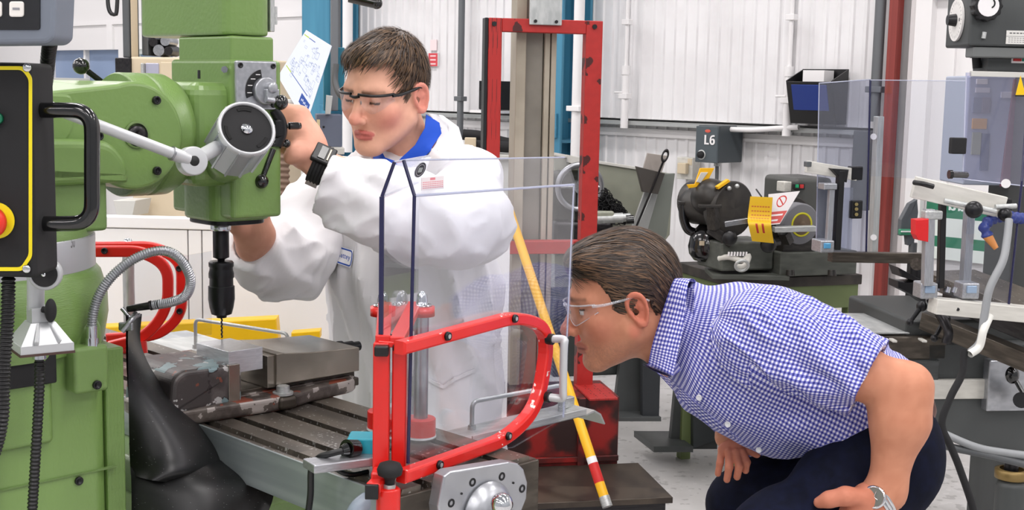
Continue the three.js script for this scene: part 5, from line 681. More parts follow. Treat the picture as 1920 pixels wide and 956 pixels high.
  { const c = at(728, 940, 1.655), t = at(728, 912, 1.655); M('clamp_barrel', [LA([[0, t.y - c.y], [0.012, t.y - c.y], [0.0158, t.y - c.y - 0.003], [0.0158, -0.09], [0, -0.09]], 32).translate(c.x, c.y, c.z)], mat.red, o); M('clamp_block', [B(0.026, 0.024, 0.03, ...at(716, 897, 1.668).toArray(), 0.003)], mat.red, o); M('block_cap', [B(0.017, 0.019, 0.006, ...at(697, 922, 1.635).toArray(), 0.001)], mat.black, o); M('block_arm', [barAB(at(700, 918, 1.642), at(722, 896, 1.672), 0.02, 0.017)], mat.red, o);
    const k = at(731, 882, 1.648); M('star_knob', [LA([[0, 0.012], [0.006, 0.0118], [0.0135, 0.009], [0.0168, 0.002], [0.0155, -0.005], [0.008, -0.009], [0.0065, -0.013], [0.0065, -0.02], [0, -0.02]], 28).translate(k.x, k.y, k.z)], mat.blackMatte, o); M('knob_stud', [C(V(k.x, k.y - 0.028, k.z), V(k.x, k.y - 0.018, k.z), 0.0085, 0.0085, 6)], mat.galv, o); }
}
// far guard behind the column
{ const o = thing('swing_guard', 'red tubular guard frame at the far table end behind the metal hose', 'guard'); const F1 = new Frame(at(240, 540, 2.36), 12 * Math.PI / 180), F2 = new Frame(at(300, 540, 2.46), 6 * Math.PI / 180);
  const mk = (F, L, m) => { const P = fillet(px2(F, L, 0), 0.05, 8, false); const g = EX(band(P, 0.02), 0.018, 0.003).translate(0, 0, -0.009); g.rotateY(F.th); g.translate(F.o.x, F.o.y, F.o.z); return M('leaf_frame', g, m, o); };
  mk(F1, [[120, 471], [268, 471, 0.09], [315, 500, 0.09], [315, 580, 0.1], [270, 634, 0.1], [205, 650]], mat.red); mk(F2, [[120, 464], [292, 462, 0.09], [341, 490, 0.09], [341, 590, 0.1], [300, 628, 0.1], [200, 635]], mat.red);
  for (const [F, a, b] of [[F1, 196, 470], [F2, 336, 503], [F2, 337, 583]]) { const q = F.onz(a, b, 0.009); M('bolt', capScrew(F.w(q.x, q.y, 0.009), V(Math.sin(F.th), 0, Math.cos(F.th)), 0.006, 0.005), mat.blackSteel, o); }
  const t = at(240, 460, 2.45); M('post', [C(V(t.x, 1.055, t.z), V(t.x, t.y, t.z), 0.011)], mat.galv, o); M('post_cap', [LA([[0, 0.014], [0.006, 0.013], [0.009, 0.006], [0.009, 0], [0.013, 0], [0.013, -0.01], [0, -0.01]], 24).translate(t.x, t.y, t.z)], mat.chrome, o); M('base_puck', [LA([[0, 0.03], [0.022, 0.03], [0.023, 0.0005], [0, 0.0005]], 28).translate(t.x, 1.0502, t.z)], mat.red, o);
  const sg = EX(px2(F2, [[240, 470], [350, 478], [396, 470], [396, 627], [240, 640]], -0.014), 0.003, 0); sg.rotateY(F2.th); sg.translate(F2.o.x, F2.o.y, F2.o.z - 0.014); M('shield', sg, mat.clear, o);
  M('tail_tube', [C(at(266, 640, 2.36), at(268, 662, 2.36), 0.009)], mat.red, o);
}
// chip trays with bent wire handles along the operator's side of the table
function chipTray(z0, z1, x0, x1, label, hx, lip) {
  const o = thing('chip_tray', label, 'tray', MF.w(0, 0, 0), MF.th), y = 1.036;
  const prof = [[x0, y - 0.002], [x1, y - 0.002], [x1, y], [x0, y]];
  M('tray_sheet', [BB(x0, x1, y, y + 0.0025, z0, z1, 0.0008), BB(x0, x1, y, y + 0.012, z1 - 0.0025, z1, 0.0008)], mat.galv, o);
  if (lip) M('curled_lip', EX([[x1, y + 0.0025], [x1 + 0.02, y + 0.006], [x1 + 0.036, y - 0.003], [x1 + 0.048, y - 0.022], [x1 + 0.0455, y - 0.023], [x1 + 0.034, y - 0.005], [x1 + 0.02, y + 0.003], [x1, y]], z1 - z0, 0).translate(0, 0, z0), mat.galv, o);
  M('wire_handle', rod(hx.map(([a, b, c]) => V(a, b, c)), 0.0036, 0.012), mat.galv, o);
  for (const k of [hx[0], hx[hx.length - 1]]) M('rod_nut', [C(V(k[0], y + 0.002, k[2]), V(k[0], y + 0.01, k[2]), 0.007, 0.006, 6)], mat.galv, o); return o;
}
{ const p = (a, b, y) => { const q = MF.ony(a, b, y); return q; }; const a = p(882, 812, 1.04), b = p(1093, 770, 1.04);
  chipTray(0.352, 0.426, 0.167, 0.425, 'galvanised chip tray with curled lip at the near table end', [[0.216, 1.038, 0.372], [0.216, 1.083, 0.372], [0.408, 1.083, 0.386], [0.408, 1.038, 0.386]], true);
  M('tray_clip', [B(0.03, 0.018, 0.012, 0.43, 1.048, 0.375, 0.002)], mat.galv, scene.getObjectByName('chip_tray'));
  const c = p(347, 668, 1.045), d = p(514, 636, 1.045); chipTray(-0.62, -0.16, 0.167, 0.3, 'galvanised chip tray with wire handle behind the vice', [[0.215, 1.04, -0.44], [0.215, 1.098, -0.44], [0.27, 1.098, -0.2], [0.27, 1.04, -0.2]], false);
}
// turquoise sensor box on a steel bracket, with its cable, and a clear hose at the table edge
{ const o = thing('sensor_box', 'turquoise sensor box with black plug on a bracket at the table edge', 'box'); const c = at(684, 838, 1.73);
  M('housing', [B(0.044, 0.034, 0.04, c.x, c.y, c.z, 0.003).applyMatrix4(new THREE.Matrix4())], mat.teal, o); const pl = at(650, 842, 1.69), pr = at(668, 840, 1.705); M('plug', [C(pr, pl, 0.0115, 0.013), C(pl, at(640, 845, 1.685), 0.009, 0.006)], mat.blackGloss, o);
  M('bracket', [barX(at(578, 874, 1.66), at(706, 858, 1.715), 0.036, 0.012)], mat.alu, o); M('bracket_foot', [B(0.02, 0.03, 0.02, ...at(708, 872, 1.72).toArray(), 0.002)], mat.alu, o);
  M('cable', tube([at(642, 845, 1.685), at(618, 851, 1.68), at(598, 858, 1.685), at(584, 880, 1.7), at(582, 930, 1.71), at(572, 1000, 1.71)], 0.0045, 60, 10), mat.black, o); M('cable', tube([at(690, 884, 1.73), at(660, 890, 1.715), at(638, 884, 1.71), at(630, 872, 1.71)], 0.0035, 40, 8), mat.black, o); }
function barX(a, b, w, h) { const L = a.distanceTo(b); return basis(B(w, h, L, 0, 0, L / 2, 0.002), a, b.clone().sub(a)); }
tag(M('clear_hose', sweep([at(720, 925, 1.69), at(690, 938, 1.68), at(668, 960, 1.68), at(655, 1000, 1.7)], 0.0125, 40, 14), std(0xb9c6d6, 0.25, 0, { transmission: 0.35, thickness: 0 })), 'braided clear hose below the red clamp of the guard', 'hose');
// ---------------------------------------------------------------- pendant control panel, readout and conduits at the left edge
{ const o = thing('control_panel', 'black control box with yellow border and red stop button on a silver arm', 'control panel'); const d = 1.36, F = new Frame(at(0, 300, d), 0); const p = (a, b, z = 0) => { const q = F.onz(a, b, z); return F.w(q.x, q.y, q.z); };
  const tl = p(-230, 112), br = p(67, 522), w = br.x - tl.x, h = tl.y - br.y, cx = (tl.x + br.x) / 2, cy = (tl.y + br.y) / 2; M('box', [B(w, h, 0.07, cx, cy, br.z - 0.036, 0.006)], mat.blackMatte, o);
  const Lp = fillet([[-214, 124], [44, 124], [60, 144], [60, 482], [42, 508], [-214, 508]].map(([a, b]) => { const q = p(a, b); return [q.x, q.y]; }), 0.004, 3, true); const inner = fillet([[-208, 131], [41, 131], [54, 148], [54, 478], [39, 501], [-208, 501]].map(([a, b]) => { const q = p(a, b); return [q.x, q.y]; }), 0.004, 3, true);
  M('yellow_border', EX(Lp, 0.0012, 0, [inner]).translate(0, 0, br.z - 0.0008), std(0xe8d510, 0.45), o);
  for (const [a, b] of [[51, 127], [50, 504]]) { const q = p(a, b); M('corner_screw', [LAt([[0, 0.003], [0.003, 0.0028], [0.0045, 0.0015], [0.0045, 0], [0, 0]], V(q.x, q.y, br.z), V(q.x, q.y, 9), 16)], mat.chrome, o); }
  { const q = p(-6, 413); M('stop_collar', [LAt([[0, 0.002], [0.0195, 0.002], [0.0195, 0], [0, 0]], V(q.x, q.y, br.z), V(q.x, q.y, 9), 32)], std(0xe8d510, 0.45), o); M('stop_button', [LAt([[0, 0.03], [0.008, 0.0295], [0.0155, 0.027], [0.0178, 0.022], [0.017, 0.015], [0.01, 0.012], [0.01, 0.001], [0, 0.001]], V(q.x, q.y, br.z), V(q.x, q.y, 9), 32)], std(0xd8301f, 0.4), o); const g = p(-4, 222); M('start_button', [LAt([[0, 0.006], [0.006, 0.006], [0.0065, 0.004], [0.0065, 0], [0, 0]], V(g.x, g.y, br.z), V(g.x, g.y, 9), 24)], std(0x0c6b4a, 0.35), o); }
  M('tube_handle', rod([p(40, 206, -0.04), p(155, 208, 0.0), p(155, 424, 0.0), p(40, 418, -0.04)].map((v, i) => V(v.x, v.y, br.z - 0.03)), 0.0085, 0.022, 100, 14), mat.blackGloss, o);
  // silver swivel arm and bracket fixed to the column
  const F2 = new Frame(at(75, 600, 1.6), 0), s = (a, b, z = 0) => { const q = F2.onz(a, b, z); return F2.w(q.x, q.y, q.z); };
  M('arm_post', [C(s(67, 580), s(67, 430), 0.0105), C(s(67, 430), s(60, 330, 0.05), 0.0105)], mat.silverPaint, o);
  { const q = s(81, 514, 0.02); M('clamp_disc', [LAt([[0, 0], [0.0185, 0], [0.0205, 0.003], [0.0205, 0.01], [0.0185, 0.013], [0.0165, 0.012], [0, 0.012]], V(q.x, q.y, q.z - 0.012), V(q.x + 0.1, q.y, q.z + 1), 32)], mat.silverPaint, o); M('clamp_cap', [LAt([[0, 0.0145], [0.004, 0.014], [0.015, 0.0135], [0.016, 0.012], [0, 0.0115]], V(q.x, q.y, q.z - 0.012), V(q.x + 0.1, q.y, q.z + 1), 32)], mat.black, o); M('cap_screw', [LAt([[0, 0.017], [0.0025, 0.0165], [0.003, 0.0145], [0, 0.014]], V(q.x, q.y, q.z - 0.012), V(q.x + 0.1, q.y, q.z + 1), 14)], mat.chrome, o); }
  // flared foot: square frustum
  { const c = s(76, 620), top = s(76, 575), bot = s(76, 644); const fr = (y0, w0, y1, w1) => { const g = new THREE.CylinderGeometry(w1 * 0.7071, w0 * 0.7071, y1 - y0, 4, 1); g.rotateY(Math.PI / 4); g.translate(c.x, (y0 + y1) / 2, c.z); const h = g.toNonIndexed(); h.computeVertexNormals(); const t = new THREE.Matrix4().makeTranslation(-c.x, 0, -c.z), r = new THREE.Matrix4().makeRotationY(0.6), t2 = new THREE.Matrix4().makeTranslation(c.x, 0, c.z); h.applyMatrix4(t); h.applyMatrix4(r); h.applyMatrix4(t2); return h; };
    const y1 = top.y, y0 = bot.y; M('flared_foot', [fr(y1 - 0.018, 0.0265, y1, 0.026), fr(y0 + 0.004, 0.062, y1 - 0.018, 0.03), fr(y0 - 0.006, 0.064, y0 + 0.004, 0.064)], mat.silverPaint, o); M('gasket', [fr(y0 - 0.009, 0.066, y0 - 0.006, 0.066)], std(0x4a342e, 0.7), o);
    for (const a of [0.6 + Math.PI / 4 - 0.35, 0.6 + Math.PI / 4 - 1.2, 0.6 - 0.35]) { const dx = Math.sin(a), dz = Math.cos(a); M('foot_rib', [barX(V(c.x + dx * 0.014, y1 - 0.02, c.z + dz * 0.014), V(c.x + dx * 0.036, y0 + 0.006, c.z + dz * 0.036), 0.003, 0.008)], mat.silverPaint, o); }
    M('wing_knob', [S(0.012, s(95, 582, 0.012), 0.55, 1.25, 0.9), C(s(80, 580, 0.01), s(95, 582, 0.012), 0.004)], mat.blackMatte, o); M('gland', [C(s(74, 672), s(74, 655), 0.009, 0.0085, 8)], mat.chrome, o); }
  M('conduit', sweep([s(74, 668), s(74, 720), s(70, 800), s(64, 900), s(58, 1000)], rib(0.23, 0.0052, 0.0055, 0.0068), 520, 12), mat.black, o);
  M('conduit', sweep([p(16, 520, -0.02), p(14, 600, -0.02), p(6, 700, -0.01), p(4, 780, 0), p(-12, 850, 0), p(-40, 900, 0)], rib(0.27, 0.005, 0.0062, 0.0078), 600, 12), mat.black, o);
}
{ const o = thing('digital_readout', 'grey framed keypad readout cut off by the top left corner', 'display'); const d = 1.3, F = new Frame(at(0, 40, d), 0), p = (a, b) => { const q = F.onz(a, b, 0); return [q.x, q.y]; };
  const put = g => g.translate(F.o.x, F.o.y, F.o.z); const R = (x0, y0, x1, y1, r) => fillet([p(x0, y1), p(x1, y1), p(x1, y0), p(x0, y0)], r, 6);
  M('frame', put(EX(fillet([p(-420, 88), p(88, 82), p(101, 72), p(110, -140), p(-420, -140)], 0.006, 6), 0.06, 0.005, [], 3).translate(0, 0, -0.06)), std(0x707783, 0.5), o);
  M('keypad', put(EX(R(-400, -120, 76, 56, 0.003), 0.004, 0.001).translate(0, 0, -0.002)), std(0x17181c, 0.4), o); for (let i = 0; i < 3; i++) for (let j = 0; j < 2; j++) { const x = 20 - i * 41, y = 3 - j * 42; M('key', put(EX(R(x, y, x + 27, y + 29, 0.003), 0.003, 0.001).translate(0, 0, 0.0015)), std(0xe6e2dc, 0.5), o); const [ax, ay] = p(x + 7, y + 16), [bx, by] = p(x + 20, y + 12); M('key_mark', put(BB(ax, bx, ay, by, 0.0044, 0.0049, 0)), std(0x8a8a90, 0.5), o); }
  M('conduit', sweep([at(102, -60, 1.36), at(96, 60, 1.38), at(91, 100, 1.42), at(86, 150, 1.46), at(78, 210, 1.5), at(74, 290, 1.5), at(70, 360, 1.5)], rib(0.25, 0.0056, 0.0066, 0.0084), 560, 12), mat.black, o);
}
// ---------------------------------------------------------------- things behind the two men
const slab = (F, L, z, t, bevel = 0.002) => { const g = EX(px2(F, L, z), t, bevel).translate(0, 0, z - t); g.rotateY(F.th); g.translate(F.o.x, F.o.y, F.o.z); return g; };
const boxIn = (F, x0, y0, x1, y1, z, t, r = 0.004) => { const a = F.onz(x0, y0, z), b = F.onz(x1, y1, z); const g = BB(a.x, b.x, b.y, a.y, z - t, z, r); g.rotateY(F.th); g.translate(F.o.x, F.o.y, F.o.z); return g; };
// white machine screen with its yellow base rail
{ const F = new Frame(at(560, 500, 3.15), -0.03); const o = thing('machine_screen', 'long white sheet-metal screen with panel seams behind the young man', 'screen');
  const a = F.onz(60, 402, 0), b = F.onz(957, 402, 0), top = a.y; const put = g => { g.rotateY(F.th); g.translate(F.o.x, F.o.y, F.o.z); return g; };
  const seams = [60, 352, 378, 640, 957].map(x => F.onz(x, 450, 0).x), y0 = -F.o.y + 0.12;
  for (let i = 0; i < seams.length - 1; i++) M('panel', put(BB(seams[i] + 0.0015, seams[i + 1] - 0.0015, y0, top - 0.03, -0.03, 0, 0.002)), mat.white, o);
  M('top_rail', put(BB(seams[0], seams[4], top - 0.028, top, -0.04, 0.004, 0.003)), mat.white, o); for (const x of [seams[0] + 0.05, seams[4] - 0.05]) M('foot', put(BB(x - 0.03, x + 0.03, -F.o.y, y0 + 0.01, -0.1, 0.05, 0.004)), mat.white, o);
  const F3 = new Frame(at(420, 620, 3.02), 0.05), r = thing('base_rail', 'yellow sheet-metal rail along the foot of the white screen', 'rail'); M('rail', slab(F3, [[150, 615], [518, 597], [522, 640], [150, 660]], 0, 0.05, 0.003), mat.yellow, r); for (const [p, q] of [[455, 611], [461, 611]]) { const s = F3.onz(p, q, 0.001); M('rivet', [C(F3.w(s.x, s.y, 0), F3.w(s.x, s.y, 0.003), 0.0025)], mat.black, r); } M('rail_leg', [BB(-0.02, 0.02, 0, 0.96, -0.03, 0, 0.003).translate(at(420, 640, 3.0).x, 0, at(420, 640, 3.02).z)], mat.yellow, r);
  const r2 = thing('base_rail', 'short yellow rail between the vice and the white coat', 'rail'); M('rail', slab(F3, [[546, 624], [600, 620], [600, 634], [546, 637]], -0.005, 0.04, 0.002), mat.yellow, r2); M('rail_leg', [BB(-0.02, 0.02, 0, 0.985, -0.02, 0.0, 0.003).translate(at(572, 632, 3.02).x, 0, at(572, 632, 3.05).z)], mat.yellow, r2);
}
// beige machine far left with grey mast
{ const o = thing('beige_machine', 'beige machine tool with a grey mast behind the green ram', 'machine'); const F = new Frame(at(330, 200, 4.6), -0.2);
  M('cabinet', [boxIn(F, 243, 106, 470, 900, 0, 0.6, 0.01)], mat.beige, o); M('window', [boxIn(F, 272, 118, 298, 150, 0.004, 0.01)], std(0xb6b6c8, 0.3, 0.3), o); M('door_panel', [boxIn(F, 300, 116, 350, 340, 0.006, 0.01)], mat.beige, o); M('handle', [boxIn(F, 263, 118, 268, 140, 0.02, 0.03)], mat.galv, o);
  M('mast', [boxIn(F, 226, -120, 242, 108, -0.02, 0.08)], mat.grey, o); M('mast_strip', [boxIn(F, 242, -120, 247, 108, -0.03, 0.05)], mat.beige, o); M('mast_base', [boxIn(F, 215, 108, 245, 155, 0.01, 0.12)], mat.darkSteel, o); M('mast', [boxIn(F, 262, -120, 278, 104, -0.1, 0.08)], mat.grey, o);
  for (const [x, y, r] of [[290, 80, 0.02], [300, 95, 0.026], [312, 78, 0.022], [306, 66, 0.02], [318, 96, 0.02]]) { const q = F.onz(x, y, -0.15); M('pump_part', [C(F.w(q.x, q.y, -0.2), F.w(q.x + 0.02, q.y, -0.1), r, r * 0.8, 14)], x % 4 ? mat.darkSteel : mat.steel, o); } M('pump_bracket', [boxIn(F, 282, 62, 322, 106, -0.21, 0.03)], mat.darkSteel, o);
  M('cable_loop', tube([at(202, -60, 4.3), at(202, 0, 4.3), at(206, 22, 4.3), at(214, 27, 4.3), at(219, 18, 4.3), at(222, -60, 4.3)], 0.007, 40, 8), mat.black, o);
  M('cowl', [slab(F, [[212, 376], [254, 376], [248, 405], [219, 405]], 0.15, 0.12)], mat.lightGrey, o);
}
{ const o = thing('bellows_hose', 'brown ribbed extraction hose standing behind the mill head', 'hose'); const a = at(529, 392, 3.3), b = at(530, 280, 3.3); const pts = [a, a.clone().lerp(b, 0.5), b, at(532, 262, 3.32)]; M('ribbed_tube', sweep(pts, rib(a.distanceTo(b) * 1.15, 0.0145, 0.016, 0.0195), 300, 16), std(0x6d5646, 0.55), o); M('clamp_block', [B(0.05, 0.02, 0.05, a.x, a.y - 0.006, a.z, 0.003)], mat.galv, o); M('stand', [C(V(a.x, 0, a.z), V(a.x, a.y - 0.012, a.z), 0.015), C(V(a.x, 0, a.z), V(a.x, 0.02, a.z), 0.1)], mat.galv, o); }
// drawings and service boxes by the blue column
{ const t = canvasTex(512, 512, (g, w, h) => { g.fillStyle = '#dfe6f2'; g.fillRect(0, 0, w, h); g.strokeStyle = '#8797bd'; g.fillStyle = '#6f81b0'; g.lineWidth = 2; const r = rng(4); for (let i = 0; i < 46; i++) { const x = 30 + r() * 420, y = 60 + r() * 300; g.strokeRect(x, y, 12 + r() * 44, 8 + r() * 40); if (r() > 0.6) g.fillRect(x + 4, y + 4, 16, 4); } g.fillStyle = '#b9cf3c'; g.fillRect(16, 40, 90, 9); g.fillRect(16, 372, 90, 9); g.fillStyle = '#2c4f9e'; g.fillRect(110, 42, 120, 6); g.fillRect(110, 374, 300, 6); g.fillRect(330, 400, 150, 66); g.fillStyle = '#dfe6f2'; for (let k = 0; k < 6; k++) g.fillRect(352 + k * 18, 428 - (k % 2) * 6, 10, 14); });
  const P = [[574, 56], [622, 86], [574, 234], [521, 143]].map(([a, b]) => at(a, b, 4.4)); const g = patch([P[0], P[0].clone().lerp(P[3], 0.5), P[3]], [P[1], P[1].clone().lerp(P[2], 0.5), P[2]], () => 0, V(0, 0, 1), 8, 8); const uv = g.attributes.uv; for (let j = 0; j <= 8; j++) for (let i = 0; i <= 8; i++) uv.setXY(j * 9 + i, i / 8, 1 - j / 8);
  const o = thing('drawing_sheet', 'tilted pale blue drawing sheet hanging left of the young man', 'sheet'); M('sheet', [g], std(0xffffff, 0.6, 0, { map: t, side: THREE.DoubleSide }), o); M('hanger', [rod([at(532, 192, 4.42), at(568, 191, 4.42), at(570, 250, 4.42)], 0.011, 0.02)], mat.lightGrey, o); M('hanger_leg', [C(V(at(570, 250, 4.42).x, 0, at(570, 250, 4.42).z), at(570, 250, 4.42), 0.011)], mat.lightGrey, o); M('backing_board', [lift(g, 0.006), lift(g, -0.006)].slice(0, 1), std(0xb9c4da, 0.6, 0, { side: THREE.DoubleSide }), o); }
{ const o = thing('switch_cabinet', 'grey electrical cabinet with teal door left of the white duct', 'cabinet'); const F = new Frame(at(615, 200, 5.2), 0.2); M('cabinet', [boxIn(F, 594, 214, 641, 276, 0, 0.15)], std(0x61687a, 0.5), o); M('label_strip', [boxIn(F, 594, 224, 600, 258, 0.003, 0.004)], std(0xd8c9a0, 0.6), o); M('lock', [boxIn(F, 605, 236, 609, 240, 0.004, 0.006)], mat.black, o); M('teal_door', [boxIn(F, 607, 88, 646, 208, -0.1, 0.05)], std(0x1b6f86, 0.5), o); M('duct_strip', [boxIn(F, 621, -60, 634, 208, -0.04, 0.05)], std(0x6b6f74, 0.5), o); M('pad', [slab(F, [[612, 178], [624, 180], [620, 214], [610, 214]], 0.02, 0.02)], mat.galv, o); M('shelf', [boxIn(F, 565, 276, 646, 290, 0.05, 0.2)], mat.lightGrey, o); M('stand', [boxIn(F, 570, 290, 640, 640, 0.0, 0.15)], std(0x3a5c9e, 0.5), o); M('cable', tube([at(630, 120, 5.0), at(628, 150, 5.0), at(634, 172, 4.98), at(644, 184, 4.98)], 0.012, 30, 8), mat.grey, o); }
{ const o = thing('lamp_arm', 'black lamp arm at the top edge above the young man', 'lamp'); const a = at(655, -6, 3.2), b = at(706, 6, 3.2); M('arm_tube', [C(a, b, 0.014), S(0.015, b)], mat.blackGloss, o); M('drop_tube', [C(a, V(a.x, CEIL - 0.005, a.z), 0.014)], mat.blackGloss, o); }
// on the clad wall
const onWall = (name, label, cat, px, py, x = -0.03) => { const a = WF.onx(px, py, x); return thing(name, label, cat, WF.w(x, a.y, a.z), WF.th); };
const wl = (px, py, o, x = -0.03) => { const a = WF.onx(px, py, x), b = WF.l(o.position); return V(0, a.y - b.y, a.z - b.z); };
{ const t = canvasTex(96, 128, (g, w, h) => { g.fillStyle = '#d64a52'; g.fillRect(0, 0, w, h); g.fillStyle = '#f0d4d4'; for (const y of [20, 58, 98]) g.fillRect(18, y, 60, 14); }); const o = onWall('wall_sign', 'small red notice on the white cladding right of the young man', 'sign', 813, 112, 0.002); const g = new THREE.PlaneGeometry(0.09, 0.085); g.rotateY(-Math.PI / 2); M('sign_face', g.translate(-0.006, 0, 0), std(0xffffff, 0.5, 0, { map: t }), o); M('sign_plate', [BB(-0.005, 0.008, -0.0435, 0.0435, -0.046, 0.046, 0.001)], mat.white, o); M('upper_notice', [BB(-0.005, 0.004, 0.06, 0.13, -0.03, 0.03, 0.001)], std(0xf2dfe0, 0.6), o); }
{ const o = onWall('wall_monitor', 'black box on the wall rail seen through the red lift frame', 'box', 950, 180, -0.05); M('case', [BB(-0.16, 0.0, -0.085, 0.09, -0.085, 0.085, 0.008)], mat.blackMatte, o); M('chamfer', [EX([[-0.16, 0.03], [-0.16, 0.09], [-0.1, 0.09]], 0.16, 0).translate(0, 0, -0.08)], mat.blackGloss, o); M('shelf', [BB(-0.2, 0.05, -0.105, -0.09, -0.12, 0.12, 0.002)], mat.white, o); M('bracket', [BB(-0.02, 0.05, -0.1, 0.12, 0.09, 0.11, 0.002)], mat.white, o); }
{ const o = onWall('storage_bin', 'black open-topped wall bin with a blue front above the rail', 'bin', 1543, 232, -0.02); // local x to the room is negative
  const w0 = 0.1, h = 0.26, d = 0.2; const sidep = z => EX([[0, 0], [-0.09, 0], [-0.15, 0.21], [0, 0.27]], 0.006, 0).translate(0, 0, z); M('side', [sidep(-0.13)], mat.black, o); M('side', [sidep(0.124)], mat.black, o); M('back', [BB(-0.006, 0, 0, 0.27, -0.13, 0.13, 0.001)], mat.black, o); M('bottom', [BB(-0.09, 0, 0, 0.006, -0.13, 0.13, 0.001)], mat.black, o); M('front', [basis(B(0.26, 0.215, 0.006, 0, 0.107, 0), V(-0.09, 0, 0), V(-1, -0.28, 0))], mat.black, o); M('blue_panel', [basis(B(0.2, 0.13, 0.004, 0.0, 0.135, 0.005, 0.002), V(-0.09, 0, 0), V(-1, -0.28, 0))], std(0x16317c, 0.4), o); M('papers', [BB(-0.11, -0.02, 0.1, 0.262, -0.06, 0.06, 0.001)], mat.white, o); }
{ const o = onWall('isolator_switch', 'dark grey isolator box marked L6 under the wall rail', 'switch', 1362, 268, -0.02);
  M('case', [BB(-0.16, 0.05, -0.1, 0.095, -0.07, 0.07, 0.006)], std(0x3c4347, 0.45), o); M('cover', [BB(-0.175, -0.16, -0.1, 0.09, -0.072, 0.068, 0.004)], std(0x4b5459, 0.45), o); const font = await new FontLoader().loadAsync('fonts/droid/droid_sans_bold.typeface.json'); const tg = new TextGeometry('L6', { font, size: 0.05, depth: 0.002, curveSegments: 4 }); tg.computeBoundingBox(); tg.translate(-tg.boundingBox.max.x / 2, 0, 0); tg.rotateY(-Math.PI / 2); M('lettering', norm(tg).translate(-0.177, -0.005, 0.018), mat.white, o); M('red_mark', [(() => { const g = new THREE.SphereGeometry(0.014, 16, 10); g.scale(0.1, 0.6, 1.3); g.translate(-0.176, 0.065, 0.005); return g; })()], std(0xd05a48, 0.5), o); M('rotary_knob', [LAt([[0, 0.02], [0.018, 0.018], [0.02, 0], [0, 0]], V(-0.175, -0.06, -0.03), V(-1, -0.06, -0.03), 20)], mat.blackMatte, o); M('knob_ring', [LAt([[0.02, 0.003], [0.026, 0.003], [0.026, 0], [0.02, 0]], V(-0.175, -0.06, -0.03), V(-1, -0.06, -0.03), 20)], mat.galv, o); M('cable', tube([V(-0.09, -0.1, 0.01), V(-0.09, -0.16, 0.012), V(-0.1, -0.26, 0.02), V(-0.12, -0.3, 0.03)], 0.01, 24, 8), mat.grey, o); M('cable_gland', [C(V(-0.09, -0.12, 0.01), V(-0.09, -0.098, 0.01), 0.016)], mat.galv, o); M('feed_conduit', tube([V(-0.06, 0.075, 0.07), V(-0.06, 0.078, 0.2), V(-0.05, 0.09, 0.34), V(-0.03, 0.1, 0.46)], 0.014, 30, 10), mat.white, o); }
{ const o = onWall('socket_box', 'small beige socket on the wall left of the yellow visor', 'socket', 1294, 315, 0.04); M('box', [BB(-0.05, 0.02, -0.06, 0.06, -0.055, 0.055, 0.004)], mat.offwhite, o); M('plug', [BB(-0.08, -0.05, -0.03, 0.03, -0.03, 0.03, 0.006)], mat.beige, o); M('corner_tag', [BB(-0.052, -0.05, 0.02, 0.055, 0.02, 0.05, 0.001)], mat.beige, o); }
{ const o = thing('hose_bundle', 'bundle of thick black hoses on a low rack behind the young man', 'hoses'); M('hose', tube([at(868, 252, 7.0), at(905, 256, 7.0), at(950, 268, 7.0), at(1010, 275, 7.0)], 0.03, 30, 12), mat.blackMatte, o); M('hose', tube([at(872, 272, 6.9), at(920, 274, 6.9), at(960, 276, 6.9), at(1010, 276, 6.9)], 0.03, 30, 12), mat.blackMatte, o); const a = at(865, 284, 7.0), b = at(1010, 288, 7.0); M('rack_shelf', [BB(a.x, b.x, a.y - 0.03, a.y - 0.005, a.z - 0.2, a.z + 0.15, 0.004)], mat.lightGrey, o); M('rack_body', [BB(a.x + 0.02, b.x, 0, a.y - 0.03, a.z - 0.2, a.z + 0.1, 0.006)], mat.lightGrey, o); M('box', [B(0.06, 0.08, 0.06, ...at(882, 272, 6.85).toArray(), 0.004)], mat.beige, o); }
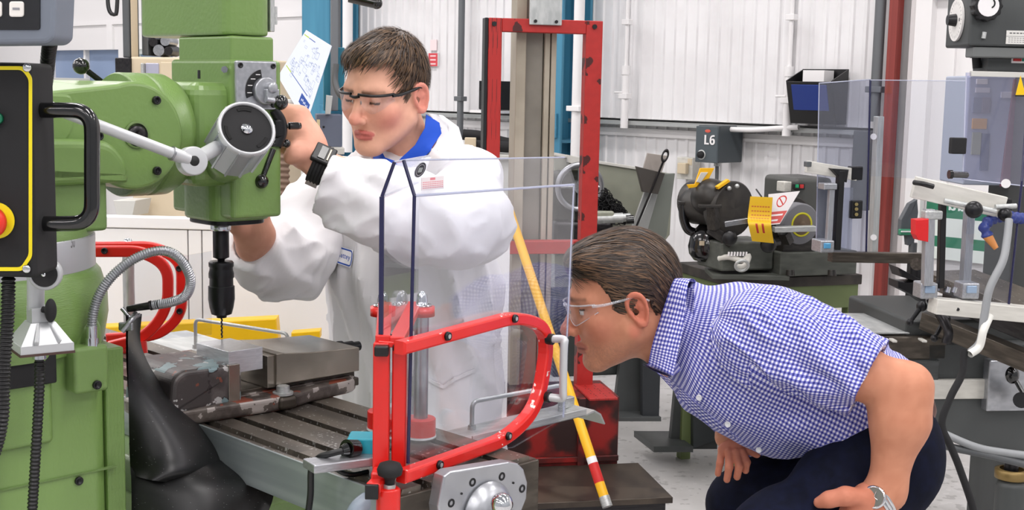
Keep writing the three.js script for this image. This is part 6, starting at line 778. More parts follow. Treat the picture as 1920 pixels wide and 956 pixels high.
// red lift truck
{ const LF = new Frame(at(1020, 240, 4.35), 0.2), o = thing('lift_truck', 'red hand lift truck with grey mast and steel platform', 'lift truck'); const zf = 0; const put = g => { g.rotateY(LF.th); g.translate(LF.o.x, LF.o.y, LF.o.z); return g; }; const fy = -LF.o.y;
  const pl = LF.onz(910, 40, 0).x, pr = LF.onz(1131, 40, 0).x, tp = LF.onz(1020, 36, 0).y, w = 0.058;
  M('frame_post', [put(BB(pl + 0.012, pl + w, fy + 0.22, tp, -0.05, 0, 0.003))], mat.redLift, o); M('post_channel', [put(BB(pl, pl + 0.012, fy + 0.22, tp, -0.055, -0.004, 0.002))], mat.black, o); M('frame_post', U(put(BB(pr - w, pr, fy + 0.22, tp, -0.05, 0, 0.003)), 1), mat.redLift, o);
  M('frame_rail', U(put(BB(pl + w, pr - w, tp - 0.045, tp, -0.05, 0, 0.003)), 1), mat.redLift, o); const cb = LF.onz(1020, 452, 0).y; M('frame_rail', U(put(BB(pl + w, pr - w, cb - 0.045, cb, -0.05, 0, 0.003)), 1), mat.redLift, o);
  for (const x of [pl + 0.03, pr - 0.03]) M('corner_bolt', [put(C(V(x, tp - 0.02, 0), V(x, tp - 0.02, 0.006), 0.008))], mat.black, o);
  const mastWeb = mottled(0x8f8a80, 0x757067, 0.5, 0.25, 128, 7, 121), mastEdge = mottled(0xb8b0a0, 0xa09888, 0.5, 0.2, 128, 7, 122); const m0 = LF.onz(982, 200, -0.06).x, m1 = LF.onz(1036, 200, -0.06).x, mg = LF.onz(1018, 200, -0.06).x;
  M('mast_flange', U(put(BB(m0 - 0.03, m0 + 0.005, fy + 0.1, tp + 0.6, -0.16, -0.06, 0.003)), 1), mastEdge, o); M('mast_web', U(put(BB(m0 + 0.005, mg, fy + 0.1, tp + 0.6, -0.17, -0.075, 0.003)), 1), mastWeb, o); M('mast_flange', U(put(BB(mg + 0.003, mg + 0.022, fy + 0.1, tp + 0.6, -0.16, -0.062, 0.003)), 1), mastEdge, o); M('mast_flange', U(put(BB(mg + 0.026, m1 + 0.01, fy + 0.1, tp + 0.6, -0.16, -0.06, 0.003)), 1), mastEdge, o);
  const bl = LF.onz(993, 20, 0.01).x, br = LF.onz(1054, 20, 0.01).x; M('mast_bracket', [put(BB(bl, br, tp - 0.02, tp + 0.25, 0.002, 0.012, 0.003))], mat.galv, o); for (const x of [bl + 0.02, br - 0.02]) M('bracket_bolt', [put(C(V(x, tp - 0.008, 0.01), V(x, tp - 0.008, 0.018), 0.006, 0.006, 6))], mat.darkSteel, o);
  // base block and platform
  const b0 = LF.onz(950, 800, 0.15).x, b1 = LF.onz(1160, 800, 0.15).x, bt = LF.onz(1100, 745, 0.15).y; M('base_block', U(put(BB(b0, b1, fy + 0.1, bt, -0.1, 0.15, 0.004)), 1), mat.redWorn, o); const mid = (b0 + b1) / 2; M('base_rib', U(put(BB(mid + 0.05, mid + 0.075, fy + 0.1, bt, 0.15, 0.165, 0.003)), 1), mat.redWorn, o); M('base_rib', U(put(BB(b0, b1, fy + 0.31, fy + 0.33, 0.15, 0.162, 0.003)), 1), mat.redWorn, o); M('base_flap', [put(BB(b1 - 0.12, b1 - 0.02, bt, bt + 0.008, -0.02, 0.2, 0.002))], mat.redLift, o);
  const deckM = std(0xffffff, 0.4, 0.35, { map: tex(256, (u, v) => mixc([84, 74, 64], [60, 52, 46], sstep(0.35, 0.65, tile(u, v * 0.5, 8, 77, 5))), 2, 2) });
  const yd = fy + 0.3, d0 = LF.ony(965, 948, yd), d1 = LF.ony(1262, 932, yd), d2 = LF.ony(1175, 868, yd); M('platform', U(put(BB(d0.x - 0.2, d1.x, yd - 0.02, yd, d2.z, d1.z, 0.002)), 1), deckM, o); M('platform_rail', [put(BB(d0.x - 0.2, d1.x - 0.02, yd - 0.06, yd - 0.02, d1.z - 0.03, d1.z - 0.01, 0.002))], mat.darkSteel, o); M('platform_rail', [put(BB(d0.x - 0.2, d1.x - 0.02, yd - 0.06, yd - 0.02, d2.z + 0.02, d2.z + 0.04, 0.002))], mat.darkSteel, o);
  for (const x of [d0.x - 0.1, d1.x - 0.15]) { M('wheel', [put(C(V(x, fy + 0.06, d1.z - 0.08), V(x + 0.035, fy + 0.06, d1.z - 0.08), 0.06, 0.06, 28))], mat.blackMatte, o); M('wheel', [put(C(V(x, fy + 0.06, 0.02), V(x + 0.035, fy + 0.06, 0.02), 0.06, 0.06, 28))], mat.blackMatte, o); M('leg_beam', [put(BB(x - 0.02, x + 0.055, fy + 0.1, fy + 0.24, -0.05, d1.z - 0.04, 0.004))], mat.redWorn, o); }
  // black folding link behind the platform
  // yellow pole leaning on the truck
  const P0 = at(1139, 950, 3.93), P1 = at(955, 395, 4.3); const k = thing('broom_handle', 'yellow broom handle leaning on the red lift truck', 'pole'); const L = (t0, t1, r, m, nm) => M(nm, [C(P0.clone().lerp(P1, t0), P0.clone().lerp(P1, t1), r, r, 16)], m, k); L(0.03, 1, 0.0155, mat.yellowBright, 'pole'); L(0, 0.032, 0.0165, mat.galv, 'end_ferrule'); L(0.112, 0.155, 0.0158, mat.white, 'label_sleeve'); L(0.075, 0.135, 0.0159, std(0xc8201c, 0.5), 'label_print');
}
// olive grey machine tray with scraper and swarf
{ const F = new Frame(at(1150, 400, 5.9), 0.2), o = thing('chip_guard', 'olive grey splash tray of a machine behind the bending man', 'machine tray'); M('back_sheet', [slab(F, [[1040, 290], [1200, 316], [1262, 326], [1256, 440], [1220, 485], [1040, 520]], 0, 0.02)], mat.greyOlive, o); M('top_edge', [slab(F, [[1040, 286], [1108, 299], [1200, 314], [1200, 319], [1108, 305], [1040, 292]], 0.012, 0.03)], mat.lightGrey, o); M('right_wing', [slab(F, [[1240, 326], [1266, 325], [1250, 442], [1214, 500], [1160, 500], [1186, 440]], 0.2, 0.02)], std(0x777c75, 0.5), o); M('wing_edge', [slab(F, [[1238, 328], [1244, 326], [1212, 440], [1188, 440]], 0.205, 0.02)], mat.galv, o); M('slide', [slab(F, [[1208, 360], [1232, 362], [1206, 440], [1180, 438]], 0.19, 0.015)], mat.galv, o); M('sump', [slab(F, [[1040, 430], [1190, 430], [1250, 500], [1230, 700], [1040, 700]], -0.03, 0.3)], mat.greyOlive, o);
  M('roof_flap', [slab(F, [[1072, 292], [1102, 298], [1094, 310], [1072, 306]], 0.1, 0.1)], mat.lightGrey, o); M('handwheel', [(() => { const q = F.onz(1085, 350, 0.08); const g = new THREE.TorusGeometry(0.1, 0.014, 10, 40); g.translate(q.x, q.y, 0.1); const h = mergeGeometries([norm(g), norm(C(V(q.x - 0.1, q.y, 0.1), V(q.x + 0.1, q.y, 0.1), 0.01)), norm(C(V(q.x, q.y - 0.1, 0.1), V(q.x, q.y + 0.1, 0.1), 0.01)), norm(C(V(q.x, q.y, 0), V(q.x, q.y, 0.12), 0.03))]); h.rotateY(F.th); h.translate(F.o.x, F.o.y, F.o.z); return h; })()], mat.steel, o); M('drain_pipe', [C(at(1120, 410, 5.6), at(1168, 408, 5.6), 0.022), C(at(1168, 408, 5.6), at(1182, 407, 5.6), 0.018)], mat.galv, o); M('drain_handle', [C(at(1174, 412, 5.55), at(1188, 411, 5.55), 0.02)], mat.blackGloss, o); M('valve', [B(0.09, 0.04, 0.04, ...at(1132, 404, 5.6).toArray(), 0.01)], mat.greyOlive, o);
  M('headstock', [boxIn(F, 1040, 320, 1108, 480, 0.06, 0.2, 0.03)], std(0x33362f, 0.5), o); M('bed_casting', [boxIn(F, 1040, 415, 1150, 470, 0.12, 0.2, 0.02)], mat.darkSteel, o);
  const s = thing('scraper', 'long steel hook leaning in a dark scoop by the grey tray', 'scraper'); M('scoop', [slab(F, [[1194, 312], [1247, 325], [1234, 364], [1206, 360]], 0.26, 0.03)], std(0x4a4642, 0.5, 0.2), s); M('back_plate', [slab(F, [[1214, 287], [1252, 292], [1240, 326], [1206, 316]], 0.225, 0.012)], std(0xa59d96, 0.5, 0.2), s); const r0 = F.onz(1199, 428, 0.27), r1 = F.onz(1244, 302, 0.29); M('rod', [C(F.w(r0.x, r0.y, 0.22), F.w(r1.x, r1.y, 0.29), 0.005)], mat.darkSteel, s); M('eye', [(() => { const q = F.onz(1247, 292, 0.29), g = new THREE.TorusGeometry(0.016, 0.005, 8, 24); g.scale(0.8, 1.5, 1); g.rotateZ(-0.3); g.translate(q.x, q.y, 0.29); g.rotateY(F.th); g.translate(F.o.x, F.o.y, F.o.z); return g; })()], mat.darkSteel, s);
  const r = rng(12), pts = []; const sw = []; for (let i = 0; i < 260; i++) { const u = r(), v = r(), yy = 415 - v * 60 * (1 - Math.abs(u - 0.35) * 1.1), q = F.onz(1112 + u * 58, yy, 0.05 + 0.06 * r()); const p = F.w(q.x, q.y, q.z), n = 10, L = []; const a0 = r() * 6, rad = 0.008 + r() * 0.012; for (let k = 0; k < n; k++) L.push(V(p.x + rad * Math.cos(a0 + k * 0.8), p.y + rad * Math.sin(a0 + k * 0.8), p.z + k * 0.003)); sw.push(norm(sweep(L, 0.0025, 12, 4))); } const sm = M('swarf', sw, mat.blackMatte, o); sm.userData.kind = 'stuff';
}
// pedestals below it
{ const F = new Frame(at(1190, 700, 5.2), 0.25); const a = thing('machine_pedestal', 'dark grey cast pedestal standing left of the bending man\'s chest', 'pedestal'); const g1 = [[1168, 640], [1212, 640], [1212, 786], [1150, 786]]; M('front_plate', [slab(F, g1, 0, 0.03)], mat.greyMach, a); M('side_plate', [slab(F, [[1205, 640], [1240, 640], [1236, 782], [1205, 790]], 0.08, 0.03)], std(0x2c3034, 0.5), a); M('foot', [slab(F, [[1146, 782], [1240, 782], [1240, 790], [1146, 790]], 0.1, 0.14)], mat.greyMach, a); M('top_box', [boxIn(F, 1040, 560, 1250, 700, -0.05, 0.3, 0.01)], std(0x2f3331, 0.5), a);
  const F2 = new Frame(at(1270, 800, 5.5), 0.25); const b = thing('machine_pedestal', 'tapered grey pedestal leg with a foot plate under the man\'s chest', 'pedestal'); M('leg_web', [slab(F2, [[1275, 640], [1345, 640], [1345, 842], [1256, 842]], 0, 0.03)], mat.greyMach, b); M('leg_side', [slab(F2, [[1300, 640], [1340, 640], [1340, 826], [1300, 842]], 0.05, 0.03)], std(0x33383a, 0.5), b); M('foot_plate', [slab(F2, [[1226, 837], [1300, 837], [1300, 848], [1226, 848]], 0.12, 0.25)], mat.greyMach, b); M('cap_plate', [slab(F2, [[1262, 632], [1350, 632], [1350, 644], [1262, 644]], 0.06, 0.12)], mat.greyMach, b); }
// bench with two grinders
const BF = new Frame(V(0.874, 0, -4.93), 20 * Math.PI / 180);
{ const o = thing('grinder_bench', 'green steel bench with a dark worn top under the grinders', 'bench', BF.o, BF.th); const top = std(0xffffff, 0.6, 0.1, { map: tex(256, (u, v) => mixc([72, 66, 60], [44, 40, 38], sstep(0.35, 0.65, tile(u, v, 8, 95, 5))), 2, 2) }); const gm = std(0x6c7a4d, 0.5); M('top', U(BB(0, 0.58, 0.81, 0.85, -0.5, 0.0, 0.003)), top, o); M('apron', [BB(0.01, 0.57, 0.715, 0.81, -0.03, -0.012, 0.002)], gm, o); M('apron', [BB(0.012, 0.03, 0.715, 0.81, -0.49, -0.03, 0.002)], gm, o); for (const [x, z] of [[0.53, -0.06], [0.02, -0.06], [0.53, -0.48], [0.02, -0.48]]) M('leg', [BB(x, x + 0.045, 0, 0.81, z, z + 0.045, 0.003)], gm, o); M('shelf_box', [BB(0.36, 0.5, 0.3, 0.68, -0.35, -0.1, 0.004)], mat.black, o); M('shelf', [BB(0.03, 0.56, 0.27, 0.29, -0.47, -0.03, 0.003)], gm, o); }
const dmat = mottled(0x3a3733, 0x262422, 0.42, 0.25, 128, 8, 97), gm2 = mottled(0x5a5d56, 0x4a4d47, 0.5, 0.1, 128, 6, 98);
function wheelAx(c, dir, r, t) { return LAt([[0, 0], [r * 0.92, 0], [r, t * 0.12], [r, t * 0.88], [r * 0.92, t], [0, t]], c, c.clone().add(dir), 36); }
{ const o = thing('bench_grinder', 'old black double-ended bench grinder with yellow eye shields', 'grinder'); const ax = V(-0.55, -0.02, -0.8).normalize();
  const c1 = at(1378, 392, 4.95), c2 = at(1330, 380, 5.25); M('wheel_guard', [wheelAx(c1, ax, 0.108, 0.07)], dmat, o); M('wheel_guard', [wheelAx(c2.clone().addScaledVector(ax, 0.05), ax, 0.085, 0.06)], dmat, o); M('motor_body', [LAt([[0, 0], [0.06, 0.0], [0.075, 0.04], [0.075, 0.16], [0.06, 0.2], [0, 0.2]], c1.clone().addScaledVector(ax, 0.06).add(V(0, 0.0, 0)), c1.clone().addScaledVector(ax, 2), 32)], dmat, o); M('front_motor_cap', [S(0.078, at(1332, 370, 4.98), 1, 0.95, 1)], dmat, o); for (const [x, y] of [[1367, 353], [1382, 349]]) M('guard_screw', [S(0.009, at(x, y, 4.91))], mat.galv, o);
  M('work_rest', [barX(at(1310, 386, 4.9), at(1352, 386, 4.9), 0.05, 0.012)], dmat, o); M('rest_bracket', [barX(at(1336, 388, 4.9), at(1338, 430, 4.92), 0.04, 0.03)], dmat, o); M('work_rest', [barX(at(1272, 380, 5.1), at(1294, 380, 5.1), 0.05, 0.012)], dmat, o); M('dust_pipe', tube([at(1280, 385, 5.1), at(1282, 410, 5.1), at(1290, 430, 5.1), at(1308, 438, 5.1)], 0.018, 30, 10), mat.blackGloss, o); M('lower_arm', [barX(at(1330, 428, 4.95), at(1372, 455, 4.95), 0.05, 0.04)], dmat, o); M('rest_arm', [barX(at(1358, 420, 4.88), at(1402, 413, 4.88), 0.03, 0.02)], mat.steel, o);
  M('knob', [S(0.03, at(1368, 446, 4.88), 1, 1, 0.7, 10, 8)], mat.black, o); M('collector', [LA([[0, 0.09], [0.045, 0.085], [0.075, 0.05], [0.085, 0.0], [0.08, -0.03], [0.06, -0.055], [0, -0.055]], 28).translate(...at(1330, 462, 5.1).toArray())], mat.blackGloss, o); M('neck', [C(at(1330, 445, 5.1), at(1345, 400, 5.1), 0.04)], dmat, o); M('sticker', [B(0.02, 0.018, 0.003, ...at(1316, 456, 5.02).toArray(), 0.001)], mat.beige, o);
  const F = new Frame(at(1420, 470, 4.98), BF.th); M('foot_casting', [boxIn(F, 1354, 455, 1450, 506, 0, 0.2, 0.01)], gm2, o); const yb = 0.8505; M('foot', [B(0.3, 0.02, 0.2, ...V(at(1400, 500, 5.05).x, yb + 0.0105, at(1400, 500, 5.05).z).toArray(), 0.004)], gm2, o);
  M('eye_shield', [slab(new Frame(at(1310, 335, 4.95), 0.4), [[1303, 345], [1313, 315], [1340, 315], [1322, 349], [1292, 353], [1288, 346]], 0, 0.006)].map(g => g), mat.yellowBright, o); M('shield_pane', [slab(new Frame(at(1310, 335, 4.95), 0.4), [[1306, 341], [1315, 323], [1328, 323], [1314, 343]], 0.004, 0.006)], mat.lightGrey, o); M('shield_arm', [barX(at(1315, 346, 4.96), at(1330, 365, 4.96), 0.02, 0.01)], mat.darkSteel, o); M('eye_shield', [slab(new Frame(at(1358, 346, 4.9), 0.4), [[1345, 350], [1366, 336], [1370, 340], [1348, 355]], 0, 0.02)], mat.yellowBright, o); }
{ const o = thing('pedestal_grinder', 'grey bench grinder with yellow-ringed wheel and switch box', 'grinder'); const ax = V(0.38, -0.02, 0.92).normalize(); const c = at(1503, 421, 5.0);
  M('grinding_wheel', [wheelAx(c.clone().addScaledVector(ax, -0.06), ax, 0.083, 0.06)], std(0x76767a, 0.8), o); M('yellow_ring', [LAt([[0.04, 0.001], [0.042, 0.003], [0.048, 0.003], [0.048, 0]], c, c.clone().add(ax), 36)], std(0xc9c21e, 0.5), o); M('wheel_flange', [LAt([[0, 0.012], [0.012, 0.012], [0.014, 0.004], [0.04, 0.003], [0.04, 0], [0, 0]], c, c.clone().add(ax), 28)], std(0x6a5a48, 0.5, 0.4), o); M('wheel_guard', [(() => { const cc = c.clone().addScaledVector(ax, -0.13); return wheelAx(cc, ax, 0.105, 0.06); })()], dmat, o);
  const F = new Frame(at(1520, 350, 5.15), BF.th); M('motor', [boxIn(F, 1492, 334, 1556, 470, -0.02, 0.25, 0.02)], std(0x4a4b48, 0.5), o); M('switch_box', [boxIn(F, 1490, 344, 1510, 356, 0.0, 0.02)], mat.black, o); M('green_button', [boxIn(F, 1493, 346, 1498, 352, 0.006, 0.01, 0.001)], std(0x19a06a, 0.4), o); M('red_button', [boxIn(F, 1501, 346, 1507, 353, 0.006, 0.01, 0.001)], std(0xc23030, 0.4), o); M('side_box', [boxIn(F, 1471, 341, 1490, 360, -0.05, 0.06)], mat.offwhite, o); M('name_plate', [boxIn(F, 1574, 352, 1580, 388, 0.0, 0.004, 0)], std(0x2f5aa8, 0.4), o);
  M('work_rest', [barX(at(1450, 430, 4.9), at(1528, 428, 4.9), 0.05, 0.02)], mat.galv, o); M('rest_support', [barX(at(1470, 436, 4.93), at(1478, 455, 4.95), 0.04, 0.03)], dmat, o); M('clamp_knob', [S(0.032, at(1441, 459, 4.86), 1, 1, 0.6, 10, 8), C(at(1441, 459, 4.86), at(1460, 455, 4.9), 0.012)], mat.black, o);
  const F2 = new Frame(at(1500, 490, 5.0), BF.th); M('plinth', [boxIn(F2, 1470, 448, 1560, 476, -0.02, 0.2, 0.01)], dmat, o); M('base_box', [boxIn(F2, 1464, 474, 1606, 514, 0.0, 0.25, 0.006)], gm2, o); for (const x of [1482, 1560]) M('foot_bolt', [C(at(x, 517, 4.96), at(x, 506, 4.96), 0.018, 0.016, 8)], dmat, o); }
{ const F = new Frame(at(1470, 380, 4.9), 0.1), t = canvasTex(256, 256, (g, w, h) => { g.fillStyle = '#f6f2f2'; g.fillRect(0, 0, w, h); g.strokeStyle = '#d8362e'; g.lineWidth = 9; g.beginPath(); g.arc(128, 70, 42, 0, 7); g.stroke(); g.beginPath(); g.moveTo(98, 40); g.lineTo(158, 100); g.stroke(); g.fillStyle = '#d8362e'; g.globalAlpha = 0.75; g.fillRect(10, 150, 236, 96); g.globalAlpha = 1; g.fillStyle = '#fff'; g.fillRect(40, 172, 170, 14); g.fillRect(60, 214, 110, 14); });
  const P = [[1441, 364], [1500, 358], [1462, 420], [1440, 422]].map(([a, b]) => at(a, b, 4.88)); const g = patch([P[0], P[0].clone().lerp(P[3], 0.5), P[3]], [P[1], P[1].clone().lerp(P[2], 0.5), P[2]], () => 0, V(0, 0, 1), 8, 8); const uv = g.attributes.uv; for (let j = 0; j <= 8; j++) for (let i = 0; i <= 8; i++) uv.setXY(j * 9 + i, i / 8, 1 - j / 8); const o = thing('warning_sign', 'white prohibition sign with a red circle propped between the grinders', 'sign'); M('sign_face', [g], std(0xffffff, 0.45, 0, { map: t, side: THREE.DoubleSide }), o); M('sign_back', [lift(g, 0.003), lift(g, -0.003)].slice(0, 1), mat.white, o);
  const ty = canvasTex(128, 256, (c, w, h) => { c.fillStyle = '#e0b416'; c.fillRect(0, 0, w, h); c.fillStyle = '#c0682a'; for (let i = 0; i < 6; i++) for (let k = 0; k < 7; k++) c.fillRect(14 + k * 15 + (i % 3) * 2, 34 + i * 17, 11, 5); c.fillStyle = '#b02a1e'; c.fillRect(40, 160, 12, 56); c.fillRect(74, 158, 12, 56); }); const q = [[1407, 368], [1402, 408], [1403, 420], [1410, 452]].map(([a, b], i) => at(a, b, 4.84 - (i === 2 ? 0.03 : 0))), s = [[1449, 370], [1446, 410], [1446, 422], [1451, 456]].map(([a, b], i) => at(a, b, 4.84 - (i === 2 ? 0.03 : 0))); const gy = patch(q, s, () => 0, V(0, 0, 1), 6, 20); const u2 = gy.attributes.uv; for (let j = 0; j <= 20; j++) for (let i = 0; i <= 6; i++) u2.setXY(j * 7 + i, i / 6, 1 - j / 20); const o2 = thing('yellow_tag', 'creased yellow warning tag hanging on the black grinder', 'tag'); M('tag_sheet', [gy, lift(gy, 0.002)], std(0xffffff, 0.5, 0, { map: ty, side: THREE.DoubleSide }), o2); M('tie', [C(at(1428, 369, 4.845), at(1418, 355, 4.9), 0.003)], mat.black, o2);
  const o3 = thing('buckle_strap', 'coiled pale strap with buckle lying on the grinder bench', 'strap'); M('strap', [tube([at(1348, 485, 4.95), at(1366, 482, 4.92), at(1392, 488, 4.9), at(1404, 480, 4.9), at(1396, 498, 4.88), at(1380, 500, 4.88)], 0.011, 60, 8)], mat.offwhite, o3); M('buckle', [(() => { const p = at(1391, 498, 4.86), g = new THREE.TorusGeometry(0.024, 0.006, 8, 28); g.rotateX(0.5); g.translate(p.x, p.y, p.z); return g; })()], mat.galv, o3); for (let i = 0; i < 7; i++) M('tooth', [C(at(1366 + i * 5.5, 480, 4.9), at(1367 + i * 5.5, 472, 4.9), 0.004)], mat.white, o3); }
// ---------------------------------------------------------------- dark grey mill at the right edge, with its clear guards
{ const F = new Frame(at(1850, 150, 3.5), 0.03), o = thing('grey_milling_machine', 'dark grey milling machine with round dials cut off by the right edge', 'machine'); const put = g => { g.rotateY(F.th); g.translate(F.o.x, F.o.y, F.o.z); return g; }; const fy = -F.o.y; const P = (a, b, z = 0) => { const q = F.onz(a, b, z); return F.w(q.x, q.y, z); };
  // gearbox with angled left face
  const xl = F.onz(1816, 80, 0).x, xr = xl + 0.42, yb = F.onz(1816, 86, 0).y, yt = yb + 0.5, xf = F.onz(1772, 80, -0.2).x + 0.012;
  M('gearbox', put(upright(EX(fillet([[xf - 0.012, 0.2], [xl, 0.0], [xr, 0.0], [xr, 0.2]].map(a => [a[0], a[1], 0.008]), 0.008), yt - yb, 0.006)).translate(0, yb, 0)), mat.greyMach, o);
  M('gearbox_flange', [put(BB(xl + 0.015, xr, yb - 0.03, yb - 0.002, -0.06, -0.005, 0.004))], std(0x6a6d6c, 0.5), o); const nx = F.onz(1846, 215, -0.05).x; M('neck', [put(BB(nx, xr, yb - 0.066, yb - 0.028, -0.16, -0.05, 0.004))], mat.greyMach, o);
  const dn = V(-0.98, 0, 0.19), fc = V((xf - 0.012 + xl) / 2 - 0.001, F.onz(1795, 38, -0.1).y, -0.1), fn = V(-0.2, 0, -(xl - xf + 0.012)).normalize().multiplyScalar(1); const nrm = V(-0.2, 0, (xl - xf + 0.012)).normalize();
  const dt = canvasTex(256, 256, (g, w, h) => { g.fillStyle = '#eceae6'; g.fillRect(0, 0, w, h); g.strokeStyle = '#555'; g.lineWidth = 3; for (let i = 0; i < 24; i++) { const a = i / 24 * 6.283; g.beginPath(); g.moveTo(128 + 96 * Math.cos(a), 128 + 96 * Math.sin(a)); g.lineTo(128 + 112 * Math.cos(a), 128 + 112 * Math.sin(a)); g.stroke(); } g.fillStyle = '#777'; g.fillRect(118, 44, 20, 22); });
  const dial = new THREE.CylinderGeometry(0.058, 0.058, 0.006, 40); dial.rotateX(Math.PI / 2); M('speed_dial', [put(basis(dial, fc.clone().addScaledVector(nrm, 0.003), nrm))], std(0xffffff, 0.4, 0, { map: dt }), o); const kb = new THREE.CylinderGeometry(0.014, 0.018, 0.025, 20); kb.rotateX(Math.PI / 2); M('dial_pointer', [put(basis(kb, fc.clone().addScaledVector(nrm, 0.016), nrm))], mat.black, o); M('dial_mark', [put(basis(B(0.02, 0.012, 0.003, -0.03, 0, 0), fc.clone().addScaledVector(nrm, 0.008), nrm))], std(0xb02a2a, 0.5), o);
  const kq = F.onz(1845, 12, 0); const kn = []; for (let i = 0; i < 60; i++) { const a = i / 60 * 6.283; const r = 0.04 + 0.0022 * Math.cos(a * 12); kn.push([kq.x + r * Math.cos(a), kq.y + r * Math.sin(a)]); } M('feed_knob', put(EX(kn, 0.03, 0.004)), mat.black, o); M('knob_face', [put(C(V(kq.x, kq.y, 0.028), V(kq.x, kq.y, 0.0325), 0.029))], mat.white, o); M('knob_arc', [put(EX(circ(kq.x + 0.004, kq.y + 0.006, 0.014, 14, -1.2, 0.9).concat(circ(kq.x + 0.004, kq.y + 0.006, 0.01, 14, -1.2, 0.9).reverse()), 0.001, 0).translate(0, 0, 0.0325))], mat.black, o);
  const pt = canvasTex(256, 160, (g, w, h) => { g.fillStyle = '#dcdbd6'; g.fillRect(0, 0, w, h); g.fillStyle = '#555'; for (let k = 0; k < 9; k++) g.fillRect(20 + k * 22, 24, 16, 14); g.fillRect(0, 66, w, 5); g.fillStyle = '#8a8888'; for (let j = 0; j < 3; j++) for (let k = 0; k < 13; k++) g.fillRect(14 + k * 18, 84 + j * 24, 13, 9); }); const a = F.onz(1887, 57, 0), b = F.onz(1960, 84, 0); M('notice_plate', [put(BB(a.x, b.x, b.y, a.y, 0, 0.002, 0))], std(0xffffff, 0.5, 0, { map: pt }), o);
  const c0 = F.onz(1897, 103, -0.048), c1 = F.onz(1940, 119, -0.048); M('button_plate', [put(BB(c0.x, c1.x, c1.y, c0.y, -0.052, -0.046, 0.001))], mat.white, o); const r0 = F.onz(1900, 106, -0.046), r1 = F.onz(1914, 115, -0.046); M('red_button', [put(BB(r0.x, r1.x, r1.y, r0.y, -0.047, -0.041, 0.001))], std(0xb02020, 0.4), o); const g0 = F.onz(1917, 106, -0.046); M('green_button', [put(BB(g0.x, g0.x + 0.02, r1.y, r0.y, -0.047, -0.041, 0.001))], std(0x188a70, 0.4), o);
  M('cable_conduit', [C(P(1830, 102, -0.1), P(1832, 128, -0.1), 0.012), C(P(1828, 98, -0.1), P(1830, 106, -0.1), 0.016)], mat.blackMatte, o); M('oil_spout', [C(P(1846, 60, 0.005), P(1844, 72, 0.005), 0.006)], mat.galv, o);
  { const E = new Frame(at(1880, 240, 4.1), 0.05); M('electrical_cabinet', [boxIn(E, 1818, 142, 1998, 350, 0, 0.2, 0.006)], std(0xaeb6c8, 0.35), o); M('cabinet_leg', [boxIn(E, 1900, 350, 1990, 700, -0.02, 0.16, 0.006)], std(0xaeb6c8, 0.35), o); for (const [x0, y0, x1, y1, c] of [[1832, 148, 1852, 158, 0xe4e0dc], [1830, 164, 1856, 174, 0xd4d2d6], [1826, 182, 1840, 212, 0x7d879c], [1842, 182, 1856, 212, 0x8a8896], [1878, 172, 1906, 184, 0xdfe0e4], [1824, 222, 1850, 242, 0xd9a45a], [1824, 248, 1838, 290, 0x9aa08c], [1842, 250, 1852, 320, 0x5d6a86]]) M('cabinet_label', [boxIn(E, x0, y0, x1, y1, 0.006, 0.008, 0.001)], std(c, 0.5), o); M('red_strap', [slab(E, [[1902, 148], [1918, 148], [1894, 350], [1876, 350]], 0.012, 0.01)], std(0x7c4a5c, 0.5), o); }
  M('column', [put(BB(xr - 0.04, xr + 0.3, fy, yb + 0.3, -0.75, -0.18, 0.02))], mat.greyMach, o); M('base', [put(BB(xl + 0.2, xr + 0.3, fy, fy + 0.08, -0.8, 0.35, 0.01))], mat.greyMach, o); M('quill', [put(C(V(nx + 0.2, yb - 0.3, -0.11), V(nx + 0.2, yb - 0.06, -0.11), 0.05, 0.05, 28))], mat.steel, o);
  // knee, saddle, table running to the left
  const K = new Frame(at(1800, 700, 3.3), 0.12), pk = g => { g.rotateY(K.th); g.translate(K.o.x, K.o.y, K.o.z); return g; }, kb2 = (x0, y0, x1, y1, z, t, r) => boxIn(K, x0, y0, x1, y1, z, t, r);
  M('knee', [slab(K, [[1736, 640], [1990, 640], [1990, 880], [1900, 862], [1752, 812], [1736, 790]], 0, 0.4, 0.01)], mat.greyMach, o); M('saddle', [kb2(1700, 600, 1990, 660, -0.02, 0.4, 0.01)], std(0x343736, 0.45), o); M('way_strip', [kb2(1742, 712, 1862, 748, 0.012, 0.03)], mat.offwhite, o); M('way_bed', [kb2(1630, 632, 1775, 676, 0.0, 0.35, 0.006)], mat.vice, o); M('way_face', [kb2(1630, 676, 1760, 716, 0.01, 0.36, 0.004)], mat.greyMach, o); for (const x of [1656, 1712]) M('way_wiper', [barX(at(x, 628, 3.4), at(x + 22, 640, 3.2), 0.012, 0.006)], mat.offwhite, o); M('way_plate', [pk((() => { const q = K.onz(1640, 630, 0), w = K.onz(1735, 630, 0); return BB(q.x, w.x, q.y, q.y + 0.006, -0.3, -0.02, 0.002); })())], mat.galv, o);
  M('gear_plate', [kb2(1856, 676, 1990, 770, 0.03, 0.04, 0.004)], mat.alu, o); M('ball_lever', [C(at(1900, 706, 3.2), at(1926, 750, 3.18), 0.006), S(0.017, at(1898, 703, 3.2), 1, 1.3, 1)], mat.blackGloss, o); M('socket', [C(at(1915, 750, 3.25), at(1915, 750, 3.18), 0.02)], mat.blackSteel, o);
